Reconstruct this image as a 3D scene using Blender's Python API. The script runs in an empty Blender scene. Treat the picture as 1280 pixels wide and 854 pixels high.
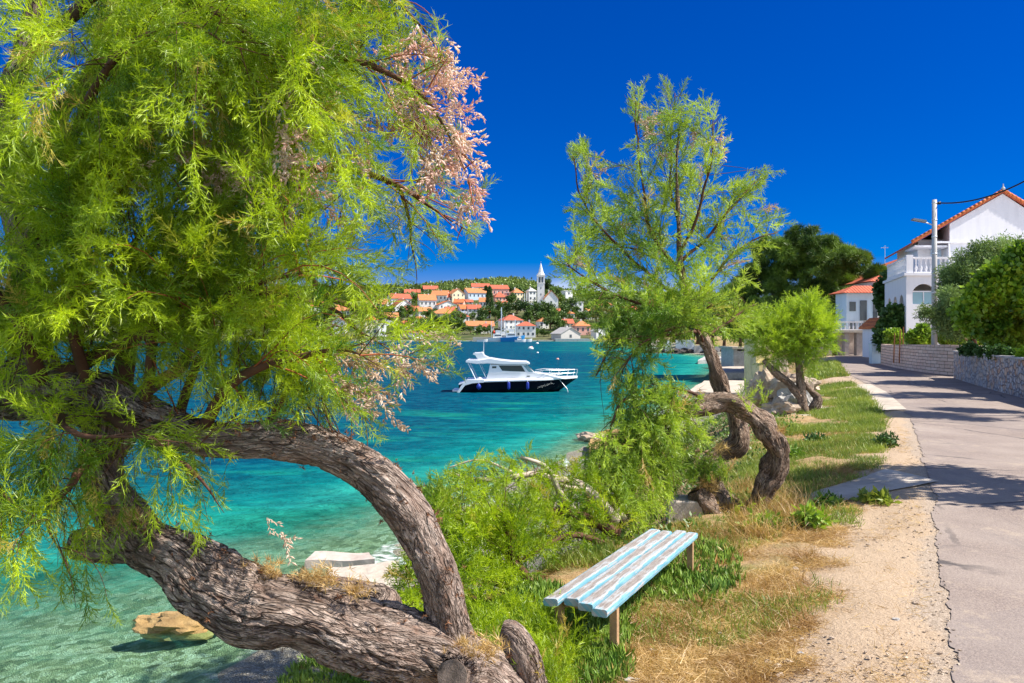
import bpy, math, random
import numpy as np
from mathutils import Vector, noise

SC = bpy.context.scene
COL = SC.collection
rng = np.random.default_rng(7)
random.seed(7)
PI = math.pi

# ------------------------------------------------------------------ camera, sky, sun, exposure
CAMZ = 4.0
F = 1000.0
cam_d = bpy.data.cameras.new('camera')
cam_d.lens = 36.0 * F / 1280.0
cam_d.sensor_width = 36.0
cam_d.shift_y = -12.0 / 1280.0
cam_d.clip_start = 0.05
cam_d.clip_end = 20000
cam = bpy.data.objects.new('camera', cam_d)
COL.objects.link(cam)
cam.location = (0, 0, CAMZ)
cam.rotation_euler = (math.radians(90), 0, 0)
SC.camera = cam

SUN_EL = math.radians(50)
SUN_AZ = math.radians(98)          # from +Y towards +X
SD = Vector((math.sin(SUN_AZ) * math.cos(SUN_EL), math.cos(SUN_AZ) * math.cos(SUN_EL), math.sin(SUN_EL)))
world = bpy.data.worlds.new('World')
SC.world = world
world.use_nodes = True
wn, wl = world.node_tree.nodes, world.node_tree.links
wn.clear()
w_out = wn.new('ShaderNodeOutputWorld')
w_bg = wn.new('ShaderNodeBackground')
w_bg.inputs[1].default_value = 0.105
sky = wn.new('ShaderNodeTexSky')
sky.sky_type = 'NISHITA'
sky.sun_disc = False
sky.sun_elevation = SUN_EL
sky.sun_rotation = SUN_AZ
sky.altitude = 300
sky.air_density = 0.75
sky.dust_density = 0.0
sky.ozone_density = 4.5
hsv = wn.new('ShaderNodeHueSaturation')
hsv.inputs['Saturation'].default_value = 1.75
hsv.inputs['Value'].default_value = 0.66
hsv.inputs['Hue'].default_value = 0.512
gam = wn.new('ShaderNodeGamma')
gam.inputs[1].default_value = 1.0
wl.new(sky.outputs[0], hsv.inputs['Color'])
wl.new(hsv.outputs[0], gam.inputs[0])
# small bright cloud bank lying low over the horizon
# polarised look: deepest blue ahead (90 degrees from the sun), sky behind and overhead made paler and brighter to fill the shade
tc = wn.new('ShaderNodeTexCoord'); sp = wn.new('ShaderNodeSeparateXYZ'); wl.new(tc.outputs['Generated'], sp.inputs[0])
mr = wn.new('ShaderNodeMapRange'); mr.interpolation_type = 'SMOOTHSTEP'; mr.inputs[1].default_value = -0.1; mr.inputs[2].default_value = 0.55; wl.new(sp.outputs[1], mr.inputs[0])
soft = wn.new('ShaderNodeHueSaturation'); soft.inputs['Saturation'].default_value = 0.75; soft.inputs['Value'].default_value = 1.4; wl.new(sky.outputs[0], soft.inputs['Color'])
zr = wn.new('ShaderNodeValToRGB'); wl.new(sp.outputs[2], zr.inputs[0])
zr.color_ramp.elements[0].position = 0.0; zr.color_ramp.elements[0].color = (1, 0.66, 0.86, 1)
zr.color_ramp.elements[1].position = 0.42; zr.color_ramp.elements[1].color = (1, 0.82, 1.2, 1)
tint = wn.new('ShaderNodeMix'); tint.data_type = 'RGBA'; tint.blend_type = 'MULTIPLY'; tint.inputs[0].default_value = 1.0
wl.new(gam.outputs[0], tint.inputs[6]); wl.new(zr.outputs[0], tint.inputs[7])
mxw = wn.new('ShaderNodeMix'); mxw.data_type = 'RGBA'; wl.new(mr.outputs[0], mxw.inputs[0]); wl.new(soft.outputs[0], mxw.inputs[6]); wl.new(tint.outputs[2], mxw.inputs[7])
cn = wn.new('ShaderNodeTexNoise'); cn.inputs['Scale'].default_value = 5.0; cn.inputs['Detail'].default_value = 6
cm = wn.new('ShaderNodeMapping'); cm.inputs['Scale'].default_value = (1, 1, 3.2); wl.new(tc.outputs['Generated'], cm.inputs[0]); wl.new(cm.outputs[0], cn.inputs['Vector'])
cf = wn.new('ShaderNodeMapRange'); cf.inputs[1].default_value = 0.50; cf.inputs[2].default_value = 0.66; wl.new(cn.outputs['Fac'], cf.inputs[0])
cb = wn.new('ShaderNodeMapRange'); cb.inputs[1].default_value = 0.075; cb.inputs[2].default_value = 0.05; wl.new(sp.outputs[2], cb.inputs[0])
cmul = wn.new('ShaderNodeMath'); cmul.operation = 'MULTIPLY'; wl.new(cf.outputs[0], cmul.inputs[0]); wl.new(cb.outputs[0], cmul.inputs[1])
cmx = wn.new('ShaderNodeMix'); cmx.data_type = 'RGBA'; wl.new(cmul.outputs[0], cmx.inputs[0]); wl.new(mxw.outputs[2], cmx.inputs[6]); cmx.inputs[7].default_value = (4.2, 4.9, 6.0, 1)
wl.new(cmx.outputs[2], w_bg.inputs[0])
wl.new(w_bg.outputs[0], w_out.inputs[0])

sun_d = bpy.data.lights.new('sun', 'SUN')
sun_d.energy = 5.0
sun_d.angle = math.radians(0.53)
sun_d.color = (1.0, 0.95, 0.86)
sun = bpy.data.objects.new('sun', sun_d)
COL.objects.link(sun)
sun.rotation_euler = SD.to_track_quat('Z', 'Y').to_euler()
sun.location = (20, 5, 30)

SC.render.engine = 'CYCLES'
SC.view_settings.view_transform = 'Standard'
SC.view_settings.look = 'None'
SC.view_settings.exposure = 0.80
SC.view_settings.gamma = 1.0
SC.view_settings.use_curve_mapping = False
SC.cycles.max_bounces = 6
SC.cycles.diffuse_bounces = 3
SC.cycles.glossy_bounces = 2
SC.cycles.transmission_bounces = 4
SC.cycles.transparent_max_bounces = 6
SC.cycles.use_denoising = True
SC.cycles.sample_clamp_indirect = 6

# ------------------------------------------------------------------ helpers
def P(px, py, d):
    return np.array(((px - 640.0) / F * d, d, CAMZ - (py - 415.0) / F * d))

def PX(p):
    p = np.atleast_2d(p)
    return np.stack(((p[:, 0] / p[:, 1]) * F + 640.0, 415.0 - (p[:, 2] - CAMZ) / p[:, 1] * F), 1)

def inpoly(pts, poly):
    x, y = pts[:, 0], pts[:, 1]
    n = len(poly)
    r = np.zeros(len(pts), bool)
    j = n - 1
    for i in range(n):
        xi, yi = poly[i]
        xj, yj = poly[j]
        c = ((yi > y) != (yj > y)) & (x < (xj - xi) * (y - yi) / ((yj - yi) or 1e-9) + xi)
        r ^= c
        j = i
    return r

def tagp(o, label=None, cat=None, group=None, kind=None):
    if label: o['label'] = label
    if cat: o['category'] = cat
    if group: o['group'] = group
    if kind: o['kind'] = kind
    return o

def thing(name, loc, label, cat, group=None):
    o = bpy.data.objects.new(name, None)
    o.empty_display_size = 0.3
    COL.objects.link(o)
    o.location = loc
    o['org'] = tuple(float(v) for v in loc)
    return tagp(o, label, cat, group)

def org_of(parent):
    return np.array(parent['org'])

def mesh_np(name, V, Fc, mats, parent=None, smooth=False, mi=None, attrs=None, world=True):
    """V (n,3) world coordinates, Fc list of index lists or (m,k) array"""
    V = np.asarray(V, dtype=np.float64)
    me = bpy.data.meshes.new(name)
    if world:
        if parent is not None:
            org = org_of(parent)
        else:
            lo, hi = V.min(0), V.max(0)
            org = np.array(((lo[0] + hi[0]) / 2, (lo[1] + hi[1]) / 2, lo[2]))
    else:
        org = np.zeros(3)
    V = V - org
    if isinstance(Fc, np.ndarray):
        m, k = Fc.shape
        me.vertices.add(len(V))
        me.vertices.foreach_set('co', V.astype(np.float32).ravel())
        me.loops.add(m * k)
        me.polygons.add(m)
        me.loops.foreach_set('vertex_index', Fc.astype(np.int32).ravel())
        me.polygons.foreach_set('loop_start', np.arange(0, m * k, k, dtype=np.int32))
        me.polygons.foreach_set('loop_total', np.full(m, k, dtype=np.int32))
        if mi is not None:
            me.polygons.foreach_set('material_index', np.asarray(mi, dtype=np.int32))
        me.update(calc_edges=True)
    else:
        me.from_pydata([tuple(v) for v in V], [], Fc)
        if mi is not None:
            me.polygons.foreach_set('material_index', np.asarray(mi, dtype=np.int32))
        me.update()
    if attrs:
        for an, av in attrs.items():
            av = np.asarray(av, dtype=np.float32)
            a = me.attributes.new(an, 'FLOAT' if av.ndim == 1 else 'FLOAT_VECTOR', 'POINT')
            a.data.foreach_set('value' if av.ndim == 1 else 'vector', av.ravel())
    if smooth:
        me.polygons.foreach_set('use_smooth', np.ones(len(me.polygons), dtype=bool))
    for m_ in (mats if isinstance(mats, (list, tuple)) else [mats]):
        me.materials.append(m_)
    o = bpy.data.objects.new(name, me)
    COL.objects.link(o)
    if parent is not None:
        o.parent = parent
        o['org'] = parent['org']
    else:
        o.location = org
        o['org'] = tuple(float(v) for v in org)
    return o

class MB:
    def __init__(s):
        s.v, s.f, s.m = [], [], []
    def add(s, vs, fs, m=0):
        n = len(s.v)
        s.v += [tuple(float(c) for c in v) for v in vs]
        s.f += [[i + n for i in f] for f in fs]
        s.m += [m] * len(fs)
        return s
    def obox(s, o, ax, ay, az, m=0):
        """box: corner o and three edge vectors"""
        o, ax, ay, az = (np.array(v, float) for v in (o, ax, ay, az))
        vs = [o, o + ax, o + ax + ay, o + ay, o + az, o + ax + az, o + ax + ay + az, o + ay + az]
        return s.add(vs, [[0, 3, 2, 1], [4, 5, 6, 7], [0, 1, 5, 4], [1, 2, 6, 5], [2, 3, 7, 6], [3, 0, 4, 7]], m)
    def box(s, x0, x1, y0, y1, z0, z1, m=0):
        return s.obox((x0, y0, z0), (x1 - x0, 0, 0), (0, y1 - y0, 0), (0, 0, z1 - z0), m)
    def prism(s, pts, off, m=0):
        """polygon pts (3d) extruded by off"""
        n = len(pts)
        pts = [np.array(p, float) for p in pts]
        off = np.array(off, float)
        vs = pts + [p + off for p in pts]
        fs = [list(range(n))[::-1], list(range(n, 2 * n))] + [[i, (i + 1) % n, n + (i + 1) % n, n + i] for i in range(n)]
        return s.add(vs, fs, m)
    def tube(s, pts, r, n=8, m=0, cap=True):
        pts = [np.array(p, float) for p in pts]
        rr = r if hasattr(r, '__len__') else [r] * len(pts)
        rings = []
        up = np.array((0.31, 0.17, 0.93))
        for i, p in enumerate(pts):
            t = pts[min(i + 1, len(pts) - 1)] - pts[max(i - 1, 0)]
            t /= (np.linalg.norm(t) + 1e-12)
            a = np.cross(t, up)
            if np.linalg.norm(a) < 0.05: a = np.cross(t, (1, 0, 0))
            a /= np.linalg.norm(a)
            b = np.cross(t, a)
            for k in range(n):
                q = 2 * PI * k / n
                rings.append(p + rr[i] * (math.cos(q) * a + math.sin(q) * b))
        fs = []
        for i in range(len(pts) - 1):
            for k in range(n):
                k2 = (k + 1) % n
                fs.append([i * n + k, i * n + k2, (i + 1) * n + k2, (i + 1) * n + k])
        if cap:
            fs.append(list(range(n))[::-1])
            fs.append([(len(pts) - 1) * n + k for k in range(n)])
        return s.add(rings, fs, m)
    def lathe(s, prof, c, n=16, m=0):
        vs, fs = [], []
        for (r, z) in prof:
            for k in range(n):
                q = 2 * PI * k / n
                vs.append((c[0] + r * math.cos(q), c[1] + r * math.sin(q), c[2] + z))
        for i in range(len(prof) - 1):
            for k in range(n):
                k2 = (k + 1) % n
                fs.append([i * n + k, i * n + k2, (i + 1) * n + k2, (i + 1) * n + k])
        fs.append(list(range(n))[::-1]); fs.append([(len(prof) - 1) * n + k for k in range(n)])
        return s.add(vs, fs, m)
    def build(s, name, mats, parent=None, smooth=False):
        return mesh_np(name, s.v, s.f, mats, parent, smooth, s.m)

def bevel(o, w, seg=2):
    m = o.modifiers.new('bevel', 'BEVEL'); m.width = w; m.segments = seg; m.limit_method = 'ANGLE'
    return o

def copy_thing(root, loc, label=None, group=None, rz=0.0, sc=1.0):
    c = root.copy(); COL.objects.link(c)
    c.location = loc; c.rotation_euler = (0, 0, rz); c.scale = (sc, sc, sc)
    if label: c['label'] = label
    if group: c['group'] = group
    for ch in root.children:
        d = ch.copy(); COL.objects.link(d); d.parent = c
        for g in ch.children:
            e = g.copy(); COL.objects.link(e); e.parent = d
    return c

# ------------------------------------------------------------------ materials
class NT:
    def __init__(s, name):
        s.mat = bpy.data.materials.new(name)
        s.mat.use_nodes = True
        s.n, s.l = s.mat.node_tree.nodes, s.mat.node_tree.links
        s.n.clear()
        s.out = s.n.new('ShaderNodeOutputMaterial')
    def new(s, t, **kw):
        nd = s.n.new(t)
        for k, v in kw.items(): setattr(nd, k, v)
        return nd
    def put(s, sock, v):
        if hasattr(v, 'is_linked') or hasattr(v, 'links'): s.l.new(v, sock)
        else:
            if hasattr(sock.default_value, '__len__') and len(sock.default_value) == 4 and len(v) == 3: v = (*v, 1)
            sock.default_value = v
    def pos(s): return s.new('ShaderNodeNewGeometry').outputs['Position']
    def attr(s, name, vec=False):
        a = s.new('ShaderNodeAttribute'); a.attribute_name = name
        return a.outputs['Vector' if vec else 'Fac']
    def mapping(s, v, scale, loc=(0, 0, 0), rot=(0, 0, 0)):
        m = s.new('ShaderNodeMapping'); s.put(m.inputs[0], v); m.inputs['Scale'].default_value = scale; m.inputs['Location'].default_value = loc; m.inputs['Rotation'].default_value = rot
        return m.outputs[0]
    def noise(s, v, scale, detail=4, rough=0.55, dist=0.0, color=False):
        t = s.new('ShaderNodeTexNoise'); s.put(t.inputs['Vector'], v); t.inputs['Scale'].default_value = scale
        t.inputs['Detail'].default_value = detail; t.inputs['Roughness'].default_value = rough; t.inputs['Distortion'].default_value = dist
        return t.outputs['Color' if color else 'Fac']
    def voro(s, v, scale, feature='F1', out='Distance', rand=1.0):
        t = s.new('ShaderNodeTexVoronoi'); t.feature = feature; s.put(t.inputs['Vector'], v); t.inputs['Scale'].default_value = scale
        t.inputs['Randomness'].default_value = rand
        return t.outputs[out]
    def ramp(s, v, stops, interp='LINEAR'):
        r = s.new('ShaderNodeValToRGB'); s.put(r.inputs[0], v); cr = r.color_ramp; cr.interpolation = interp
        while len(cr.elements) < len(stops): cr.elements.new(0.5)
        for e, (p, c) in zip(cr.elements, stops):
            e.position = p; e.color = (*c, 1) if hasattr(c, '__len__') else (c, c, c, 1)
        return r.outputs[0]
    def mix(s, f, a, b, mode='MIX'):
        m = s.new('ShaderNodeMix'); m.data_type = 'RGBA'; m.blend_type = mode
        s.put(m.inputs[0], f); s.put(m.inputs[6], a); s.put(m.inputs[7], b)
        return m.outputs[2]
    def math(s, op, a, b=0.0, c=0.0, clamp=False):
        m = s.new('ShaderNodeMath'); m.operation = op; m.use_clamp = clamp
        s.put(m.inputs[0], a); s.put(m.inputs[1], b); s.put(m.inputs[2], c)
        return m.outputs[0]
    def mr(s, v, a, b, c=0.0, d=1.0, smooth=False):
        m = s.new('ShaderNodeMapRange'); s.put(m.inputs[0], v)
        if smooth: m.interpolation_type = 'SMOOTHSTEP'
        for i, x in enumerate((a, b, c, d)): m.inputs[i + 1].default_value = x
        return m.outputs[0]
    def sep(s, v):
        x = s.new('ShaderNodeSeparateXYZ'); s.put(x.inputs[0], v); return x.outputs
    def bump(s, h, strength, dist, nrm=None):
        b = s.new('ShaderNodeBump'); s.put(b.inputs['Height'], h); b.inputs['Strength'].default_value = strength; b.inputs['Distance'].default_value = dist
        if nrm is not None: s.put(b.inputs['Normal'], nrm)
        return b.outputs[0]
    def bsdf(s, col, rough=0.8, spec=0.3, nrm=None, metal=0.0, trans=0.0):
        b = s.new('ShaderNodeBsdfPrincipled')
        s.put(b.inputs['Base Color'], col); s.put(b.inputs['Roughness'], rough); s.put(b.inputs['Specular IOR Level'], spec)
        b.inputs['Metallic'].default_value = metal; b.inputs['Transmission Weight'].default_value = trans
        if nrm is not None: s.l.new(nrm, b.inputs['Normal'])
        return b.outputs[0]
    def done(s, sh):
        s.l.new(sh, s.out.inputs[0]); return s.mat

def m_plain(name, col, rough=0.7, var=0.12, scale=3.0, bump=0.0, spec=0.3, metal=0.0, bd=0.01):
    t = NT(name)
    p = t.pos()
    n = t.noise(p, scale, 5, 0.6)
    c = t.mix(t.mr(n, 0.3, 0.7), tuple(x * (1 - var) for x in col), tuple(min(1, x * (1 + var)) for x in col))
    nr = t.bump(t.noise(p, scale * 6, 4, 0.65), bump, bd) if bump else None
    return t.done(t.bsdf(c, rough, spec, nr, metal))

def m_leaf(name, dark, light, tip=None, trans=0.45, nscale=2.0, rough=0.6):
    """foliage: colour varies by clump (noise in space) and by spray (attribute v)"""
    t = NT(name)
    v = t.attr('v')
    n = t.noise(t.pos(), nscale, 3, 0.6)
    f = t.math('ADD', t.math('MULTIPLY', v, 0.5), t.mr(n, 0.36, 0.64, -0.1, 0.6), clamp=True)
    c = t.mix(f, dark, light)
    if tip: c = t.mix(t.mr(v, 0.94, 0.99), c, tip)
    d = t.new('ShaderNodeBsdfDiffuse'); t.put(d.inputs[0], c)
    tr = t.new('ShaderNodeBsdfTranslucent')
    t.put(tr.inputs[0], t.mix(1.0, c, (1.0, 1.0, 0.55), 'MULTIPLY'))
    m = t.new('ShaderNodeMixShader'); m.inputs[0].default_value = trans
    t.l.new(d.outputs[0], m.inputs[1]); t.l.new(tr.outputs[0], m.inputs[2])
    g = t.new('ShaderNodeBsdfGlossy'); g.inputs['Roughness'].default_value = 0.45; g.inputs[0].default_value = (1, 1, 1, 1)
    m2 = t.new('ShaderNodeMixShader'); m2.inputs[0].default_value = 0.03
    t.l.new(m.outputs[0], m2.inputs[1]); t.l.new(g.outputs[0], m2.inputs[2])
    return t.done(m2.outputs[0])

def m_bark(name, c0, c1, c2, bd=0.02):
    t = NT(name)
    p = t.attr('bk', True)
    q = t.mix(1.0, p, t.mix(1.0, t.noise(p, 5.0, 4, 0.65, color=True), (0.10, 0.10, 0.05), 'MULTIPLY'), 'ADD')
    def crev(scale, wdt, dt=2):
        n = t.noise(q, scale, dt, 0.5)
        return t.mr(t.math('ABSOLUTE', t.math('SUBTRACT', n, 0.5)), 0.0, wdt, 1.0, 0.0)
    k1 = t.math('MULTIPLY', crev(24, 0.045), t.mr(t.noise(q, 9, 2), 0.35, 0.55, 0.15, 1))
    k2 = t.math('MULTIPLY', crev(58, 0.06), t.mr(t.noise(q, 15, 2), 0.4, 0.6, 0.0, 0.8))
    k3 = crev(120, 0.10, 1)
    fib = t.noise(q, 150, 3, 0.7)
    cr = t.math('MAXIMUM', k1, k2)
    plate = t.noise(q, 30, 3, 0.6); big = t.noise(t.pos(), 4, 5, 0.7); med = t.noise(t.pos(), 22, 3, 0.6)
    h = t.math('ADD', t.math('MULTIPLY', plate, 0.9), t.math('MULTIPLY', fib, 0.35))
    h = t.math('SUBTRACT', h, t.math('MULTIPLY', cr, 0.9)); h = t.math('SUBTRACT', h, t.math('MULTIPLY', k3, 0.18))
    c = t.mix(t.mr(plate, 0.3, 0.68), c1, c2)
    c = t.mix(t.mr(fib, 0.3, 0.7, 0.45, 0.0), c, tuple(x * 0.5 for x in c1))
    c = t.mix(t.mr(big, 0.47, 0.62, 0, 0.7), c, tuple(x * 0.5 for x in c1))
    c = t.mix(t.mr(med, 0.60, 0.72, 0, 0.5), c, (0.30, 0.14, 0.08))
    c = t.mix(t.math('MULTIPLY', cr, 0.9), c, c0)
    c = t.mix(t.math('MULTIPLY', k3, 0.3), c, c0)
    return t.done(t.bsdf(c, 0.85, 0.15, t.bump(h, 1.0, bd)))

M = {}
def setup_mats():
    # ground
    t = NT('ground_soil')
    p = t.pos(); z = t.sep(p)[2]
    dr = t.attr('dr')
    n_f = t.noise(p, 9, 6, 0.7); n_m = t.noise(p, 1.6, 4, 0.6); n_b = t.noise(p, 0.5, 3, 0.5)
    n_ff = t.noise(p, 60, 4, 0.75)
    soil = t.mix(t.mr(n_ff, 0.3, 0.7), (0.27, 0.17, 0.09), (0.50, 0.35, 0.21))
    straw = t.mix(t.mr(n_f, 0.3, 0.72), (0.28, 0.165, 0.07), (0.58, 0.41, 0.20))
    green = t.mix(t.mr(n_f, 0.3, 0.7), (0.07, 0.11, 0.02), (0.22, 0.25, 0.06))
    c = t.mix(t.mr(n_m, 0.40, 0.58, 0, 1), straw, soil)
    gm = t.math('MULTIPLY', t.mr(n_m, 0.52, 0.62), t.mr(dr, 0.8, 1.6))
    c = t.mix(gm, c, green)
    # bare trodden earth next to the road
    dirt = t.mix(t.mr(n_ff, 0.3, 0.75), (0.36, 0.25, 0.16), (0.60, 0.46, 0.33))
    dirt = t.mix(t.mr(n_f, 0.35, 0.7, 0, 0.5), dirt, (0.58, 0.43, 0.29))
    sv = t.voro(p, 22, 'F1', 'Distance'); dirt = t.mix(t.math('MULTIPLY', t.mr(sv, 0.12, 0.16, 1, 0), t.mr(n_m, .45, .6, 0, .8)), dirt, (0.30, 0.24, 0.19))
    drn = t.math('ADD', dr, t.mr(n_m, 0.2, 0.8, -0.55, 0.55))
    c = t.mix(t.mr(drn, 0.75, 1.25, 1, 0, True), c, dirt)
    # broken concrete edging where the verge meets the asphalt
    kn = t.math('ADD', dr, t.math('ADD', t.mr(n_m, 0.25, 0.75, -0.16, 0.16), t.mr(n_f, 0.3, 0.7, -0.07, 0.07)))
    kc = t.mix(t.mr(n_ff, 0.35, 0.65), (0.24, 0.185, 0.14), (0.56, 0.46, 0.37))
    c = t.mix(t.mr(kn, 0.08, 0.18, 0.75, 0), c, kc)
    # pebble beach low down
    vc = t.voro(p, 34, 'F1', 'Color'); ve = t.voro(p, 34, 'DISTANCE_TO_EDGE')
    pg = t.mix(t.sep(vc)[0], (0.34, 0.31, 0.24), (0.58, 0.54, 0.45))
    pg = t.mix(t.mr(n_f, 0.4, 0.7, 0, .6), pg, (0.30, 0.27, 0.18))
    pg = t.mix(t.mr(ve, 0.0, 0.12, 0.5, 0), pg, (0.20, 0.18, 0.14))
    wv = t.mix(0.12, p, t.noise(p, 3, 3, color=True), 'ADD')
    uc = t.voro(wv, 7, 'F1', 'Color'); us = t.sep(uc)
    ub = t.ramp(us[0], [(0.0, (0.12, 0.15, 0.10)), (0.35, (0.34, 0.36, 0.22)), (0.6, (0.60, 0.58, 0.40)), (1.0, (0.85, 0.82, 0.68))])
    ub = t.mix(t.mr(t.noise(p, 22, 4, .7), 0.35, 0.7), ub, (0.36, 0.34, 0.20))
    pg = t.mix(t.mr(z, -0.05, 0.03, 1, 0), pg, ub)
    zz = t.math('ADD', z, t.mr(n_m, 0.2, 0.8, -0.25, 0.25))
    c = t.mix(t.mr(zz, 0.75, 1.15, 1, 0), c, pg)
    hb = t.math('ADD', t.math('MULTIPLY', n_f, 0.5), t.math('MULTIPLY', n_ff, 0.3))
    hb = t.math('ADD', hb, t.math('MULTIPLY', t.mr(zz, 0.75, 1.15, 1, 0), t.mr(ve, 0, 0.2)))
    M['ground'] = t.done(t.bsdf(c, 0.95, 0.1, t.bump(hb, 0.9, 0.05)))
    # asphalt
    t = NT('asphalt')
    p = t.pos()
    sp = t.voro(p, 150, 'F1', 'Color'); n1 = t.noise(p, 60, 4, 0.7); nb = t.noise(p, 0.9, 5, 0.6)
    c = t.mix(t.sep(sp)[0], (0.20, 0.15, 0.125), (0.40, 0.315, 0.26))
    c = t.mix(t.mr(n1, 0.3, 0.75, 0, 0.6), c, (0.13, 0.11, 0.11))
    c = t.mix(t.mr(nb, 0.35, 0.7, 0, 0.6), c, (0.40, 0.33, 0.28))
    pt = t.voro(t.mapping(p, (0.5, 0.22, 1), rot=(0, 0, 0.4)), 0.5, 'F1', 'Color'); c = t.mix(t.mr(t.sep(pt)[0], 0.5, 0.52, 0, 0.22), c, (0.20, 0.17, 0.165))
    st = t.noise(t.mapping(p, (3.0, 0.5, 1), rot=(0, 0, -0.4)), 1.1, 5, 0.7); c = t.mix(t.mr(st, 0.55, 0.72, 0, 0.45), c, (0.17, 0.145, 0.14))
    gr = t.noise(p, 3.2, 6, 0.75); c = t.mix(t.mr(gr, 0.56, 0.70, 0, 0.6), c, (0.48, 0.38, 0.28))
    cw = t.mix(0.35, p, t.noise(p, 1.2, 4, 0.6, color=True), 'ADD')
    cr = t.voro(cw, 0.42, 'DISTANCE_TO_EDGE')
    crm = t.math('MULTIPLY', t.mr(cr, 0.004, 0.012, 1, 0), t.mr(t.noise(p, 0.6, 2), 0.45, 0.55))
    c = t.mix(crm, c, (0.10, 0.085, 0.08))
    M['asphalt'] = t.done(t.bsdf(c, 0.85, 0.25, t.bump(t.math('SUBTRACT', n1, t.math('MULTIPLY', crm, 1.5)), 0.5, 0.01)))
    # rough concrete
    def conc(name, a, b, dirtc=(0.2, 0.17, 0.13), bs=0.5):
        t = NT(name); p = t.pos()
        n1 = t.noise(p, 5, 6, 0.65); n2 = t.noise(p, 40, 4, 0.7); n3 = t.noise(p, 1.2, 4, 0.6)
        c = t.mix(t.mr(n1, 0.3, 0.7), a, b)
        c = t.mix(t.mr(n3, 0.5, 0.75, 0, 0.5), c, dirtc)
        return t.done(t.bsdf(c, 0.9, 0.2, t.bump(t.math('ADD', n1, t.math('MULTIPLY', n2, 0.5)), bs, 0.02)))
    M['conc'] = conc('concrete', (0.42, 0.35, 0.28), (0.60, 0.52, 0.43))
    M['kerb'] = conc('kerb_concrete', (0.30, 0.24, 0.18), (0.50, 0.42, 0.33), (0.25, 0.18, 0.12), 1.0)
    M['conc_grey'] = conc('concrete_grey', (0.34, 0.32, 0.31), (0.56, 0.53, 0.50))
    M['conc_block'] = conc('concrete_block', (0.42, 0.34, 0.29), (0.62, 0.53, 0.46))
    M['rock'] = conc('rock', (0.28, 0.20, 0.14), (0.62, 0.50, 0.39), (0.14, 0.11, 0.09), 1.0)
    M['rock_warm'] = conc('rock_ochre', (0.26, 0.15, 0.05), (0.52, 0.35, 0.15), (0.2, 0.14, 0.08), 1.0)
    M['rock_dark'] = conc('rock_dark', (0.04, 0.035, 0.03), (0.12, 0.10, 0.09), (0.02, 0.02, 0.02), 1.0)
    M['yellow_plaster'] = conc('yellow_plaster', (0.72, 0.58, 0.26), (0.84, 0.72, 0.40))
    # plaster
    def plast(name, col, v=0.06):
        t = NT(name); p = t.pos()
        st = t.noise(t.mapping(p, (2.0, 2.0, 0.25)), 1.6, 5, 0.65)
        n2 = t.noise(p, 25, 3, 0.6)
        c = t.mix(t.mr(st, 0.45, 0.75, 0, 0.5), col, tuple(x * 0.8 for x in col))
        return t.done(t.bsdf(c, 0.85, 0.2, t.bump(n2, 0.2, 0.01)))
    M['white'] = plast('white_plaster', (0.78, 0.76, 0.78))
    M['far_white'] = plast('town_white', (0.80, 0.78, 0.74))
    M['far_cream'] = plast('town_cream', (0.78, 0.68, 0.46))
    M['far_pink'] = plast('town_pink', (0.80, 0.42, 0.33))
    M['far_grey'] = plast('town_grey', (0.58, 0.54, 0.50))
    M['far_blue'] = plast('town_blue', (0.55, 0.66, 0.78))
    M['bluewhite'] = plast('blue_white_plaster', (0.58, 0.72, 0.84))
    # roof tiles
    def tiles(name, a, b, scl):
        t = NT(name); p = t.pos(); n = t.noise(p, 1.2, 4, 0.6)
        w = t.new('ShaderNodeTexWave'); w.wave_type = 'BANDS'; w.bands_direction = 'X'; t.put(w.inputs[0], p); w.inputs['Scale'].default_value = scl; w.inputs['Distortion'].default_value = 0.3
        n2 = t.noise(p, 9, 3, 0.7)
        c = t.mix(t.mr(n2, 0.3, 0.7), a, b)
        c = t.mix(t.mr(n, 0.4, 0.7, 0, 0.35), c, tuple(x * 0.6 for x in a))
        return t.done(t.bsdf(c, 0.85, 0.15, t.bump(w.outputs['Fac'], 0.8, 0.06)))
    M['tiles'] = tiles('terracotta_tiles', (0.46, 0.115, 0.045), (0.74, 0.26, 0.10), 1.3)
    M['tiles_orange'] = tiles('orange_tiles', (0.50, 0.17, 0.07), (0.72, 0.31, 0.14), 1.3)
    M['tiles_red'] = tiles('red_tiles', (0.44, 0.10, 0.06), (0.64, 0.19, 0.11), 1.3)
    # stone walls
    def masonry(name, brick):
        t = NT(name); p = t.pos()
        uv = t.attr('wuv', True)
        if brick:
            b = t.new('ShaderNodeTexBrick')
            wv = t.mix(0.05, uv, t.noise(uv, 2.2, 3, 0.6, color=True), 'ADD')
            t.put(b.inputs['Vector'], wv)
            b.inputs['Scale'].default_value = 1.0; b.inputs['Brick Width'].default_value = 0.52; b.inputs['Row Height'].default_value = 0.135
            b.inputs['Mortar Size'].default_value = 0.013; b.inputs['Mortar Smooth'].default_value = 0.2
            b.inputs['Color1'].default_value = (0.66, 0.42, 0.30, 1); b.inputs['Color2'].default_value = (0.80, 0.58, 0.45, 1); b.inputs['Mortar'].default_value = (0.16, 0.09, 0.06, 1)
            b.offset = 0.43; b.squash = 0.7; b.squash_frequency = 3
            c = t.mix(t.mr(t.noise(p, 7, 5, 0.7), 0.3, 0.75, 0, 0.5), b.outputs[0], (0.84, 0.70, 0.60))
            return t.done(t.bsdf(c, 0.9, 0.15, t.bump(t.math('SUBTRACT', t.noise(p, 20, 4, 0.7), t.math('MULTIPLY', b.outputs['Fac'], 1.5)), 0.8, 0.03)))
        vc = t.voro(t.mapping(uv, (1, 1.25, 1)), 5.5, 'F1', 'Color'); ve = t.voro(t.mapping(uv, (1, 1.25, 1)), 5.5, 'DISTANCE_TO_EDGE')
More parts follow.
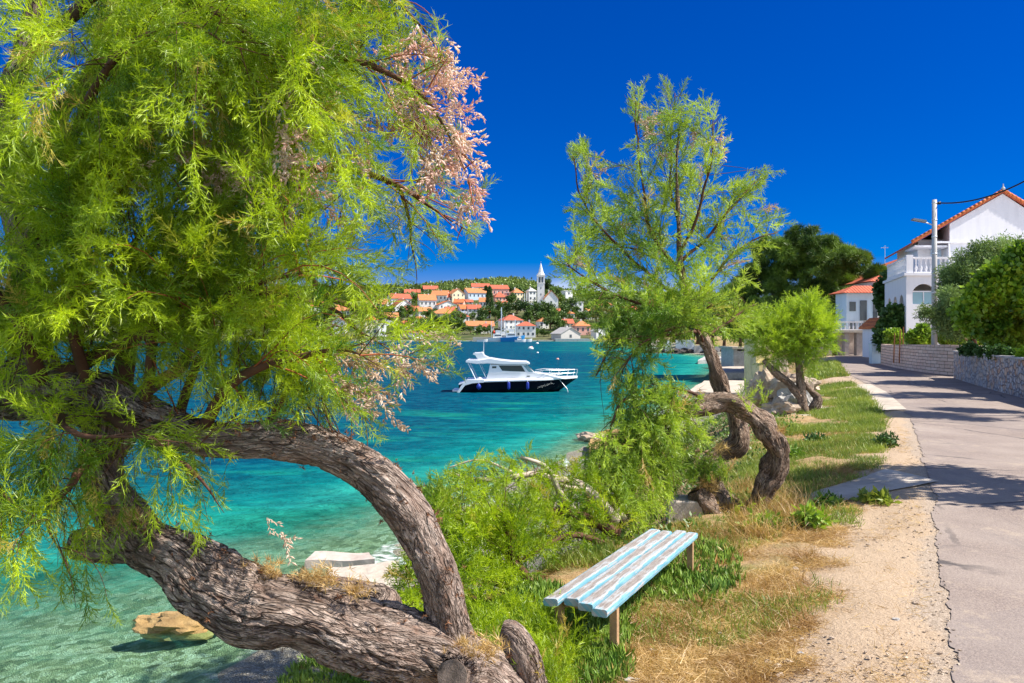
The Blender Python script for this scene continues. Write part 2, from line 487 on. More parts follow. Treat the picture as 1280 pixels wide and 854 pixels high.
        s_ = t.sep(vc)
        c = t.ramp(s_[0], [(0.0, (0.30, 0.29, 0.31)), (0.5, (0.52, 0.48, 0.45)), (0.8, (0.62, 0.46, 0.34)), (1.0, (0.52, 0.28, 0.17))])
        c = t.mix(t.mr(s_[1], 0, 1, 0, 0.4), c, (0.66, 0.62, 0.58))
        c = t.mix(t.mr(ve, 0.0, 0.06, 0.85, 0), c, (0.15, 0.12, 0.11))
        return t.done(t.bsdf(c, 0.9, 0.15, t.bump(t.mr(ve, 0, 0.14), 1.0, 0.04)))
    M['ashlar'] = masonry('coursed_stone', True)
    M['rubble'] = masonry('rubble_stone', False)
    # bark
    M['bark'] = m_bark('tamarisk_bark', (0.030, 0.014, 0.009), (0.32, 0.215, 0.165), (0.62, 0.505, 0.43), 0.024)
    M['bark2'] = m_bark('tamarisk_bark_brown', (0.04, 0.02, 0.012), (0.36, 0.225, 0.15), (0.64, 0.50, 0.40), 0.035)
    M['twig'] = m_plain('twig_bark', (0.10, 0.045, 0.025), 0.8, 0.4, 8)
    M['twig_pale'] = m_plain('dead_twig', (0.55, 0.45, 0.36), 0.8, 0.3, 8)
    M['twig_red'] = m_plain('young_shoot', (0.30, 0.085, 0.03), 0.7, 0.3, 8)
    M['deadstuff'] = m_plain('dead_scales', (0.26, 0.12, 0.06), 0.9, 0.4, 12)
    # foliage
    M['tam'] = m_leaf('tamarisk_foliage', (0.075, 0.185, 0.008), (0.60, 0.74, 0.02), (0.58, 0.44, 0.10), 0.48, 2.2)
    M['tam2'] = m_leaf('tamarisk_foliage_pale', (0.12, 0.25, 0.03), (0.60, 0.74, 0.08), (0.66, 0.42, 0.22), 0.5, 1.2)
    M['tam3'] = m_leaf('young_tamarisk_foliage', (0.18, 0.33, 0.02), (0.58, 0.72, 0.05), None, 0.5, 1.0)
    M['bloom'] = m_leaf('tamarisk_blossom', (0.74, 0.42, 0.36), (0.94, 0.82, 0.75), None, 0.4, 5)
    M['bloom_old'] = m_leaf('faded_blossom', (0.50, 0.34, 0.22), (0.80, 0.64, 0.52), None, 0.35, 3)
    M['pine'] = m_leaf('pine_needles', (0.015, 0.05, 0.008), (0.24, 0.36, 0.04), None, 0.15, 0.35)
    M['olive'] = m_leaf('olive_leaves', (0.08, 0.14, 0.03), (0.32, 0.44, 0.15), None, 0.25, 0.8)
    M['fig'] = m_leaf('fig_leaves', (0.06, 0.16, 0.012), (0.38, 0.56, 0.03), None, 0.35, 0.8)
    M['dark_leaf'] = m_leaf('dark_shrub_leaves', (0.02, 0.055, 0.015), (0.10, 0.20, 0.04), None, 0.25, 0.8)
    M['bright_leaf'] = m_leaf('bright_shrub_leaves', (0.10, 0.22, 0.02), (0.40, 0.55, 0.06), None, 0.4, 1.5)
    M['town_leaf'] = m_leaf('town_tree_leaves', (0.025, 0.06, 0.015), (0.16, 0.26, 0.04), None, 0.2, 0.05)
    M['forest_leaf'] = m_leaf('forest_leaves', (0.05, 0.09, 0.02), (0.24, 0.32, 0.07), None, 0.2, 0.02)
    M['succ'] = m_leaf('succulent_leaves', (0.10, 0.22, 0.03), (0.42, 0.56, 0.08), (0.55, 0.30, 0.10), 0.25, 1.5)
    M['grass'] = m_leaf('grass_blades', (0.12, 0.20, 0.02), (0.38, 0.45, 0.08), (0.62, 0.50, 0.22), 0.35, 0.8)
    M['dry'] = m_leaf('dry_grass_blades', (0.34, 0.18, 0.06), (0.74, 0.53, 0.23), None, 0.3, 2.5)
    # metal, paint, misc
    M['gel_white'] = m_plain('white_gelcoat', (0.82, 0.82, 0.83), 0.25, 0.02, 1, spec=0.5)
    M['navy'] = m_plain('navy_gelcoat', (0.004, 0.004, 0.010), 0.25, 0.1, 1, spec=0.12)
    M['fender'] = m_plain('blue_vinyl', (0.02, 0.04, 0.30), 0.4, 0.05, 1)
    M['steel'] = m_plain('steel_rail', (0.72, 0.74, 0.76), 0.3, 0.03, 1, metal=0.6)
    M['dark_glass'] = m_plain('dark_glass', (0.03, 0.045, 0.055), 0.08, 0.1, 1, spec=0.8)
    M['pale_glass'] = m_plain('pale_windscreen', (0.16, 0.30, 0.36), 0.1, 0.1, 1, spec=0.8)
    M['window'] = m_plain('window_dark', (0.07, 0.085, 0.10), 0.2, 0.1, 1, spec=0.5)
    M['shutter'] = m_plain('window_shutter', (0.20, 0.24, 0.26), 0.6, 0.1, 1)
    M['blue_paint'] = m_plain('blue_boat_paint', (0.02, 0.22, 0.50), 0.5, 0.1, 1)
    M['red_paint'] = m_plain('red_paint', (0.75, 0.03, 0.02), 0.5, 0.05, 1)
    M['pole'] = m_plain('pole_concrete', (0.46, 0.44, 0.43), 0.8, 0.08, 2, 0.2)
    M['black'] = m_plain('black_cable', (0.015, 0.015, 0.018), 0.5, 0.1, 1)
    M['lamp_grey'] = m_plain('lamp_housing', (0.22, 0.25, 0.28), 0.5, 0.1, 1)
    M['rust'] = m_plain('rusty_iron', (0.30, 0.12, 0.05), 0.8, 0.3, 6)
    M['red_soil'] = m_plain('red_soil', (0.42, 0.13, 0.05), 0.95, 0.3, 5, 0.8, bd=0.05)
    M['brown_door'] = m_plain('brown_door', (0.30, 0.11, 0.06), 0.7, 0.2, 3)
    M['box_blue'] = m_plain('pale_blue_cabinet', (0.45, 0.55, 0.62), 0.6, 0.05, 2)
    M['cutwood'] = m_plain('cut_wood', (0.17, 0.125, 0.10), 0.9, 0.6, 22, 0.8)
    # bench wood: flaking blue paint over grey boards
    t = NT('flaking_blue_paint')
    uv = t.attr('wuv', True)
    g1 = t.noise(t.mapping(uv, (1.3, 14, 14)), 2.2, 6, 0.72); g2 = t.noise(t.mapping(uv, (3, 60, 60)), 3, 5, 0.7)
    bl = t.noise(uv, 5, 5, 0.65)
    wood = t.mix(t.mr(g2, 0.3, 0.72), (0.14, 0.11, 0.10), (0.44, 0.39, 0.35))
    blue = t.mix(t.mr(bl, 0.3, 0.7), (0.08, 0.27, 0.36), (0.24, 0.45, 0.53))
    white = t.mix(t.mr(g2, 0.3, 0.7), (0.30, 0.29, 0.29), (0.54, 0.56, 0.57))
    edge = t.attr('edge')
    f = t.math('ADD', t.math('MULTIPLY', g1, 0.9), t.math('MULTIPLY', edge, 0.27))
    f = t.math('ADD', f, t.math('MULTIPLY', t.math('SUBTRACT', bl, 0.5), 0.5))
    c = t.mix(t.mr(f, 0.47, 0.53), wood, white)
    c = t.mix(t.mr(f, 0.63, 0.69), c, blue)
    c = t.mix(t.mr(t.noise(uv, 16, 4, 0.7), 0.66, 0.72, 0, 0.8), c, (0.12, 0.08, 0.07))
    M['bench'] = t.done(t.bsdf(c, 0.75, 0.25, t.bump(t.math('ADD', g2, t.mr(f, 0.54, 0.58)), 0.5, 0.006)))
    M['bench_leg'] = m_plain('bench_leg_wood', (0.42, 0.25, 0.13), 0.8, 0.3, 10, 0.4)
    # hills
    t = NT('hill_ground'); p = t.pos()
    M['hill'] = t.done(t.bsdf(t.mix(t.mr(t.noise(p, 0.06, 5, 0.7), 0.35, 0.65), (0.045, 0.07, 0.02), (0.15, 0.14, 0.07)), 0.95, 0.1))
    # water
    t = NT('sea_water'); p = t.pos(); dep = t.attr('depth'); ds = t.math('ADD', dep, t.mr(t.noise(p, 0.35, 4, 0.6), 0.25, 0.75, -0.55, 0.55))
    base = t.ramp(t.math('DIVIDE', ds, 9.0, clamp=True), [(0.0, (0.26, 0.58, 0.38)), (0.10, (0.04, 0.42, 0.30)), (0.24, (0.003, 0.21, 0.19)), (0.42, (0.0, 0.105, 0.14)), (0.62, (0.0, 0.065, 0.125)), (0.95, (0.0, 0.045, 0.11))])
    weed = t.noise(t.mapping(p, (0.5, 1.2, 1)), 0.16, 4, 0.65)
    wm = t.math('MULTIPLY', t.mr(weed, 0.50, 0.60), t.mr(dep, 0.8, 1.8))
    wm = t.math('MULTIPLY', wm, t.mr(dep, 3.5, 6.5, 1, 0))
    base = t.mix(t.math('MULTIPLY', wm, 0.7), base, (0.004, 0.085, 0.10))
    grn = t.noise(t.mapping(p, (0.6, 1.6, 1), (31, 7, 0)), 0.2, 4, 0.6)
    gm = t.math('MULTIPLY', t.mr(grn, 0.53, 0.62), t.mr(dep, 5.5, 7.5, 1, 0))
    base = t.mix(t.math('MULTIPLY', gm, 0.6), base, (0.012, 0.30, 0.17))
    # choppy surface
    pm = t.mapping(p, (1.0, 1.7, 1.0), rot=(0, 0, 0.25))
    w1 = t.noise(pm, 1.1, 4, 0.6, 0.6); w2 = t.noise(pm, 4.5, 3, 0.6, 0.4); w3 = t.noise(pm, 0.28, 2, 0.5)
    h = t.math('ADD', t.math('MULTIPLY', w1, 0.6), t.math('MULTIPLY', w2, 0.14))
    h = t.math('ADD', h, t.math('MULTIPLY', w3, 0.9))
    nr = t.bump(h, 1.0, 0.40)
    w4 = t.noise(t.mapping(p, (0.8, 1.15, 1.0), rot=(0, 0, 0.2)), 1.3, 6, 0.72, 0.7)
    base = t.mix(t.mr(w4, 0.40, 0.62, 0.0, 0.8), t.mix(0.45, base, (0.0, 0.025, 0.055)), t.mix(0.28, base, (0.01, 0.26, 0.27)))  # ripple highlights and dark troughs painted into the water colour
    df = t.new('ShaderNodeBsdfDiffuse'); t.put(df.inputs[0], base); t.l.new(nr, df.inputs['Normal'])
    gl = t.new('ShaderNodeBsdfGlossy'); gl.inputs['Roughness'].default_value = 0.12; t.l.new(nr, gl.inputs['Normal'])
    fr = t.new('ShaderNodeFresnel'); fr.inputs[0].default_value = 1.33; t.l.new(nr, fr.inputs['Normal'])
    ms = t.new('ShaderNodeMixShader'); t.put(ms.inputs[0], t.mr(fr.outputs[0], 0.0, 0.7, 0.006, 0.13))
    t.l.new(df.outputs[0], ms.inputs[1]); t.l.new(gl.outputs[0], ms.inputs[2])
    sh = ms.outputs[0]
    # shallow water lets the pebbles show; thin foam line where it meets the beach
    tr = t.new('ShaderNodeBsdfTransparent'); t.put(tr.inputs[0], (0.74, 0.97, 0.88, 1))
    mx = t.new('ShaderNodeMixShader')
    t.put(mx.inputs[0], t.mr(t.math('ADD', dep, t.mr(w4, .3, .7, -.16, .16)), 0.12, 1.5, 0.03, 1.0)); t.l.new(tr.outputs[0], mx.inputs[1]); t.l.new(sh, mx.inputs[2])
    fo = t.new('ShaderNodeBsdfDiffuse'); t.put(fo.inputs[0], (0.8, 0.85, 0.83))
    fm = t.math('ADD', dep, t.mr(w1, 0.2, 0.8, -0.09, 0.09))
    fmask = t.math('MULTIPLY', t.mr(fm, 0.0, 0.05, 1, 0), t.mr(w2, 0.40, 0.62))
    caust = t.voro(t.mix(0.4, pm, t.noise(pm, 2, 2, color=True), 'ADD'), 2.6, 'DISTANCE_TO_EDGE')
    cmask = t.math('MULTIPLY', t.mr(caust, 0.0, 0.05, 1, 0), 0.0)
    mx2 = t.new('ShaderNodeMixShader')
    t.put(mx2.inputs[0], t.math('ADD', t.math('MULTIPLY', fmask, 0.7), cmask)); t.l.new(mx.outputs[0], mx2.inputs[1]); t.l.new(fo.outputs[0], mx2.inputs[2])
    M['water'] = t.done(mx2.outputs[0])
setup_mats()

# ------------------------------------------------------------------ terrain
YS = [-30, 5, 9, 14, 20, 27, 38, 50, 70, 100, 125, 150, 158, 165, 200, 300, 331, 345, 900]
XS = [-4, -3.2, -2.9, -2.5, -0.4, 2.4, 6.5, 11.5, 18.5, 27, 33, 33, 29.5, 29, 36, 45, 42, -900, -900]
YC = [-30, 3, 5, 6.5, 8, 10, 13, 18, 30, 50, 70, 100, 130, 200, 331, 345, 900]
XC = [-0.9, -0.35, -0.05, 0.55, 2.05, 3.0, 4.1, 6.2, 11.0, 18.3, 25.5, 35, 46, 50, 60, -880, -880]
YR = [-30, 0, 3.76, 4.4, 5.79, 8.05, 11.4, 15.7, 22, 31.1, 51.6, 75, 900]
XR = [0.3, 0.9, 2.06, 2.4, 3.06, 4.23, 5.8, 7.8, 10.2, 13.1, 20.9, 30.0, 400]
def sst(t):
    t = np.clip(t, 0, 1)
    return t * t * (3 - 2 * t)
def H(x, y):
    x = np.asarray(x, float); y = np.asarray(y, float)
    xs, xc, xr = np.interp(y, YS, XS), np.interp(y, YC, XC), np.interp(y, YR, XR)
    xr = np.maximum(xr, xc + 0.5)
    s = x - xs
    t = s / np.maximum(xc - xs, 0.5)
    land = 0.35 * np.clip(t, 0, 1) + 1.78 * sst((t - 0.28) / 0.72)
    up = 2.13 + 0.20 * sst((x - xc) / (xr - xc))
    z = np.where(s < 0, np.maximum(s * 0.11, -9), np.where(x < xc, land, up))
    return z
def h1(x, y): return float(H(x, y))

def grid_mesh(name, xs, ys, fz, mats, **kw):
    X, Y = np.meshgrid(xs, ys)
    Z = fz(X, Y)
    V = np.stack((X.ravel(), Y.ravel(), Z.ravel()), 1)
    nx, ny = len(xs), len(ys)
    i = np.arange(nx - 1)[None, :] + nx * np.arange(ny - 1)[:, None]
    Fq = np.stack((i, i + 1, i + 1 + nx, i + nx), -1).reshape(-1, 4)
    return V, Fq

def stretch(a, b, fine0, fine1, step, g=1.12):
    out = list(np.arange(fine0, fine1, step))
    s = step; v = out[-1]
    while v < b:
        s *= g; v += s; out.append(v)
    s = step; v = out[0]; pre = []
    while v > a:
        s *= g; v -= s; pre.append(v)
    return np.array(pre[::-1] + out)

gx = stretch(-60, 900, -4, 9, 0.09, 1.10)
gy = stretch(-30, 340, 3.5, 15, 0.09, 1.07); gy = np.append(gy[gy < 325], 331.0)
def fz(X, Y):
    Z = H(X, Y)
    N = np.zeros_like(Z)
    for k, (a, b, ph, amp) in enumerate([(1.7, 0.6, 0.3, 0.03), (0.5, 2.1, 1.7, 0.025), (4.1, -3.3, 2.2, 0.014), (6.3, 5.7, 0.9, 0.010), (-9.1, 7.7, 4.0, 0.007)]):
        N += amp * np.sin(a * X + b * Y + ph + 0.8 * np.sin(b * X - a * Y))
    off = np.interp(Y, YR, XR) - X
    msk = np.clip((off - 0.1) / 0.8, 0, 1)
    N *= msk
    return Z + N
V, Fq = grid_mesh('g', gx, gy, fz, None)
dr = np.interp(V[:, 1], YR, XR) - V[:, 0]
g = mesh_np('ground', V, Fq, M['ground'], smooth=True, attrs={'dr': dr})
tagp(g, 'dry coastal ground sloping down to the pebble beach', 'ground', kind='structure')

# sea
wx = stretch(-1500, 60, -10, 12, 0.4, 1.10)
wy = stretch(-20, 352, 3, 30, 0.4, 1.08)
V, Fq = grid_mesh('w', wx, wy, lambda X, Y: 0 * X, None)
sh = np.interp(V[:, 1], YS, XS) - V[:, 0]
dpt = np.where(V[:, 1] > 331, 9, sh * 0.11)
# far water reads deep wherever one looks along it
dpt = np.clip(dpt, -0.3, 9) * 1.0
V[:, 2] = 0.0
o = mesh_np('sea', V, Fq, M['water'], attrs={'depth': np.clip(np.where(sh > 0, sh * np.interp(V[:, 1], [8, 11, 15, 20, 27, 54, 100, 200], [.06, .09, .22, .42, .60, .44, .36, .2]), sh * .1), -0.3, 9)})
tagp(o, 'turquoise sea bay', 'sea', kind='structure')

# hills behind the far shore
ridge_px = [-900, 300, 400, 470, 520, 560, 600, 640, 665, 690, 720, 760, 820, 900, 1000, 1300, 2000]
ridge_py = [365, 362, 361, 360, 358, 355, 351, 349, 353, 361, 366, 368, 368, 370, 382, 392, 400]
pxs = np.linspace(-900, 2000, 240)
rows = []
for k in range(36):
    if k < 26:
        t_ = k / 25.0
        d = 336 + t_ * (640 - 336)
        ybase = 428.5 - (d - 336) / 3.5
        lim = np.interp(pxs, ridge_px, ridge_py) + 3
        yy = np.maximum(ybase, lim)
        zz_ = CAMZ + (415 - yy) * d / 1000
    else:
        d = 640 + (k - 25) * 30
        zz_ = zz_ - (k - 25) * 1.5
    x = (pxs - 640) / 1000 * d
    rows.append(np.stack((x, np.full_like(x, d), zz_), 1))
V = np.concatenate(rows)
n = len(pxs)
i = np.arange(n - 1)[None, :] + n * np.arange(35)[:, None]
Fq = np.stack((i, i + 1, i + 1 + n, i + n), -1).reshape(-1, 4)
o = mesh_np('hills', V, Fq, M['hill'], smooth=True)
tagp(o, 'low hills behind the far shore', 'hills', kind='structure')
HV = V.reshape(36, n, 3)
def Hfar(x, y):
    px = x / y * 1000 + 640
    k = np.clip((y - 336) / (640 - 336) * 25, 0, 24.99)
    k0 = int(k); fk = k - k0
    j = np.clip((px + 900) / 2900 * (n - 1), 0, n - 2); j0 = int(j); fj = j - j0
    a = HV[k0, j0, 2] * (1 - fj) + HV[k0, j0 + 1, 2] * fj
    b = HV[k0 + 1, j0, 2] * (1 - fj) + HV[k0 + 1, j0 + 1, 2] * fj
    return a * (1 - fk) + b * fk

# ------------------------------------------------------------------ road, path
def strip(name, L, R, z, mat, label, cat, nsub=6, zfun=None):
    """sheet between two polylines of equal length"""
    V = []
    for (a, b) in zip(L, R):
        for k in range(nsub + 1):
            t_ = k / nsub
            x = a[0] * (1 - t_) + b[0] * t_; y = a[1] * (1 - t_) + b[1] * t_
            V.append((x, y, z if zfun is None else zfun(x, y) + z))
    Fc = []
    for i in range(len(L) - 1):
        for k in range(nsub):
            a = i * (nsub + 1) + k
            Fc.append([a, a + 1, a + nsub + 2, a + nsub + 1])
    o = mesh_np(name, V, Fc, mat, smooth=True)
    return tagp(o, label, cat, kind='structure')

ry = np.concatenate((np.arange(-12, 2, 0.3), np.arange(2, 14, 0.025), np.arange(14, 30, 0.12), np.arange(30, 62, 1.0)))
rl = np.interp(ry, YR, XR)
jag = np.array([0.07 * noise.noise(Vector((0, y * 1.3, 3))) + 0.04 * noise.noise(Vector((0, y * 5, 3))) + 0.025 * noise.noise(Vector((0, y * 17, 3))) + 0.012 * noise.noise(Vector((0, y * 43, 3))) for y in ry])
wid = np.interp(ry, [-12, 4, 8, 12, 20, 29, 41, 60], [5.2, 5.0, 4.8, 4.9, 4.6, 5.0, 4.6, 4.6])
nv = np.stack((np.full_like(ry, 0.92), np.full_like(ry, -0.37)), 1)
L = [(a + j + 0.02, y) for a, y, j in zip(rl, ry, jag)]
R = [(a + w, y - 0.9) for a, y, w in zip(rl, ry, wid)]
strip('road', L, R, 2.337, M['asphalt'], 'worn grey asphalt lane running along the shore', 'road', 10)
# crumbling concrete edging beside the asphalt
Le, Re = [], []
for a, y, j in zip(rl, ry, jag):
    w_ = 0.07 + 0.12 * noise.noise(Vector((7, y * 1.1, 0))) + 0.07 * noise.noise(Vector((7, y * 6, 0))) + 0.05 * noise.noise(Vector((7, y * 19, 0)))
    w_ += 0.20 * np.clip(1 - abs(y - 9.5) / 3, 0, 1)
    Le.append((a - max(w_, 0.03), y)); Re.append((a + 0.10, y))
# concrete cross path towards the shore
c0 = [(985, 638, 2.2), (1040, 627, 2.25), (1090, 618, 2.28), (1135, 607, 2.33), (1166, 600, 2.34)]
Lp, Rp = [], []
for k in range(len(c0)):
    px, py, z = c0[k]
    d = (CAMZ - z) * 1000 / (py - 415)
    x = (px - 640) / 1000 * d
    wd = 0.42 + 0.10 * k
    Lp.append((x - 0.15, d + wd)); Rp.append((x, d - 0.12))
Lp2, Rp2 = [], []
for a, b in ((Lp, Lp2), (Rp, Rp2)):
    for i in range(len(a) - 1):
        for q in range(6):
            t_ = q / 6
            b.append((a[i][0] * (1 - t_) + a[i + 1][0] * t_, a[i][1] * (1 - t_) + a[i + 1][1] * t_))
    b.append(a[-1])
strip('path', Lp2, Rp2, 0.022, M['conc'], 'pale concrete footpath leading off the lane to the shore', 'path', 4, zfun=lambda x, y: h1(x, y))
# sandy turn-off at the far bend
Lq = [(x - 3.2 + 0.2 * math.sin(y), y) for x, y in zip(np.interp(np.arange(17, 26, 0.5), YR, XR), np.arange(17, 26, 0.5))]
Rq = [(x + 0.1, y) for x, y in zip(np.interp(np.arange(17, 26, 0.5), YR, XR), np.arange(17, 26, 0.5))]
strip('path', Lq, Rq, 0.02, M['conc'], 'sandy concrete turn-off at the bend of the lane', 'path', 6, zfun=lambda x, y: h1(x, y))

# ------------------------------------------------------------------ foliage templates
def tris_to_np(T): return np.array(T, dtype=np.float64).reshape(-1, 3)

def sliver(r, p, v, l, w):
    a = r.normal(size=3); s = np.cross(v, a); s /= np.linalg.norm(s) + 1e-9
    return [p - s * w / 2, p + s * w / 2, p + v * l]

def unit(v): return v / (np.linalg.norm(v) + 1e-12)

def plume_t(seed, length=0.28, nb=20, nsub=7, bl=0.10, sl=0.032, w=0.0022, ang=0.6, droop=0.0):
    r = np.random.default_rng(seed)
    T = []
    pts = []
    cur = r.normal(size=3) * 0.12; cur[2] = 0
    for i in range(6):
        t_ = i / 5
        pts.append(np.array((cur[0] * t_ * t_ * length, cur[1] * t_ * t_ * length, t_ * length)))
    def at(t_):
        k = min(int(t_ * 5), 4); f = t_ * 5 - k
        return pts[k] * (1 - f) + pts[k + 1] * f
    for i in range(5):
        s = unit(r.normal(size=3)); s[2] = 0; s = unit(s) * w * 0.9
        T.append([pts[i] - s, pts[i] + s, pts[i + 1]])
    for i in range(nb):
        t_ = 0.08 + 0.92 * (i + r.random()) / nb
        p = at(min(t_, 1.0)); az = r.random() * 2 * PI
        a = ang * (0.7 + 0.6 * r.random())
        v = np.array((math.sin(a) * math.cos(az), math.sin(a) * math.sin(az), math.cos(a)))
        L_ = bl * (1.15 - 0.6 * t_) * (0.7 + 0.6 * r.random())
        T.append(sliver(r, p, v, L_, w))
        for j in range(nsub):
            q = p + v * L_ * (0.12 + 0.85 * j / nsub)
            u = unit(v + r.normal(size=3) * 0.45)
            T.append(sliver(r, q, u, sl * (0.7 + 0.6 * r.random()), w))
    return tris_to_np(T)

def needle_tuft(seed, n=22, r0=0.25, w=0.03, up=0.4):
    r = np.random.default_rng(seed); T = []
    for i in range(n):
        v = unit(r.normal(size=3) + np.array((0, 0, up)))
        T.append(sliver(r, v * r0 * 0.1, v, r0 * (0.6 + 0.5 * r.random()), w))
    return tris_to_np(T)

def leaf_tuft(seed, n=20, r0=0.3, ll=0.12, lw=0.06):
    """clump of diamond leaves, 2 triangles each"""
    r = np.random.default_rng(seed); T = []
    for i in range(n):
        c = unit(r.normal(size=3)) * r0 * r.random() ** 0.4
        v = unit(c / r0 + r.normal(size=3) * 0.6 + np.array((0, 0, -0.1)))
        s = unit(np.cross(v, r.normal(size=3)))
        l = ll * (0.7 + 0.6 * r.random()); w = lw * (0.7 + 0.6 * r.random())
        a, b = c + v * l * 0.45 + s * w / 2, c + v * l * 0.45 - s * w / 2
        T.append([c, a, c + v * l]); T.append([c, c + v * l, b])
    return tris_to_np(T)

def frames(D, roll):
    """rotation matrices whose z axis is D (n,3)"""
    D = D / (np.linalg.norm(D, axis=1, keepdims=True) + 1e-12)
    up = np.where(np.abs(D[:, 2:3]) > 0.95, np.array([[1., 0, 0]]), np.array([[0, 0, 1.]]))
    A = np.cross(up, D); A /= np.linalg.norm(A, axis=1, keepdims=True)
    B = np.cross(D, A)
    c, s = np.cos(roll)[:, None], np.sin(roll)[:, None]
    A2, B2 = A * c + B * s, -A * s + B * c
    return np.stack((A2, B2, D), 2)

def scatter(templates, Pn, D, S, rs):
    """instances of triangle templates baked into one vertex array; returns verts and per-vertex random"""
    n_ = len(Pn)
    R_ = frames(D, rs.random(n_) * 2 * PI) * S[:, None, None]
    pick = rs.integers(0, len(templates), n_)
    val = rs.random(n_)
    out, vv = [], []
    for k, T in enumerate(templates):
        m = pick == k
        if not m.any(): continue
        W = np.einsum('nij,tj->nti', R_[m], T) + Pn[m][:, None, :]
        out.append(W.reshape(-1, 3)); vv.append(np.repeat(val[m], len(T)))
    return np.concatenate(out), np.concatenate(vv)

def tri_mesh(name, V, val, mat, parent=None, vert_pull=None):
    Fc = np.arange(len(V)).reshape(-1, 3)
    return mesh_np(name, V, Fc, mat, parent, attrs={'v': val})

# ------------------------------------------------------------------ bark tubes
def catmull(pts, step):
    pts = np.array(pts, float)
    Pp = np.vstack((2 * pts[0] - pts[1], pts, 2 * pts[-1] - pts[-2]))
    out = []
    for i in range(1, len(Pp) - 2):
        p0, p1, p2, p3 = Pp[i - 1:i + 3]
        L_ = np.linalg.norm(p2[:3] - p1[:3]); m = max(2, int(L_ / step))
        t_ = (np.arange(m) / m)[:, None]
        out.append(0.5 * ((2 * p1) + (-p0 + p2) * t_ + (2 * p0 - 5 * p1 + 4 * p2 - p3) * t_ ** 2 + (-p0 + 3 * p1 - 3 * p2 + p3) * t_ ** 3))
    out.append(Pp[-2][None, :])
    return np.vstack(out)

def bark_tube(pts, step, nseg, seed, amp=0.09, twist=0.12, lump=0.12, fiss=26.0):
    """pts rows x,y,z,r ; returns verts, quads, bark coordinates"""
    C = catmull(pts, step)
    c, r = C[:, :3], np.maximum(C[:, 3], 0.001)
    Tn = np.gradient(c, axis=0); Tn /= np.linalg.norm(Tn, axis=1, keepdims=True)
    A = np.zeros_like(Tn)
    a = np.cross(Tn[0], (0.2, 1, 0.1)); a /= np.linalg.norm(a); A[0] = a
    for i in range(1, len(c)):
        a = A[i - 1] - Tn[i] * np.dot(A[i - 1], Tn[i]); A[i] = a / np.linalg.norm(a)
    B = np.cross(Tn, A)
    s = np.concatenate(([0], np.cumsum(np.linalg.norm(np.diff(c, axis=0), axis=1))))
    V, K = [], []
    for i in range(len(c)):
        R0 = r[i]
        for k in range(nseg):
            q = 2 * PI * k / nseg
            qq = q + twist * s[i] * 2
            ca, sa = math.cos(qq) * R0, math.sin(qq) * R0
            lo = noise.noise(Vector((ca * 3 / max(R0, .05) * .1 * 3, sa * 3 / max(R0, .05) * .1 * 3, s[i] * 3.0 + seed)))
            lo2 = noise.noise(Vector((ca * 9, sa * 9, s[i] * 7.0 + seed)))
            wv = 0.02 * noise.noise(Vector((ca * 5, sa * 5, s[i] * 9 + seed)))
            f1 = 1 - abs(noise.noise(Vector((ca * fiss + wv * 60, sa * fiss + wv * 60, s[i] * fiss * 0.11 + seed)))) * 2.2
            f2 = 1 - abs(noise.noise(Vector((ca * fiss * 2.3, sa * fiss * 2.3, s[i] * fiss * 0.5 + seed + 9)))) * 2.0
            d = R0 * (1 + lump * (lo * 1.2 + lo2 + 0.9 * noise.noise(Vector((ca * 3.5, sa * 3.5, s[i] * 2.2 + seed + 40))))) - amp * min(R0, 0.16) * max(0, (f1 - 0.5)) * (1.3 if lo2 > 0 else 0.5) - amp * 0.45 * min(R0, .16) * max(0, f2 - 0.4)
            V.append(c[i] + d * (math.cos(q) * A[i] + math.sin(q) * B[i]))
            K.append((ca, sa, s[i] * 0.22 + seed))
    V = np.array(V); K = np.array(K)
    m = len(c)
    ii = (np.arange(m - 1) * nseg)[:, None]; kk = np.arange(nseg)[None, :]; k2 = (kk + 1) % nseg
    Fq = np.stack((ii + kk, ii + k2, ii + nseg + k2, ii + nseg + kk), -1).reshape(-1, 4)
    # end caps as fans to centre
    n0 = len(V)
    V = np.vstack((V, c[0], c[-1])); K = np.vstack((K, (0, 0, seed), (0, 0, s[-1] * .22 + seed)))
    e0 = np.stack((np.arange(nseg), np.full(nseg, n0), np.full(nseg, n0), (np.arange(nseg) + 1) % nseg), 1)
    cap = []
    for k in range(0, nseg, 1):
        cap.append((k, n0, n0, (k + 1) % nseg))
    return V, Fq, K, C

def join_parts(lst):
    Vs, Fs, Ks, off = [], [], [], 0
    for V, Fq, K in lst:
        Vs.append(V); Fs.append(Fq + off); Ks.append(K); off += len(V)
    return np.vstack(Vs), np.vstack(Fs), np.vstack(Ks)

def px_path(lst):
    """(px,py,d,r_px) -> x,y,z,r"""
    return [np.append(P(a, b, d), r * d / F) for a, b, d, r in lst]

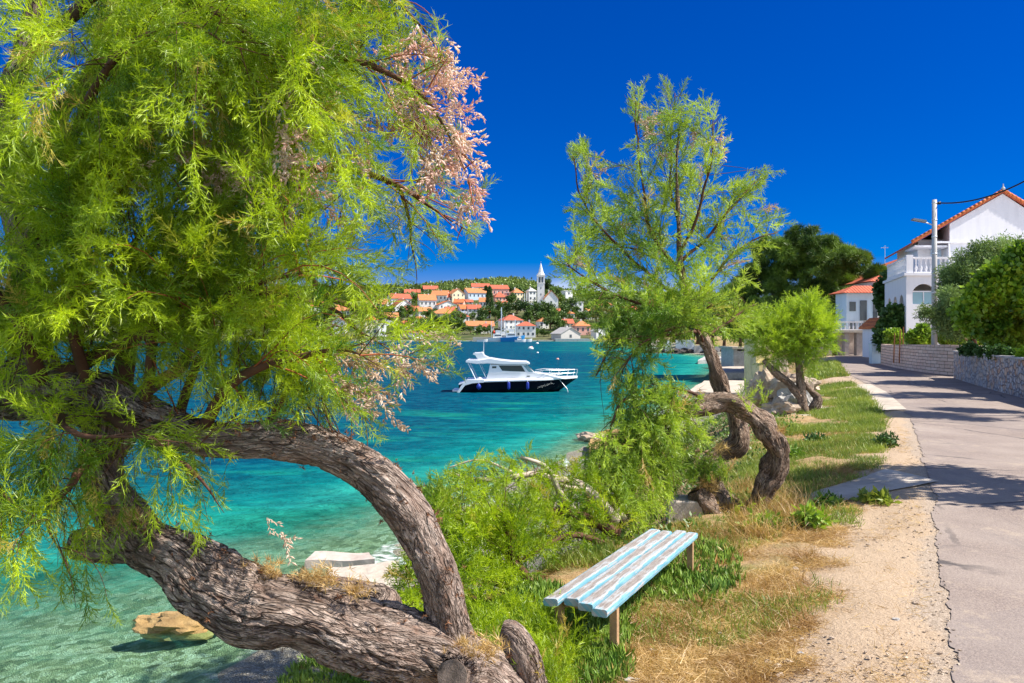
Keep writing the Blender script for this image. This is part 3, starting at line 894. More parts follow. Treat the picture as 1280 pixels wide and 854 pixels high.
def shoots_on(guides, rs, spacing, slen, spread, grav, t0=0.15, along=0.6, bias=(0, 0, 0)):
    """leafy shoots leaving guide branches; list of polylines"""
    out = []
    for gpts in guides:
        C = catmull(gpts, 0.05)
        c = C[:, :3]
        Tn = np.gradient(c, axis=0)
        ln = np.linalg.norm(np.diff(c, axis=0), axis=1); s = np.concatenate(([0], np.cumsum(ln))); tot = s[-1]
        m = int(tot * (1 - t0) / spacing)
        for k in range(m):
            ss = tot * t0 + (tot * (1 - t0)) * (k + rs.random()) / m
            i = min(np.searchsorted(s, ss), len(c) - 1)
            t_ = unit(Tn[i])
            v = unit(t_ * along + rs.normal(size=3) * spread + np.array(bias))
            L_ = slen * (0.55 + 0.75 * rs.random()); p = c[i].copy(); seg = 6; pl = [p.copy()]
            for q in range(seg):
                v = unit(v + np.array((0, 0, -grav)) * (q / seg) + rs.normal(size=3) * 0.07)
                p = p + v * L_ / seg; pl.append(p.copy())
            out.append(np.array(pl))
    return out

def plumes_on(shoots, rs, gap, size, ang=0.7):
    Pn, D, S = [], [], []
    for pl in shoots:
        L_ = np.linalg.norm(np.diff(pl, axis=0), axis=1).sum(); m = max(2, int(L_ / gap))
        for k in range(m + 1):
            t_ = 0.1 + 0.9 * (k + rs.random() * 0.5) / (m + 0.5); t_ = min(t_, 0.999)
            i = min(int(t_ * (len(pl) - 1)), len(pl) - 2); f = t_ * (len(pl) - 1) - i
            p = pl[i] * (1 - f) + pl[i + 1] * f
            v = unit(unit(pl[i + 1] - pl[i]) + rs.normal(size=3) * ang * (1 - 0.5 * t_))
            Pn.append(p); D.append(v); S.append(size * (0.7 + 0.5 * rs.random()) * (1.1 - 0.3 * t_))
        Pn.append(pl[-1]); D.append(unit(pl[-1] - pl[-2])); S.append(size)
    return np.array(Pn), np.array(D), np.array(S)

def twig_mesh(name, lines, r0, mat, parent, n=4):
    """thin tapering twigs, one mesh"""
    V, Fq, off = [], [], 0
    for pl in lines:
        m = len(pl)
        for i in range(m):
            t_ = unit(pl[min(i + 1, m - 1)] - pl[max(i - 1, 0)])
            a = np.cross(t_, (0.3, 0.9, 0.2)); a = unit(a); b = np.cross(t_, a)
            rr = r0 * (1 - 0.8 * i / (m - 1)) if not isinstance(r0, np.ndarray) else r0[i]
            for k in range(n):
                q = 2 * PI * k / n
                V.append(pl[i] + rr * (math.cos(q) * a + math.sin(q) * b))
        for i in range(m - 1):
            for k in range(n):
                Fq.append((off + i * n + k, off + i * n + (k + 1) % n, off + (i + 1) * n + (k + 1) % n, off + (i + 1) * n + k))
        off += m * n
    return mesh_np(name, np.array(V), np.array(Fq), mat, parent, smooth=True)

def keep_in(Pn, D, S, poly, rs, L_=0.2, soft=10):
    tip = Pn + D * (S * L_)[:, None]
    a = PX(Pn) + rs.normal(size=(len(Pn), 2)) * soft
    b = PX(tip) + rs.normal(size=(len(Pn), 2)) * soft
    m = inpoly(a, poly) & inpoly(b, poly)
    return m

print('setup done')
# ------------------------------------------------------------------ walls beside the lane
def wall_ribbon(name, pts, z0, tops, thick, mat, label, cat, parent=None):
    """free-standing wall along pts (x,y); thickness to the right"""
    V, Fc, U = [], [], []
    s = 0; pts = [np.array(p, float) for p in pts]
    n = len(pts)
    for i, p in enumerate(pts):
        t_ = unit(np.append(pts[min(i + 1, n - 1)] - pts[max(i - 1, 0)], 0))[:2]
        nr = np.array((-t_[1], t_[0])) * thick
        if i: s += np.linalg.norm(p - pts[i - 1])
        zt = tops[i]
        for (q, z, u, w) in ((p, z0, s, 0), (p, zt, s, zt - z0), (p + nr, zt, s, zt - z0 + thick), (p + nr, z0, s, zt - z0 + thick * 2 + 1)):
            V.append((q[0], q[1], z)); U.append((u, w, 0))
    for i in range(n - 1):
        for k in range(3):
            a = i * 4 + k
            Fc.append([a, a + 1, a + 5, a + 4])
    Fc.append([0, 3, 2, 1]); e = (n - 1) * 4; Fc.append([e, e + 1, e + 2, e + 3])
    o = mesh_np(name, V, Fc, mat, parent, attrs={'wuv': U})
    return tagp(o, label, cat) if parent is None else o

def lerp_pts(a, n):
    out = []
    for i in range(len(a) - 1):
        for k in range(n):
            t_ = k / n; out.append(tuple(a[i][j] * (1 - t_) + a[i + 1][j] * t_ for j in range(len(a[0]))))
    out.append(a[-1]); return out

# grey rubble wall, near right
gw = [(15.95, 28.9), (14.3, 24.5), (12.75, 19.9), (11.4, 15.0), (10.9, 11.0)]
gwp = lerp_pts(gw, 8)
tops = [3.28 + 0.06 * (i / len(gwp)) + 0.025 * noise.noise(Vector((i * 1.3, 0, 0))) for i in range(len(gwp))]
root = thing('stone_wall', (14.3, 24.5, 2.3), 'grey rubble garden wall with rusty patches and red soil planter on top', 'wall')
wall_ribbon('masonry', gwp, 2.2, tops, 0.35, M['rubble'], None, None, root)
b = MB()
for i in range(len(gwp) - 1):
    p, q = np.array(gwp[i]), np.array(gwp[i + 1]); t_ = unit(np.append(q - p, 0)); nr = np.array((-t_[1], t_[0], 0))
    zt = (tops[i] + tops[i + 1]) / 2
    b.obox(np.array((p[0], p[1], zt + 0.002)) - nr * 0.03, np.append(q - p, 0) * 0.985, nr * 0.42, (0, 0, 0.045 + 0.01 * random.random()))
b.build('coping', M['conc_grey'], root)
b = MB()
xy = [np.array(p) for p in gwp]
V, Fc = [], []
for i, p in enumerate(xy):
    t_ = unit(np.append(xy[min(i + 1, len(xy) - 1)] - xy[max(i - 1, 0)], 0)); nr = np.array((-t_[1], t_[0]))
    for k in range(7):
        q = p + nr * (0.36 + 0.45 * k)
        V.append((q[0], q[1], tops[i] - 0.06 + 0.16 * math.sin(k / 6 * PI) + 0.05 * noise.noise(Vector((i, k, 1)))))
for i in range(len(xy) - 1):
    for k in range(6):
        a = i * 7 + k; Fc.append([a, a + 1, a + 8, a + 7])
o = mesh_np('planter_soil', V, Fc, M['red_soil'], root, smooth=True)

# coursed stone wall, farther, curving
aw = [(19.0, 41.2), (17.9, 37.5), (17.15, 34.0), (16.9, 31.5), (17.2, 30.0), (17.9, 29.4), (23.5, 29.0)]
awp = [tuple(p) for p in catmull(aw, 0.35)]
tops = [3.37 + 0.12 * min(1, max(0, (40 - p[1]) / 8)) for p in awp]
wall_ribbon('stone_wall', awp, 2.2, tops, 0.4, M['ashlar'], 'pinkish coursed stone garden wall curving beside the lane below the utility pole', 'wall')
b = MB(); b.box(18.9, 19.35, 42.0, 42.35, 2.3, 3.35); b.box(18.87, 19.38, 41.97, 42.38, 3.352, 3.40)
o = b.build('utility_cabinet', M['box_blue']); tagp(o, 'small pale blue utility cabinet at the far end of the pink stone wall', 'cabinet')

# ------------------------------------------------------------------ utility pole
root = thing('utility_pole', P(1168, 415, 33) * (1, 1, 0) + (0, 0, 2.3), 'tall pale concrete utility pole with a street lamp arm and overhead cable', 'utility pole')
px_, py_, pz_ = root['org']
b = MB(); b.tube([(px_, py_, 2.3), (px_, py_, 9.45)], [0.125, 0.09], 16); b.build('pole', M['pole'], root, True)
for z in (9.3, 8.6, 7.9, 7.2, 6.4, 5.6): b = MB(); b.tube([(px_, py_, z), (px_, py_, z + 0.05)], [0.107 - (z - 9) * .005] * 2, 16); b.build('clamp', M['steel'], root, True)
b = MB(); b.tube([(px_ - 0.1, py_, 8.42), (px_ - 0.4, py_ - .05, 8.52)], 0.025); arm = b.build('lamp_arm', M['steel'], root)
b = MB(); b.prism([(px_ - 0.38, py_ - 0.12, 8.50), (px_ - 0.95, py_ - 0.12, 8.60), (px_ - 0.90, py_ - 0.12, 8.68), (px_ - 0.38, py_ - 0.12, 8.60)], (0, 0.2, 0))
o = b.build('lamp_head', M['lamp_grey'], root)
b = MB(); b.tube([(px_ + 0.1, py_, 9.3), (px_ + 0.24, py_, 9.32)], [0.05, 0.07]); b.build('insulator', M['black'], root, True)
a0 = np.array((px_ + 0.2, py_, 9.32)); a1 = P(1420, 118, 24)
pts = [a0 * (1 - t_) + a1 * t_ + np.array((0, 0, -0.9 * 4 * t_ * (1 - t_))) for t_ in np.linspace(0, 1, 24)]
b = MB(); b.tube(pts, 0.028, 6); o = b.build('overhead_cable', M['black'], root, True)

# ------------------------------------------------------------------ white house on the right
A = unit(np.array((0.29, 0.957, 0))); Bx = np.array((1.0, 0.0, 0))
Zv = np.array((0, 0, 1.0))
root = thing('white_house', (21.0, 42.0, 2.3), 'white plastered house with arched terrace, balustrade and red tiled gable', 'house')
o0 = np.array((20.7, 42.0, 2.2))
# terrace block with arch holes: built from pieces
def wall_arch(b, o, u, n_, length, z0, z1, holes, depth, m=0):
    """wall in plane (u, z) from o, thickness along n_, with arched holes (a0,a1,zb,zspring)"""
    cur = 0.0
    for (a0_, a1_, zb, zs) in holes:
        b.obox(o + u * cur + Zv * z0, u * (a0_ - cur), n_ * depth, Zv * (z1 - z0), m)
        if zb > z0: b.obox(o + u * a0_ + Zv * z0, u * (a1_ - a0_), n_ * depth, Zv * (zb - z0), m)
        r_ = (a1_ - a0_) / 2; cx_ = (a0_ + a1_) / 2; k = 12
        for i in range(k):
            q0, q1 = PI - PI * i / k, PI - PI * (i + 1) / k
            ry_ = min(r_, z1 - zs - 0.12)
            p = [o + u * (cx_ + r_ * math.cos(q0)) + Zv * (zs + ry_ * math.sin(q0)), o + u * (cx_ + r_ * math.cos(q1)) + Zv * (zs + ry_ * math.sin(q1)),
                 o + u * (cx_ + r_ * math.cos(q1)) + Zv * z1, o + u * (cx_ + r_ * math.cos(q0)) + Zv * z1]
            b.prism(p, n_ * depth, m)
        cur = a1_
    b.obox(o + u * cur + Zv * z0, u * (length - cur), n_ * depth, Zv * (z1 - z0), m)
o1 = np.array((20.7, 42.0, 0))
b = MB()
wall_arch(b, o1, Bx, A, 9.0, 2.2, 6.95, [(0.3, 1.55, 5.45, 5.9), (2.6, 3.9, 5.45, 5.9)], 0.25)
b.build('front_wall', M['white'], root)
b = MB()
wall_arch(b, o1 + A * 0.252, A, Bx, 7.0, 2.2, 6.95, [(0.5, 1.9, 3.4, 5.3), (2.5, 3.9, 3.4, 5.3), (4.5, 5.9, 3.4, 5.3)], 0.25)
b.build('side_wall', M['white'], root)
b = MB(); b.obox(o1 + Bx * -0.12 + A * -0.12 + Zv * 6.952, Bx * 9.2, A * 7.4, Zv * 0.14); b.build('terrace_slab', M['white'], root)
b = MB(); b.obox(o1 + A * 2.2 + Bx * 0.8 + Zv * 2.3, Bx * 8, A * 0.1, Zv * 4.6); b.build('inner_wall', M['far_grey'], root)
b = MB(); b.obox(o1 + A * 0.12 + Bx * 0.3 + Zv * 5.47, Bx * 1.25, A * 0.03, Zv * 0.62); b.build('window', M['pale_glass'], root)
b = MB(); b.obox(o1 + A * 0.12 + Bx * 2.6 + Zv * 5.47, Bx * 1.3, A * 0.03, Zv * 0.62); b.build('window', M['pale_glass'], root)
b = MB()
for f in (0.3, 0.9, 1.5): b.obox(o1 + A * 0.09 + Bx * f + Zv * 5.46, Bx * 0.05, A * 0.03, Zv * 0.68)
b.obox(o1 + A * 0.087 + Bx * 0.3 + Zv * 6.1, Bx * 1.25, A * 0.03, Zv * 0.06)
b.obox(o1 + A * 0.087 + Bx * 0.3 + Zv * 5.42, Bx * 1.25, A * 0.03, Zv * 0.05); b.build('window_frame', M['white'], root)
# balustrade
def balustrade(o, u, length, z, parent, h=0.85, n_per_m=4.2, mat='white', pillars=True):
    b = MB()
    nrm = unit(np.cross(u, Zv))
    b.obox(o + nrm * 0.09 + Zv * (z + h - 0.1), u * length, -nrm * 0.18, Zv * 0.1)
    b.obox(o + nrm * 0.09 + Zv * z, u * length, -nrm * 0.18, Zv * 0.07)
    k = int(length * n_per_m)
    prof = [(0.035, 0.072), (0.06, 0.12), (0.075, 0.26), (0.035, 0.46), (0.05, h - 0.2), (0.05, h - 0.102)]
    for i in range(k):
        c = o + u * (length * (i + 0.5) / k) + Zv * z
        b.lathe(prof, c, 8)
    return b.build('balustrade', M[mat], parent, False)
balustrade(o1 + Bx * 0.4 + A * 0.1, Bx, 2.6, 7.095, root)
balustrade(o1 + A * 0.3, A, 5.6, 7.095, root)
for q in (o1 + Bx * 0.0 + A * -0.03, o1 + Bx * 3.0 + A * -0.03, o1 + A * 6.0): b = MB(); b.obox(q + Zv * 7.094, Bx * 0.36, A * 0.3, Zv * 0.95); b.build('terrace_pillar', M['white'], root)
b = MB(); b.obox(o1 + Bx * 3.4 + A * 0.0 + Zv * 7.094, Bx * 5.4, A * 0.2, Zv * 0.8); b.build('parapet', M['white'], root)
# upper storey: gable end faces the lane
g0 = P(1187, 415, 44.5) * (1, 1, 0)
ux = unit(np.array((1.0, 0.06, 0)))
W_ = 8.3; apex = 11.75; ev = 9.35
b = MB()
apx = (1256 - 1187) / 1000 * 44.5
def gp(u, z): return g0 + ux * u + Zv * z
b.prism([gp(0, 7.1), gp(2 * apx + .4, 7.1), gp(2 * apx + .4, ev - 0.3), gp(2 * apx + .4, ev + 0.22), gp(apx, apex - 0.03), gp(0, ev - 0.5 + 2.15 * (apex - ev + 0.5) / (apx + 2.15) - 0.03)], A * 9.0)
b.build('upper_wall', M['white'], root)
b = MB()   # recessed porch wall to the left of the gable
b.obox(gp(-1.5, 7.1) + A * 1.6, ux * 1.498, A * 7, Zv * 2.2)
b.build('porch_wall', M['white'], root)
b = MB(); b.obox(gp(-0.75, 7.15) + A * 1.57, ux * 0.62, A * 0.04, Zv * 1.8); b.obox(gp(-0.42, 8.55) + A * 1.54, ux * 0.25, A * 0.04, Zv * 0.3)
b.build('door', M['bluewhite'], root)
b = MB()   # roof planes as slabs with overhang
def slab(p0, p1, p2, p3, th): b.prism([p0, p1, p2, p3], np.array((0, 0, th)))
lo = gp(-2.15, ev - 0.50) - A * 0.10; hi = gp(apx, apex) - A * 0.10
slab(lo, hi, hi + A * 9.8, lo + A * 9.8, 0.12)
ro = gp(2 * apx + 2.0, ev - 0.42) - A * 0.10
slab(hi + (0.002, 0, 0), ro, ro + A * 9.8, hi + A * 9.8 + (0.002, 0, 0), 0.12)
roof = b.build('roof', M['tiles_red'], root)
b = MB()   # row of verge tiles along the gable edge
for i in range(22):
    f = (i + 0.5) / 22
    c = lo * (1 - f) + hi * f + Zv * 0.16
    dv = unit(hi - lo)
    b.tube([c - dv * 0.17, c + dv * 0.15], [0.10, 0.075], 8)
    c2 = ro * (1 - f) + hi * f + Zv * 0.16
    dv = unit(hi - ro); b.tube([c2 - dv * 0.17, c2 + dv * 0.15], [0.10, 0.075], 8)
b.build('verge_tiles', M['tiles'], root, True)
b = MB(); b.lathe([(0.09, 0), (0.11, 0.1), (0.04, 0.2), (0.02, 0.36)], hi + Zv * 0.15, 8); b.build('finial', M['pole'], root)
b = MB(); b.obox(gp(-0.9, ev - 0.42) - A * 0.12, ux * (2 * apx + 1.5), A * 0.119, Zv * 0.10); b.obox(gp(-2.0, ev - 0.62) - A * 0.0, ux * 1.9, A * 3.0, Zv * 0.08); b.build('ledge', M['white'], root)
b = MB(); q0 = np.array((34.0, 66.5, 0.9))
b.tube([q0 + Zv * 8.0, q0 + Zv * 9.1], 0.2, 10); b.tube([q0 + Zv * 9.1, q0 + Zv * 9.2], 0.32, 10); b.tube([q0 + Zv * 9.2, q0 + Zv * 9.45], 0.2, 10)
b.build('chimney', M['brown_door'], root, True)
b = MB(); b.tube([g0 + ux * -0.05 - A * 0.06 + Zv * 2.4, g0 + ux * -0.05 - A * 0.06 + Zv * 9.0], 0.05, 8); b.build('downpipe', M['white'], root, True)

# ------------------------------------------------------------------ pale blue house farther down the lane
def simple_house(name, x0, x1, y0, y1, zb, ze, rh, wall, roofm, label, wins, hip=True, over=0.4, group=None, shutter='window', ridge='x', balc=None, wscale=1.0, rot=0.0, chim=True):
    root = thing(name, ((x0 + x1) / 2, (y0 + y1) / 2, zb), label, 'house', group)
    b = MB()
    if ridge == 'y' and not hip:
        xm = (x0 + x1) / 2
        b.prism([(x0, y0, zb), (x1, y0, zb), (x1, y0, ze), (xm, y0, ze + rh), (x0, y0, ze)], (0, y1 - y0, 0))
    elif not hip and rh > 0:
        ym = (y0 + y1) / 2
        b.prism([(x0, y0, zb), (x0, y1, zb), (x0, y1, ze), (x0, ym, ze + rh), (x0, y0, ze)], (x1 - x0, 0, 0))
    else:
        b.box(x0, x1, y0, y1, zb, ze)
    b.build('wall', M[wall], root)
    b = MB(); o_ = over; th = 0.18
    X0, X1, Y0, Y1 = x0 - o_, x1 + o_, y0 - o_, y1 + o_
    xm, ym = (x0 + x1) / 2, (y0 + y1) / 2
    z_ = ze + 0.02
    if rh <= 0:
        b.box(X0 + o_ * .5, X1 - o_ * .5, Y0 + o_ * .5, Y1 - o_ * .5, z_, z_ + 0.35)
    elif hip:
        if (x1 - x0) >= (y1 - y0):
            q = (y1 - y0) / 2
            r0, r1 = (x0 + q * 0.95, ym, z_ + rh), (x1 - q * 0.95, ym, z_ + rh)
            vs = [(X0, Y0, z_), (X1, Y0, z_), (X1, Y1, z_), (X0, Y1, z_), r0, r1]
            b.add(vs, [[0, 1, 5, 4], [1, 2, 5], [2, 3, 4, 5], [3, 0, 4], [0, 3, 2, 1]])
        else:
            q = (x1 - x0) / 2
            r0, r1 = (xm, y0 + q * 0.95, z_ + rh), (xm, y1 - q * 0.95, z_ + rh)
            vs = [(X0, Y0, z_), (X1, Y0, z_), (X1, Y1, z_), (X0, Y1, z_), r0, r1]
            b.add(vs, [[0, 1, 4], [1, 2, 5, 4], [2, 3, 5], [3, 0, 4, 5], [0, 3, 2, 1]])
    elif ridge == 'y':
        k = rh / max((x1 - x0) / 2, .1)
        for sx, xe in ((-1, X0), (1, X1)):
            b.prism([(xe, Y0, ze - k * o_ + 0.02), (xm, Y0, ze + rh + 0.02), (xm, Y0, ze + rh + th), (xe, Y0, ze - k * o_ + th)], (0, Y1 - Y0, 0))
    else:
        k = rh / max((y1 - y0) / 2, .1)
        for ye in (Y0, Y1):
            b.prism([(X0, ye, ze - k * o_ + 0.02), (X0, ym, ze + rh + 0.02), (X0, ym, ze + rh + th), (X0, ye, ze - k * o_ + th)], (X1 - X0, 0, 0))
    rf = b.build('roof', M[roofm], root)
    if rh > 1 and x1 - x0 > 5 and chim:
        b = MB(); cx = x0 + (x1 - x0) * random.uniform(0.25, 0.75); b.box(cx - .35, cx + .35, ym - .35, ym + .35, ze + rh * .5, ze + rh + 0.8)
        c = b.build('chimney', M['far_grey'], root); c.parent = rf
    # windows (front, and right side)
    for (u, zz, ww, hh) in wins:
        b = MB(); b.box(x0 + u - ww / 2, x0 + u + ww / 2, y0 - 0.06, y0 - 0.003, zb + zz - hh / 2, zb + zz + hh / 2)
        b.build('window', M[shutter], root)
    if balc:
        b = MB(); (u0, u1, zz) = balc
        b.box(x0 + u0, x0 + u1, y0 - 1.2, y0 - 0.004, zb + zz - 0.12, zb + zz); b.box(x0 + u0, x0 + u1, y0 - 1.2, y0 - 1.12, zb + zz + 0.002, zb + zz + 0.9)
        b.build('balcony', M['far_white'], root)
    root.rotation_euler = (0, 0, rot)
    return root

d_ = 70
simple_house('blue_house', 25.0, 31.0, 59.8, 61.8, 2.3, 6.9, 0.6, 'bluewhite', 'tiles_red', 'pale blue two-storey house with red hipped roof and balconies behind the gate wall',
             [(0.45, 3.6, 0.45, 0.7), (0.45, 2.2, 0.4, 0.6), (1.25, 3.3, 0.5, 1.5), (2.45, 3.3, 0.95, 1.7), (1.2, 2.1, 0.45, 0.5)], balc=(1.8, 5.0, 2.35))
simple_house('tiled_house', 28.0, 41.0, 62, 74, 2.3, 7.9, 2.6, 'white', 'tiles_red', 'house with a big red tiled roof showing just left of the white balustrade terrace', [(1.5, 4, 1, 1.2)], hip=True, chim=False)

# gate wall with balustrade across the end of the lane
root = thing('gate_wall', (23.8, 56.5, 2.3), 'low stone pergola wall with openings and a balustraded roof terrace at the end of the lane', 'wall')
b = MB()
for u0, u1 in ((21.2, 22.4), (23.3, 23.6), (24.15, 24.6), (25.0, 25.5)):
    b = MB(); b.box(u0, u1, 56.0, 56.5, 2.3, 3.95); b.build('pillar', M['conc_block'], root)
b = MB(); b.box(21.1, 25.6, 55.8, 60.0, 3.952, 4.12); b.build('terrace_slab', M['conc'], root)
b = MB(); b.box(21.1, 25.6, 59.0, 59.3, 2.3, 3.95); b.build('back_wall', M['conc_block'], root)
b = MB(); b.box(22.55, 23.15, 57.0, 57.06, 2.3, 3.6); b.build('door', M['brown_door'], root)
balustrade(np.array((22.6, 56.0, 0)), Bx, 2.0, 4.122, root, 0.62, 3.6)
b = MB(); b.box(24.62, 25.6, 55.85, 56.1, 4.122, 4.8); b.box(21.1, 22.55, 55.85, 56.1, 4.122, 4.45); b.build('parapet', M['conc'], root)
root = thing('gate_hut', (24.6, 52.2, 2.3), 'tiny white hut with a terracotta tiled lean-to roof beside the lane', 'hut')
b = MB(); b.prism([(23.35, 51.5, 2.3), (24.9, 51.5, 2.3), (24.9, 51.5, 4.25), (24.0, 51.5, 4.75), (23.35, 51.5, 4.2)], (0, 1.8, 0)); b.build('wall', M['white'], root)
b = MB(); b.prism([(23.95, 51.25, 4.82), (25.3, 51.25, 4.1), (25.3, 51.25, 4.2), (23.95, 51.25, 4.93)], (0, 2.3, 0)); b.prism([(23.93, 51.25, 4.82), (23.93, 51.25, 4.93), (23.2, 51.25, 4.28), (23.2, 51.25, 4.18)], (0, 2.3, 0)); b.build('roof', M['tiles'], root)
b = MB(); b.box(23.5, 23.95, 51.44, 51.497, 2.35, 4.0); b.build('door', M['window'], root)
# TV antenna
root = thing('tv_antenna', (31.0, 66.5, 8.5), 'thin rooftop television antenna above the red roofs', 'antenna')
b = MB(); b.tube([(31, 66.5, 7.5), (31, 66.5, 11.2)], 0.02, 6); b.build('mast', M['steel'], root)
b = MB(); b.tube([(30.7, 66.5, 11.0), (31.3, 66.5, 11.0)], 0.015, 6)
for k in range(5): b.tube([(30.75 + k * .12, 66.3, 11.0), (30.75 + k * .12, 66.7, 11.0)], 0.012, 5)
b.build('aerial', M['steel'], root)

# ------------------------------------------------------------------ jetties, slabs, hut on the near right shore
def G(px, py, z):
    d = (CAMZ - z) * 1000 / (py - 415); return np.array(((px - 640) / 1000 * d, d, z))
def rough_slab(name, corners, z0, z1, mat, label, cat, jit=0.06, parent=None, sub=6):
    """irregular slab from quad corner list (x,y)"""
    c = [np.array(q, float) for q in corners]
    V, Fc = [], []
    n_ = sub
    for lvl in (0, 1):
        for i in range(n_ + 1):
            for j in range(n_ + 1):
                u, v = i / n_, j / n_
                p = (c[0] * (1 - u) + c[1] * u) * (1 - v) + (c[3] * (1 - u) + c[2] * u) * v
                e = 1 if (i in (0, n_) or j in (0, n_)) else 0.3
                nx_ = noise.noise_vector(Vector((p[0] * 2, p[1] * 2, lvl * 3 + z0)))
                V.append((p[0] + nx_[0] * jit * e, p[1] + nx_[1] * jit * e, (z1 if lvl else z0) + nx_[2] * jit * 0.6))
    m = (n_ + 1) ** 2
    for i in range(n_):
        for j in range(n_):
            a = i * (n_ + 1) + j
            Fc.append([a, a + n_ + 1, a + n_ + 2, a + 1][::-1]); Fc.append([m + a, m + a + n_ + 1, m + a + n_ + 2, m + a + 1])
    for i in range(n_):
        for (a, b_) in ((i, i + 1), (n_ * (n_ + 1) + i + 1, n_ * (n_ + 1) + i), ((i + 1) * (n_ + 1), i * (n_ + 1)), (i * (n_ + 1) + n_, (i + 1) * (n_ + 1) + n_)):
            Fc.append([a, b_, m + b_, m + a])
    o = mesh_np(name, V, Fc, mat, parent)
    return tagp(o, label, cat) if parent is None else o

rough_slab('jetty', [G(858, 491, 0.3)[:2], G(968, 493, 0.3)[:2], G(968, 476, 0.3)[:2], G(880, 477, 0.3)[:2]], -0.8, 0.35, M['conc'], 'broad pale concrete quay slab behind the crooked tamarisk trunk', 'jetty', 0.10)
rough_slab('jetty', [G(888, 470, 0.3)[:2], G(960, 471, 0.3)[:2], G(960, 462, 0.3)[:2], G(892, 462, 0.3)[:2]], -0.8, 0.6, M['conc'], 'narrow light concrete jetty below the dark boat hut', 'jetty', 0.10)
rough_slab('jetty', [G(908, 456, 0.3)[:2], G(955, 457, 0.3)[:2], G(955, 452, 0.3)[:2], G(912, 452, 0.3)[:2]], -0.8, 0.85, M['rust'], 'rusty brown jetty edge beside the boat hut', 'jetty', 0.10)
rough_slab('jetty', [G(872, 452, 0.3)[:2], G(925, 451, 0.3)[:2], G(925, 447, 0.3)[:2], G(880, 447, 0.3)[:2]], -0.8, 0.45, M['conc_grey'], 'thin grey jetty farthest out past the boat hut', 'jetty', 0.15)
root = thing('boat_hut', (24.5, 84, 0.2), 'dark roofless grey stone boat hut beside the jetties', 'hut')
d_ = 84
xa, xb = (917 - 640) * .084, (947 - 640) * .084
b = MB(); b.box(xa, xa + 0.4, d_, d_ + 5, -0.3, 2.2); b.box(xa + 0.402, xb - 0.9, d_ - 0.003, d_ + 0.4, -0.3, 2.0); b.box(xa + .402, xb, d_ + 4.6, d_ + 5, -0.3, 2.2); b.box(xb - 0.3, xb, d_, d_ + 4.6, -.3, 2.1); b.build('wall', M['conc_grey'], root)
b = MB(); b.prism([(xa - .2, d_ - .2, 2.22), (xb + .3, d_ - .2, 2.12), (xb + .3, d_ - .2, 2.32), (xa - .2, d_ - .2, 2.45)], (0, 5.5, 0)); b.build('roof', M['conc'], root)
b = MB(); b.box(xb - 0.89, xb - 0.3, d_ + 0.1, d_ + 0.2, -0.3, 2.0); b.build('doorway', M['window'], root)
b = MB(); d_ = 43; b.box((945 - 640) * .043, (964 - 640) * .043, d_, d_ + 2.2, 0.8, 3.6); b.box((945 - 640) * .043 - .02, (967 - 640) * .043, d_ - .6, d_ - 0.003, 0.9, 2.35)
o = b.build('garden_wall', M['yellow_plaster']); tagp(o, 'short yellowish plastered wall end standing behind the broken boulders', 'wall')
# white boundary walls along the far side of the cove
for (x0, x1, y0, y1, d_, lab) in ((832, 839, 425, 436, 150, 'short white gatepost wall beside the cove, left of the dark gap'), (845, 868, 425, 437, 150, 'long white garden wall above the dark shore rocks'), (868, 900, 432, 440, 148, 'pale grey sea wall stretch to the right of the white garden wall')):
    p0, p1 = P(x0, y1 + 1, d_), P(x1, y0, d_)
    b = MB(); b.box(p0[0], p1[0], d_, d_ + 0.5, p0[2] - .5, p1[2])
    o = b.build('garden_wall', M['far_white'] if x0 < 868 else M['conc_grey']); tagp(o, lab, 'wall')

# rocks
def rock(name, c, size, mat, label, cat='rock', seed=0, squash=0.6, group=None, jag=0.35):
    import bmesh
    bm = bmesh.new(); bmesh.ops.create_icosphere(bm, subdivisions=4, radius=1.0)
    for v in bm.verts:
        n1 = noise.noise(v.co * 1.3 + Vector((seed * 7.1, 0, 0))); n2 = noise.noise(v.co * 3.5 + Vector((seed * 3.3, 5, 0))); n3 = noise.noise(v.co * 9 + Vector((0, 0, seed)))
        cell = noise.cell(v.co * 2.2 + Vector((seed * 1.7, 3, 0)))
        v.co *= 1 + jag * n1 * 1.4 + jag * 0.5 * n2 + jag * 0.2 * n3 + 0.12 * (cell - 0.5)
        v.co.z *= squash
    V = np.array([v.co[:] for v in bm.verts]) * np.array(size) + np.array(c)
    Fc = [[v.index for v in f.verts] for f in bm.faces]; bm.free()
    o = mesh_np(name, V, Fc, mat)
    return tagp(o, label, cat, group)
# cove rocks
for i in range(9):
    px = 818 + i * 14; d_ = 150 + 3 * math.sin(i * 2.1)
    p = P(px, 441, d_)
    rock('shore_rock', (p[0], d_, 0.1), (1.7, 1.5, 1.4), M['rock_dark'], 'dark low rock at the waterline under the white garden wall', 'rock', seed=i, group='dark rocks along the cove')
# water-edge rocks at left of the middle tamarisk
p = G(743, 549, 0.05); rock('rock', p, (0.62, 0.5, 0.45), M['rock'], 'pale rounded rock standing in the shallows left of the tamarisk', seed=3)
p = G(762, 546, 0.1); rock('rock', p, (0.40, 0.4, 0.5), M['rock_warm'], 'brown ochre rock touching the pale one in the shallows', seed=4)
p = G(748, 566, 0.0)
rough_slab('concrete_slab', [G(736, 570, 0.1)[:2], G(790, 572, 0.1)[:2], G(790, 556, 0.1)[:2], G(738, 556, 0.1)[:2]], -0.3, 0.32, M['rock_warm'], 'reddish broken concrete slab at the water edge', 'slab', 0.07)
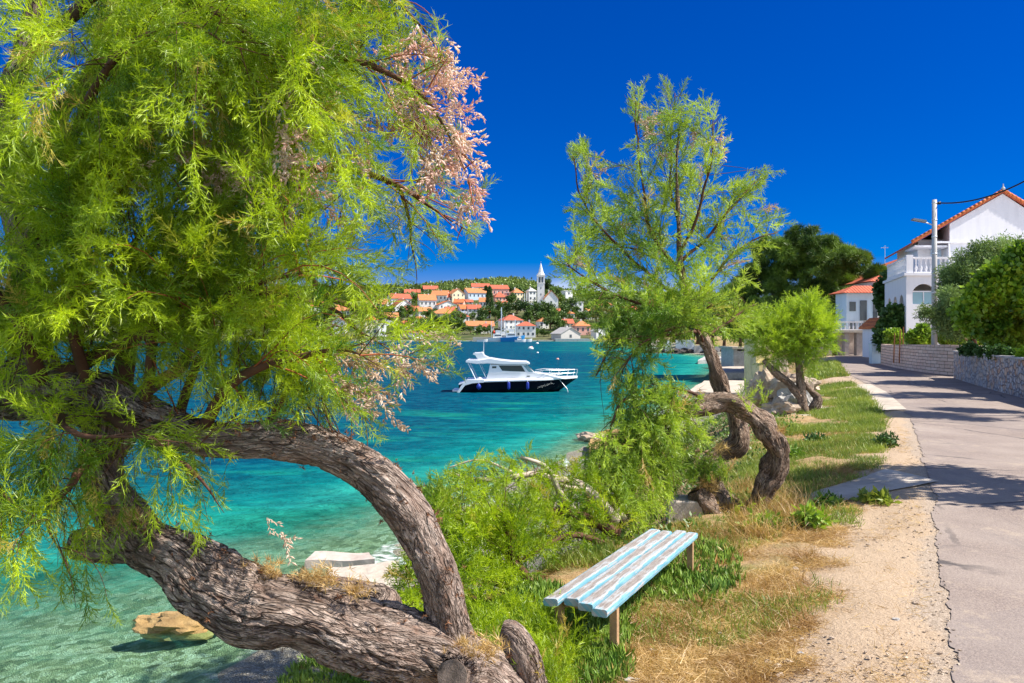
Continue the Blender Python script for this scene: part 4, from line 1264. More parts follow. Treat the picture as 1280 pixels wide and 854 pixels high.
# ochre rock under the trunk and slab on the beach
p = G(222, 785, 0.0); rock('rock', p + (0, 0.1, 0), (0.62, 0.35, 0.30), M['rock_warm'], 'ochre boulder half in the water below the leaning trunk', seed=11)
p = G(330, 728, 0.0); rock('rock', p, (0.7, 0.3, 0.2), M['rock_warm'], 'small ochre stone ledge at the waterline beyond the trunk', seed=12)
rough_slab('concrete_slab', [G(405, 738, 0.15)[:2], G(520, 736, 0.15)[:2], G(500, 702, 0.15)[:2], G(412, 706, 0.15)[:2]], -0.4, 0.17, M['conc'], 'pale concrete slab on the beach seen through the arching trunk', 'slab', 0.16)
rough_slab('concrete_slab', [G(380, 704, 0.1)[:2], G(470, 702, 0.1)[:2], G(462, 694, 0.1)[:2], G(392, 695, 0.1)[:2]], -0.4, 0.14, M['conc_block'], 'brownish broken slab behind the pale beach slab', 'slab', 0.08)
# block near the crooked tamarisk
b0 = P(835, 655, 8.0)
root = thing('concrete_block', (b0[0] + .3, 8.2, b0[2]), 'weathered grey concrete block with a sloping arm beside the tamarisk stump', 'block')
b = MB(); b.prism([(b0[0], 8.0, b0[2] - .35), (b0[0] + .36, 8.0, b0[2] - .35), (b0[0] + .36, 8.0, b0[2] + .22), (b0[0], 8.0, b0[2] + .225)], (0.05, 0.36, 0)); bevel(b.build('block', M['conc_block'], root), 0.012)
b = MB(); b.prism([(b0[0] + .362, 8.03, b0[2] - .35), (b0[0] + .9, 8.03, b0[2] - .35), (b0[0] + .9, 8.03, b0[2] - .02), (b0[0] + .362, 8.03, b0[2] + .17)], (0.04, 0.25, 0)); bevel(b.build('sloping_arm', M['conc_block'], root), 0.012)
rough_slab('footing', [(b0[0] + .25, 7.70), (b0[0] + .75, 7.75), (b0[0] + .85, 7.95), (b0[0] + .3, 7.9)], b0[2] - .3, b0[2] + 0.04, M['conc'], 'small white concrete footing in front of the grey block', 'slab', 0.03)
# tumbled masonry boulders right of the tree
rk = [(966, 493, 19.5, 0.55, 0.75, 'rock'), (985, 484, 20.5, 0.6, 0.35, 'rock'), (990, 503, 19.0, 0.42, 0.5, 'conc_grey'), (975, 512, 18.0, 0.35, 0.3, 'rock'), (1003, 498, 19.8, 0.22, 0.55, 'rock'), (952, 512, 18.5, 0.3, 0.3, 'rock_warm')]
rl_ = ['tall pale boulder, leftmost of the tumbled masonry heap', 'flat-topped boulder lying across the top of the masonry heap', 'dark grey cracked boulder leaning in the masonry heap', 'low front boulder at the foot of the masonry heap', 'narrow upright stone against the young tamarisk trunk', 'small ochre stone left of the masonry heap']
for i, (a, c, d_, sx, sz, mt) in enumerate(rk):
    p = P(a, c, d_); rock('boulder', (p[0], d_, p[2]), (sx, sx * 0.8, sz), M[mt], rl_[i], 'boulder', seed=20 + i, squash=0.85, jag=0.5)
p = G(1008, 512, 1.9)
rough_slab('paving_slab', [G(985, 520, 1.95)[:2], G(1035, 514, 2.0)[:2], G(1030, 504, 2.0)[:2], G(990, 508, 1.95)[:2]], 1.5, 2.12, M['conc'], 'white paving slab beside the young tamarisk trunk', 'slab', 0.06)
# loose stones on the verge: individually countable small set
for i, (a, c, s_) in enumerate([(787, 848, 0.030), (960, 845, 0.016), (985, 848, 0.02), (1000, 838, 0.014), (972, 852, 0.016), (1145, 782, 0.016), (1120, 803, 0.016), (1108, 765, 0.012), (950, 820, 0.012), (815, 812, 0.012), (994, 725, 0.022), (1130, 720, 0.012), (1060, 760, 0.01), (1085, 700, 0.012), (1040, 822, 0.012), (900, 800, 0.01)]):
    p = G(a, c, 2.2); p[2] = h1(p[0], p[1]) + 0.01
    rock('pebble', p, (s_ * 1.3, s_, s_), M['conc_grey'] if i % 3 == 0 else M['rock'], 'small loose pale stone lying on the dry verge', 'stone', seed=40 + i, group='loose stones on the verge')
# small white stone under the bench
p = G(745, 800, 2.12); rock('stone', (p[0], p[1], 2.15), (0.07, 0.05, 0.035), M['conc'], 'flat white stone lying under the bench', 'stone', seed=60)

# ------------------------------------------------------------------ bench
root = thing('bench', (0.7, 5.2, 2.15), 'low wooden bench of four boards with flaking light blue paint', 'bench')
NL, NR, FL, FR = P(677.7, 747, 4.56), P(766, 762, 4.40), P(812, 661.5, 6.16), P(874, 668, 6.03)
zt = 2.485
for q in (NL, NR, FL, FR): q[2] = zt
for i in range(4):
    f0, f1 = i / 4 + 0.012, (i + 1) / 4 - 0.022
    e0, e1 = [(0.0, 0.0), (0.05, -0.02), (0.0, 0.03), (-0.06, 0.0)][i]
    a_, b_ = NL * (1 - f0) + NR * f0, NL * (1 - f1) + NR * f1
    c_, d2 = FL * (1 - f0) + FR * f0, FL * (1 - f1) + FR * f1
    u = unit(c_ - a_)
    a_ = a_ + u * e0; b_ = b_ + u * e0; c_ = c_ + u * e1; d2 = d2 + u * e1
    ns, nw = 40, 6
    V, U, E, Fc = [], [], [], []
    th = 0.042
    loop = [(0, 0)] + [(k / nw, 0) for k in range(1, nw)] + [(1, 0), (1, -0.5), (1, -1)] + [(1 - k / nw, -1) for k in range(1, nw)] + [(0, -1), (0, -.5)]
    nl = len(loop)
    sag = random.uniform(-0.004, 0.006); tw = random.uniform(-0.006, 0.006)
    for s_ in range(ns + 1):
        t_ = s_ / ns
        l_, r_ = a_ * (1 - t_) + c_ * t_, b_ * (1 - t_) + d2 * t_
        for (w, h) in loop:
            p = l_ * (1 - w) + r_ * w + np.array((0, 0, h * th + sag * math.sin(PI * t_) + tw * (t_ - .5) * (w - .5) * 2))
            nn = noise.noise_vector(Vector((p[0] * 30, p[1] * 9, p[2] * 40 + i)))
            edge = 1.0 if (w in (0, 1) or h < 0) else (0.35 if w in (1 / nw, 1 - 1 / nw) else 0.0)
            rr = 0.0035 if (w in (0, 1) and h in (0, -1)) else 0
            p = p + np.array((nn[0], nn[1], nn[2])) * 0.0018 + np.array(((rr if w == 0 else -rr) if rr else 0, 0, (-rr if h == 0 else rr) if rr else 0))
            V.append(p); U.append((t_ * 1.85 + i * 3.7, w * 0.09 + h * 0.045 + i, 0)); E.append(edge if 0.01 < t_ < 0.99 else 0.8)
    for s_ in range(ns):
        for k in range(nl):
            k2 = (k + 1) % nl
            Fc.append([s_ * nl + k, s_ * nl + k2, (s_ + 1) * nl + k2, (s_ + 1) * nl + k][::-1])
    Fc.append(list(range(nl))); Fc.append([ns * nl + k for k in range(nl)][::-1])
    mesh_np('seat_board', V, Fc, M['bench'], root, attrs={'wuv': U, 'edge': E})
for (a, fr, w, dd) in ((NL, FL, 0.03, 0.05), (NR, FR, -0.055, 0.05), (FL, NL, 0.03, 0.12), (FR, NR, -0.055, 0.12)):
    u = unit(fr - a); c = a + u * (0.10 if dd < .1 else 0.14)
    acr = unit(NR - NL)
    p = c + acr * w; z0 = h1(p[0], p[1]) - 0.08
    b = MB(); b.obox((p[0], p[1], z0), acr * 0.042, unit(np.cross(Zv, acr)) * 0.05, (0, 0, zt - 0.046 - z0)); b.build('leg', M['bench_leg'], root)
for (a, c) in ((NL, NR), (FL, FR)):
    u = unit((FL - NL) if a is NL else (NL - FL)); acr = unit(c - a)
    b = MB(); b.obox(a + u * 0.156 + acr * 0.065 + Zv * -0.09, acr * (np.linalg.norm(c - a) - 0.13), u * 0.035, (0, 0, 0.042)); b.build('cross_rail', M['bench_leg'], root)

# ------------------------------------------------------------------ motor boat
BX, BY = P(648, 415, 54)[0], 54.0
root = thing('motor_boat', (BX, BY, 0), 'white cabin cruiser with a black hull moored in the bay', 'boat')
S = 0.054
def bl(px, py, y): return np.array((BX + (px - 648) * S, BY + y, (489.5 - py) * S))
N = 28
def hull_sec(t_):
    """t 0 stern..1 bow: x, half beam at sheer, sheer z, chine z, keel z"""
    xs_ = 575 + (721.5 - 575) * t_
    x = (xs_ - 648) * S
    hb = 1.32 * (1 - max(0, (t_ - 0.55) / 0.45) ** 2.1) * (0.93 + 0.07 * min(1, t_ / 0.3))
    sheer = np.interp(t_, [0, 0.06, 0.3, 0.7, 1.0], [0.50, 0.66, 0.72, 0.80, 0.90])
    return x, max(hb, 0.02), sheer
V, Fc, mi_ = [], [], []
K = 9
for i in range(N + 1):
    t_ = i / N
    x, hb, shz = hull_sec(t_)
    bowrake = max(0, (t_ - 0.70) / 0.30)
    xk = x - 1.45 * bowrake ** 1.3 * 1.0      # lower points pulled aft for the raked stem
    if t_ < 0.08: pass
    for k in range(K):
        f = k / (K - 1)          # 0 keel .. 1 sheer
        z = -0.45 * (1 - bowrake * .7) * (1 - f) + (shz) * f
        wv = hb * (min(1, f / 0.42) ** 0.75 * (0.86 + 0.14 * f)) if f > 0 else 0.0
        wv = wv * (1 - bowrake * 0.35 * (1 - f))
        xx = xk * (1 - f) + x * f
        V.append((BX + xx, BY - wv, z)); 
    for k in range(K):
        f = k / (K - 1)
        z = -0.45 * (1 - bowrake * .7) * (1 - f) + (shz) * f
        wv = hb * (min(1, f / 0.42) ** 0.75 * (0.86 + 0.14 * f)) if f > 0 else 0.0
        wv = wv * (1 - bowrake * 0.35 * (1 - f))
        xx = xk * (1 - f) + x * f
        V.append((BX + xx, BY + wv, z))
for i in range(N):
    for k in range(K - 1):
        a = i * 2 * K + k; b_ = (i + 1) * 2 * K + k
        Fc.append([a, b_, b_ + 1, a + 1]); Fc.append([a + K, a + K + 1, b_ + K + 1, b_ + K])
Fc.append([k for k in range(K)] + [K + k for k in range(K - 1, -1, -1)])
mesh_np('hull', V, Fc, M['navy'], root, smooth=True)
# white gunwale band and deck
V, Fc = [], []
for i in range(N + 1):
    t_ = i / N; x, hb, shz = hull_sec(t_)
    up = 0.20 if t_ > 0.05 else 0.08
    up *= (1 - 0.45 * t_)
    for (w, z) in ((hb + 0.03, shz - 0.01), (hb + 0.035, shz + 0.06), (hb - 0.03, shz + up), (0, shz + up + 0.05), (-hb + 0.03, shz + up), (-hb - 0.035, shz + 0.06), (-hb - 0.03, shz - 0.01)):
        V.append((BX + x + 0.015 * (t_ > .98), BY - w, z))
for i in range(N):
    for k in range(6):
        a = i * 7 + k; Fc.append([a, a + 7, a + 8, a + 1])
Fc.append(list(range(7))); Fc.append([N * 7 + k for k in range(7)])
mesh_np('deck', V, Fc, M['gel_white'], root, smooth=False)
# stern quarter moulding (white swoop) and bathing platform
for s_ in (-1, 1):
    b = MB(); b.prism([bl(573, 489, 0) + (0, s_ * 1.36 - .02, 0), bl(576, 489.5, 0) + (0, s_ * 1.36 - .02, 0), bl(583, 480.5, 0) + (0, s_ * 1.36 - .02, 0), bl(592, 478, 0) + (0, s_ * 1.36 - .02, 0), bl(606, 477, 0) + (0, s_ * 1.36 - .02, 0), bl(606, 473.8, 0) + (0, s_ * 1.36 - .02, 0), bl(584, 473.8, 0) + (0, s_ * 1.36 - .02, 0), bl(578, 481, 0) + (0, s_ * 1.36 - .02, 0)], (0, 0.04, 0)); b.build('stern_quarter', M['gel_white'], root)
b = MB(); p = bl(567, 487.5, 0); b.box(p[0], p[0] + 0.55, BY - 1.0, BY + 1.0, 0.04, 0.14); b.build('bathing_platform', M['gel_white'], root)
# superstructure
b = MB()
side = [(608, 473.5), (611, 465.5), (613, 455.5), (656, 455.5), (668.5, 465.3), (684, 467.8), (706, 473.2)]
b.prism([bl(x, y, -1.0) for x, y in side], (0, 2.0, 0)); cab = bevel(b.build('cabin', M['gel_white'], root), 0.03)
def face_panel(name, poly, y, mat, th=0.012):
    b = MB(); b.prism([bl(x, y_, y) for x, y_ in poly], (0, -th, 0)); return b.build(name, M[mat], root)
face_panel('side_window', [(628, 463), (623.5, 456.6), (651.5, 456.6), (656.3, 464.2), (638, 463.6)], -1.003, 'dark_glass')
face_panel('side_window', [(615.6, 457.6), (620.8, 457.6), (620.8, 460), (615.6, 460)], -1.003, 'dark_glass')
face_panel('windscreen', [(654.0, 456.7), (658.0, 456.5), (666.2, 464.2), (660.5, 464.6)], -1.003, 'pale_glass')
b = MB(); b.prism([bl(656.7, 456.0, -0.9), bl(668.6, 465.4, -0.9), bl(668.6, 465.4, 0.9), bl(656.7, 456.0, 0.9)], (0.015, 0, 0.018)); b.build('windscreen', M['dark_glass'], root)
face_panel('porthole', [(658, 469.2), (662, 469.2), (662, 470.4), (658, 470.4)], -1.003, 'dark_glass')
face_panel('porthole', [(611.5, 473.0), (615, 473.0), (615, 474.2), (611.5, 474.2)], -1.06, 'dark_glass')
# hardtop
b = MB()
top = [(583, 453.0), (583.5, 450.5), (586, 449.2), (600, 449.6), (613, 447.6), (625, 449.6), (640, 451.2), (658, 451.8), (662, 453.6), (661.5, 455.3), (630, 455.3), (610, 454.2), (596, 454.8)]
b.prism([bl(x, y, -1.12) for x, y in top], (0, 2.24, 0)); bevel(b.build('hardtop', M['gel_white'], root), 0.04)
for s_ in (-1.0, 0.86):
    b = MB()
    wing = [(604, 455), (598.5, 449.5), (595, 444.2), (592, 442.8), (593, 441.2), (600, 441.6), (602, 440.4), (604, 441.4), (605.5, 444.6), (612, 447.8), (622, 450.2), (622, 452)]
    b.prism([bl(x, y, s_) for x, y in wing], (0, 0.14, 0)); b.build('radar_arch', M['gel_white'], root)
b = MB(); b.prism([bl(x, y, -0.86) for x, y in ((593, 442.6), (593.5, 441.4), (603, 440.8), (603.5, 443.2))], (0, 1.72, 0)); b.build('radar_arch', M['gel_white'], root)
b = MB(); b.tube([bl(604.5, 441.5, 0), bl(604.8, 426, 0)], [0.03, 0.015], 6); b.build('antenna', M['steel'], root)
for s_ in (-1.0, 1.0):
    b = MB(); b.tube([bl(585.5, 453, s_), bl(595.5, 473.5, s_ * 1.15)], 0.035, 6); b.build('canopy_strut', M['steel'], root)
    b = MB(); b.tube([bl(600, 454.8, s_), bl(607.5, 470.5, s_ * 1.05)], 0.018, 6); b.build('canopy_strut', M['steel'], root)
# bow rail
b = MB()
for s_ in (-1, 1):
    up, mid = [], []
    for k in range(15):
        f = k / 14; px = 670 + (722 - 670) * f; t_ = (px - 575) / 146.5; x, hb, shz = hull_sec(min(t_, 1)); yy = s_ * max(hb - 0.08, 0.05)
        zt_ = (489.5 - np.interp(px, [670, 680, 722], [464, 462.2, 462.4])) * S
        up.append(np.array((BX + (px - 648) * S, BY + yy, zt_))); mid.append(np.array((BX + (px - 648) * S, BY + yy, (zt_ + shz + .12) / 2)))
    b.tube(up, 0.022, 6); b.tube(mid[3:], 0.015, 6)
    for k in (2, 5, 8, 11, 13):
        q = up[k]; t_ = ((q[0] - BX) / S + 648 - 575) / 146.5; x, hb, shz = hull_sec(t_ - .012); b.tube([q, (q[0] - 0.12, q[1], shz + 0.1)], 0.018, 6)
    b.tube([up[-1], (up[-1][0] - .1, up[-1][1], 1.0)], 0.018, 6)
b.build('bow_rail', M['steel'], root)
b = MB(); b.tube([bl(612, 466.6, -1.06), bl(636, 465.3, -1.06), bl(668, 466.2, -1.06)], 0.012, 5)
for x in (622, 642): b.tube([bl(x, 466.2, -1.06), bl(x - 2, 471.5, -1.06)], 0.01, 5)
b.build('grab_rail', M['steel'], root)
for x in (599.5, 636, 659):
    b = MB(); c = bl(x, 487.5, -1.46 if x > 610 else -1.42); hh = 0.52 if x > 610 else 0.36
    prof = [(0.02, 0), (0.09, 0.06), (0.10, 0.12), (0.10, hh - .1), (0.07, hh - 0.03), (0.02, hh)]
    if x < 610: prof = [(0.03, 0), (0.14, 0.10), (0.16, 0.22), (0.10, 0.34), (0.03, 0.4)]
    b.lathe(prof, c + (0, 0, .1), 12); f_ = b.build('fender', M['fender'], root, True)
    b = MB(); b.tube([c + (0, 0, hh + .08), (c[0], BY - 1.33, 0.95)], 0.012, 5); r_ = b.build('fender_rope', M['gel_white'], root); r_.parent = f_
b = MB(); b.tube([(BX + 2.7, BY - 0.75, 0.85), (BX + 3.25, BY - 0.9, 0.2), (BX + 3.3, BY - 0.95, -0.1)], 0.014, 5); b.build('mooring_line', M['gel_white'], root)
b = MB(); b.tube([bl(583, 474, -1.0), bl(583, 471, -1.0)], 0.03, 6); b.build('deck_fitting', M['steel'], root)
b = MB(); b.tube([bl(597, 473.5, -1.1), bl(600, 472, -1.1), bl(603, 473.5, -1.1)], 0.08, 6); b.build('deck_fitting', M['steel'], root)
# name script on the bow: loose pale strokes
b = MB()
sx0 = 671.5
for k in range(11):
    x = sx0 + k * 1.9; x1_ = x + random.uniform(1.0, 2.0); t_ = (x - 575) / 146.5
    x_, hb, shz = hull_sec(t_); f = 0.66
    z0 = 0.28 + 0.045 * k * 0.6 + random.uniform(-.05, .07)
    fz_ = (z0 + 0.45) / (shz + .45); br = max(0, (t_ - 0.70) / 0.30)
    yy = hb * (min(1, fz_ / 0.42) ** 0.75 * (0.86 + 0.14 * fz_)) * (1 - br * 0.35 * (1 - fz_)) + 0.03
    b.tube([(BX + (x - 648) * S, BY - yy, z0), (BX + (x + .9 - 648) * S, BY - yy + .01, z0 + random.uniform(.05, .16)), (BX + (x1_ + .3 - 648) * S, BY - yy + .03, z0 + random.uniform(-.03, .08))], 0.011, 4)
b.build('lettering', M['far_grey'], root)

# buoys
for (a, c, r_, lab, mt) in ((663.5, 436.3, 0.62, 'white mooring buoy with a red cap, largest one behind the cruiser', 'far_white'), (671.5, 429.7, 0.5, 'small white buoy farthest out, near the town quay', 'far_white'), (697, 449.3, 0.2, 'tiny pink buoy floating above the cruiser bow rail', 'far_pink'), (672, 441.3, 0.22, 'tiny pale buoy between the mooring buoy and the cruiser', 'far_white')):
    p = G(a, c, 0.0)
    root = thing('buoy', p, lab, 'buoy')
    b = MB(); b.lathe([(r_ * .3, -r_ * .4), (r_, -.05), (r_ * 1.05, r_ * .3), (r_ * .7, r_ * .8), (r_ * .15, r_ * .95)], p, 14); b.build('float', M[mt], root, True)
    if r_ > 0.6: b = MB(); b.lathe([(r_ * .5, r_ * .86), (r_ * .3, r_ * 1.1), (r_ * .06, r_ * 1.15)], p + (r_ * .3, 0, -r_ * .1), 10); b.build('cap', M['red_paint'], root, True)
# ------------------------------------------------------------------ the town across the bay
def dep_of(yb): return 341 + (427 - yb) * 3.5
TROT = [math.radians(a) for a in (18, 6, 24, 12, 28, -8, 15, 20, 3, 26, 10)]
TROT_USED = []
def town(x0, x1, ye, yb, yt, wall, roof, kind, label, nw=0, rows=1, depth_m=None):
    d = dep_of(yb) if yb < 426 else 341
    s = d / 1000
    TROT_USED.append(1)
    X0, X1 = (x0 - 640) * s, (x1 - 640) * s
    zb, ze, zt_ = CAMZ - (yb - 415) * s, CAMZ - (ye - 415) * s, CAMZ - (yt - 415) * s
    w = X1 - X0
    dm = depth_m or max(6.0, min(w * 0.9, 12))
    wins = []
    hgt = ze - zb
    for r in range(rows):
        for k in range(nw):
            wins.append((w * (k + 0.5) / nw + random.uniform(-.2, .2), hgt * (r + 0.62) / rows - 0.0, 0.9 if nw > 2 else 1.1, min(1.5, hgt / rows * 0.45)))
    hip = kind == 'hip'; ridge = 'y' if kind == 'gy' else 'x'
    rh = 0 if kind == 'flat' else zt_ - ze
    return simple_house('town_house', X0, X1, d, d + dm, zb - 3, ze, rh, wall, roof, label, [(u, z + 3, a, b_) for u, z, a, b_ in wins], hip=hip, over=0.45, ridge=ridge, shutter='window', rot=TROT[len(TROT_USED) % len(TROT)])

T = [
 (589, 611, 358.5, 372, 354, 'far_white', 'tiles_red', 'gx', 'tall white house with red roof, highest on the hill left of the cypress', 4, 1),
 (580, 606, 366, 375, 360, 'far_blue', 'tiles_orange', 'gx', 'long white and pale blue house just below the highest white one', 5, 1),
 (578, 590, 377.5, 380.5, 374.5, 'far_white', 'tiles_red', 'gx', 'low white annex with red roof under the long blue-white house', 2, 1),
 (561, 578, 367, 378, 361, 'far_cream', 'tiles_orange', 'gy', 'cream gabled house left of the long blue-white house', 3, 2),
 (540, 560, 369, 378, 363, 'far_white', 'tiles_orange', 'gx', 'white house with wide orange roof left of the cream gable', 4, 1),
 (522, 543, 375, 386, 368, 'far_white', 'tiles_orange', 'gx', 'white house with steep orange roof above the far left terraces', 4, 1),
 (545, 568, 381, 387, 376, 'far_white', 'tiles', 'gy', 'broad white gabled house in the middle of the left slope', 3, 1),
 (538, 570, 392, 398, 385, 'far_cream', 'tiles_orange', 'hip', 'cream house under a broad bright orange roof above the harbour road', 5, 1),
 (573, 583, 386, 396, 381, 'far_blue', 'tiles', 'gx', 'narrow pale blue house right of the broad orange roof', 2, 2),
 (584, 600, 386, 398, 381, 'far_white', 'tiles_red', 'gx', 'white and red house between the narrow blue house and the trees', 3, 2),
 (547, 565, 403, 407, 398.5, 'far_cream', 'tiles', 'hip', 'low house with rusty orange roof just above the quay trees', 3, 1),
 (582, 616, 407.5, 413, 401.5, 'far_grey', 'tiles_orange', 'gx', 'long low waterfront building with an orange roof left of the fishing boats', 6, 1),
 (484, 510, 373, 384, 367, 'far_white', 'tiles_red', 'gx', 'wide white house with red roof on the far left crest', 4, 1),
 (497, 513, 405.5, 415, 399.5, 'far_white', 'tiles_red', 'hip', 'small white waterfront house with red roof seen through the branches', 2, 1),
 (488, 512, 383, 393, 374, 'far_white', 'tiles_red', 'gy', 'large white gabled house on the left slope', 3, 2),
 (470, 484, 380, 390, 374, 'far_white', 'tiles_orange', 'gx', 'white house under an orange roof behind the drooping twigs', 3, 1),
 (455, 470, 400, 421, 394, 'far_cream', 'tiles', 'hip', 'cream waterfront house left of the red roofed cottage', 2, 2),
 (470, 480, 405, 421, 404, 'far_white', 'far_grey', 'flat', 'plain pale flat-roofed block near the left waterfront', 1, 2),
 (415, 431, 402, 417, 397, 'far_white', 'tiles_red', 'gy', 'white gabled waterfront house far left behind the tamarisk', 2, 2),
 (386, 402, 383, 392, 377, 'far_white', 'tiles_red', 'gx', 'white house with red roof at the far left behind foliage', 3, 1),
 (418, 436, 388, 397, 381, 'far_white', 'tiles_orange', 'gx', 'orange roofed white house left of the gully', 3, 1),
 (440, 458, 378, 388, 372, 'far_white', 'tiles_red', 'hip', 'hip roofed white house near the left ridge', 3, 1),
 (505, 524, 366, 373, 361.5, 'far_cream', 'tiles_red', 'gx', 'cream house high under the wooded ridge', 3, 1),
 (520, 538, 389, 398, 384, 'far_white', 'tiles_orange', 'gx', 'white house with orange roof left of the broad cream house', 3, 1),
 (528, 546, 361.5, 368, 357, 'far_white', 'tiles_red', 'gx', 'white house below the ridge wood, left of the cream gable', 3, 1),
 (513, 533, 400, 409, 395, 'far_grey', 'tiles', 'hip', 'grey stone house with brown roof above the left quay', 3, 1),
 (568, 580, 378, 386, 374, 'far_pink', 'tiles', 'gx', 'small pink house above the narrow blue one', 2, 1),
 (612.5, 634, 361, 373, 356, 'far_pink', 'tiles_red', 'gx', 'pink house with red roof right behind the cypress', 4, 1),
 (616.5, 631, 371.5, 377.5, 365, 'far_pink', 'tiles_red', 'hip', 'salmon house with small hipped roof in front of the pink one', 3, 1),
 (630.5, 638, 366, 376, 362, 'far_pink', 'far_white', 'flat', 'flat salmon block right of the pink house', 1, 2),
 (639, 652, 366, 377, 360.5, 'far_cream', 'tiles_orange', 'hip', 'beige house with orange hipped roof left of the church tower', 3, 2),
 (643, 666.5, 379, 388, 378, 'far_white', 'far_white', 'flat', 'modern white flat-roofed house with open terrace below the church tower', 5, 1),
 (659, 669, 364, 377, 359.5, 'far_white', 'far_grey', 'hip', 'white house with grey roof immediately left of the church tower', 2, 2),
 (680, 697, 373, 386, 363.5, 'far_white', 'tiles_orange', 'gy', 'white gabled church nave with orange roof right of the tower', 1, 1),
 (704, 714, 364, 378, 363, 'far_white', 'far_white', 'flat', 'tall plain white block right of the church nave', 1, 2),
 (715, 728, 378, 391, 376, 'far_white', 'far_white', 'flat', 'stepped white block with dark windows on the right slope', 2, 2),
 (732, 746, 390, 399, 386, 'far_white', 'tiles_orange', 'gx', 'white house with orange roof on the right slope', 3, 1),
 (748, 768, 382, 394, 377, 'far_white', 'tiles_orange', 'hip', 'white hipped house behind the tree on the right slope', 3, 1),
 (776, 796, 388, 398, 383, 'far_white', 'tiles_red', 'gx', 'white house with red roof far right behind the tamarisk', 3, 1),
 (625.5, 651, 400.5, 413, 393.5, 'far_white', 'tiles_red', 'hip', 'white two-storey waterfront house with red hipped roof behind the fishing boats', 4, 2),
 (645, 669, 407.5, 422, 402, 'far_white', 'tiles_red', 'hip', 'white waterfront house with porch, in front and right of the hipped one', 4, 2),
 (694, 722, 417, 425.5, 409.5, 'far_grey', 'conc_grey', 'gy', 'grey stone boathouse with plain gable on the quay', 1, 1),
 (717.5, 737, 407.5, 419, 401, 'far_pink', 'tiles_orange', 'hip', 'pinkish house with orange hipped roof behind the stone boathouse', 3, 1),
 (742, 761, 414, 424.5, 408, 'far_white', 'conc_grey', 'gy', 'small white gabled boathouse right of the pinkish house', 2, 1),
 (505, 522, 388, 396, 382.5, 'far_white', 'tiles_red', 'gx', 'white house with red roof between the left gabled house and the orange roofs', 3, 1),
 (524, 540, 401.5, 411, 396, 'far_white', 'tiles_orange', 'hip', 'white hip-roofed house above the left quay, right of the brown-roofed one', 3, 1),
 (480, 496, 396, 407, 391, 'far_white', 'tiles_orange', 'gx', 'white terraced house with orange roof low on the left slope', 3, 2),
 (512, 528, 416, 424, 411, 'far_white', 'tiles_red', 'hip', 'white boathouse with red roof right on the left quay', 3, 1),
 (553, 566, 371.5, 378, 366.5, 'far_white', 'tiles_red', 'gx', 'white house with red roof tucked left of the cream gable', 3, 1),
 (570, 585, 396, 403, 391, 'far_white', 'tiles_red', 'hip', 'white house with red roof in the middle of the lower slope', 3, 1),
 (556, 569, 388, 396, 383.5, 'far_white', 'tiles_red', 'gx', 'white house under a red roof right of the broad cream house', 2, 1),
 (599, 612, 377, 385, 372, 'far_white', 'tiles_orange', 'gx', 'white house with orange roof just below left of the cypress', 3, 1),
 (620, 634, 381, 389, 376.5, 'far_white', 'tiles_red', 'gx', 'white house with red roof right below the pink houses', 3, 1),
 (600, 614, 409, 417, 404, 'far_white', 'tiles_red', 'hip', 'white waterfront house with red roof left of the trawlers', 3, 1),
 (672, 684, 402, 411, 397, 'far_white', 'tiles_orange', 'hip', 'white house with orange roof in the trees right of the waterfront pair', 2, 1),
 (686, 700, 391, 399, 386, 'far_white', 'tiles_red', 'gx', 'white house with red roof below the church nave', 3, 1),
 (702, 716, 392, 401, 387, 'far_white', 'tiles_orange', 'hip', 'white house with orange roof below the tall plain block', 3, 1),
 (700, 716, 404, 412, 399, 'far_cream', 'tiles_red', 'gx', 'cream house with red roof above the stone boathouse', 3, 1),
 (600, 611, 390, 398, 386, 'far_white', 'tiles', 'gx', 'little white house half hidden in trees under the cypress', 2, 1),
]
for (x0, x1, ye, yb, yt, wl_, rf_, kd, lab, nw, rw) in T:
    town(x0, x1, ye, yb, yt, wl_, rf_, kd, lab, nw, rw)
# lower porch roof of the front white house
# church tower
d = dep_of(386) + 4; s = d / 1000
tx0, tx1 = (671.5 - 640) * s, (681 - 640) * s; w = tx1 - tx0; xm = (tx0 + tx1) / 2
zz = lambda y: CAMZ - (y - 415) * s
root = thing('church_tower', (xm, d + w / 2, zz(384)), 'slender white stone bell tower with a pointed spire above the town', 'church tower')
b = MB(); b.box(tx0 + .15, tx1 - .15, d + .15, d + w - .15, zz(390), zz(354.5)); b.build('shaft', M['far_white'], root)
b = MB(); b.box(tx0 - .1, tx1 + .1, d - .1, d + w + .1, zz(354.4), zz(353.4)); b.box(tx0 - .3, tx1 + .3, d - .3, d + w + .3, zz(344.8), zz(343.6)); b.build('cornice', M['far_white'], root)
b = MB()
for (a, c) in ((tx0, tx0 + .7), (xm - .22, xm + .22), (tx1 - .7, tx1)):
    for (e, f) in ((d, d + .7), (d + w - .7, d + w)): b.box(a, c, e, f, zz(353.39), zz(346.4))
for e in (d + w / 2 - .22,):
    b.box(tx0, tx0 + .7, e, e + .44, zz(353.39), zz(346.4)); b.box(tx1 - .7, tx1, e, e + .44, zz(353.39), zz(346.4))
b.box(tx0, tx1, d, d + w, zz(346.39), zz(344.82)); b.build('belfry', M['far_white'], root)
b = MB(); b.box(tx0 + 1.0, tx1 - 1.0, d + 1.0, d + w - 1.0, zz(353.3), zz(346.5)); b.build('bell_chamber', M['window'], root)
b = MB(); b.lathe([(w * .46, 0), (w * .46, zz(341.5) - zz(343.6)), (w * .36, zz(341.2) - zz(343.6)), (0.12, zz(328.6) - zz(343.6))], (xm, d + w / 2, zz(343.58)), 8); b.build('spire', M['far_white'], root)
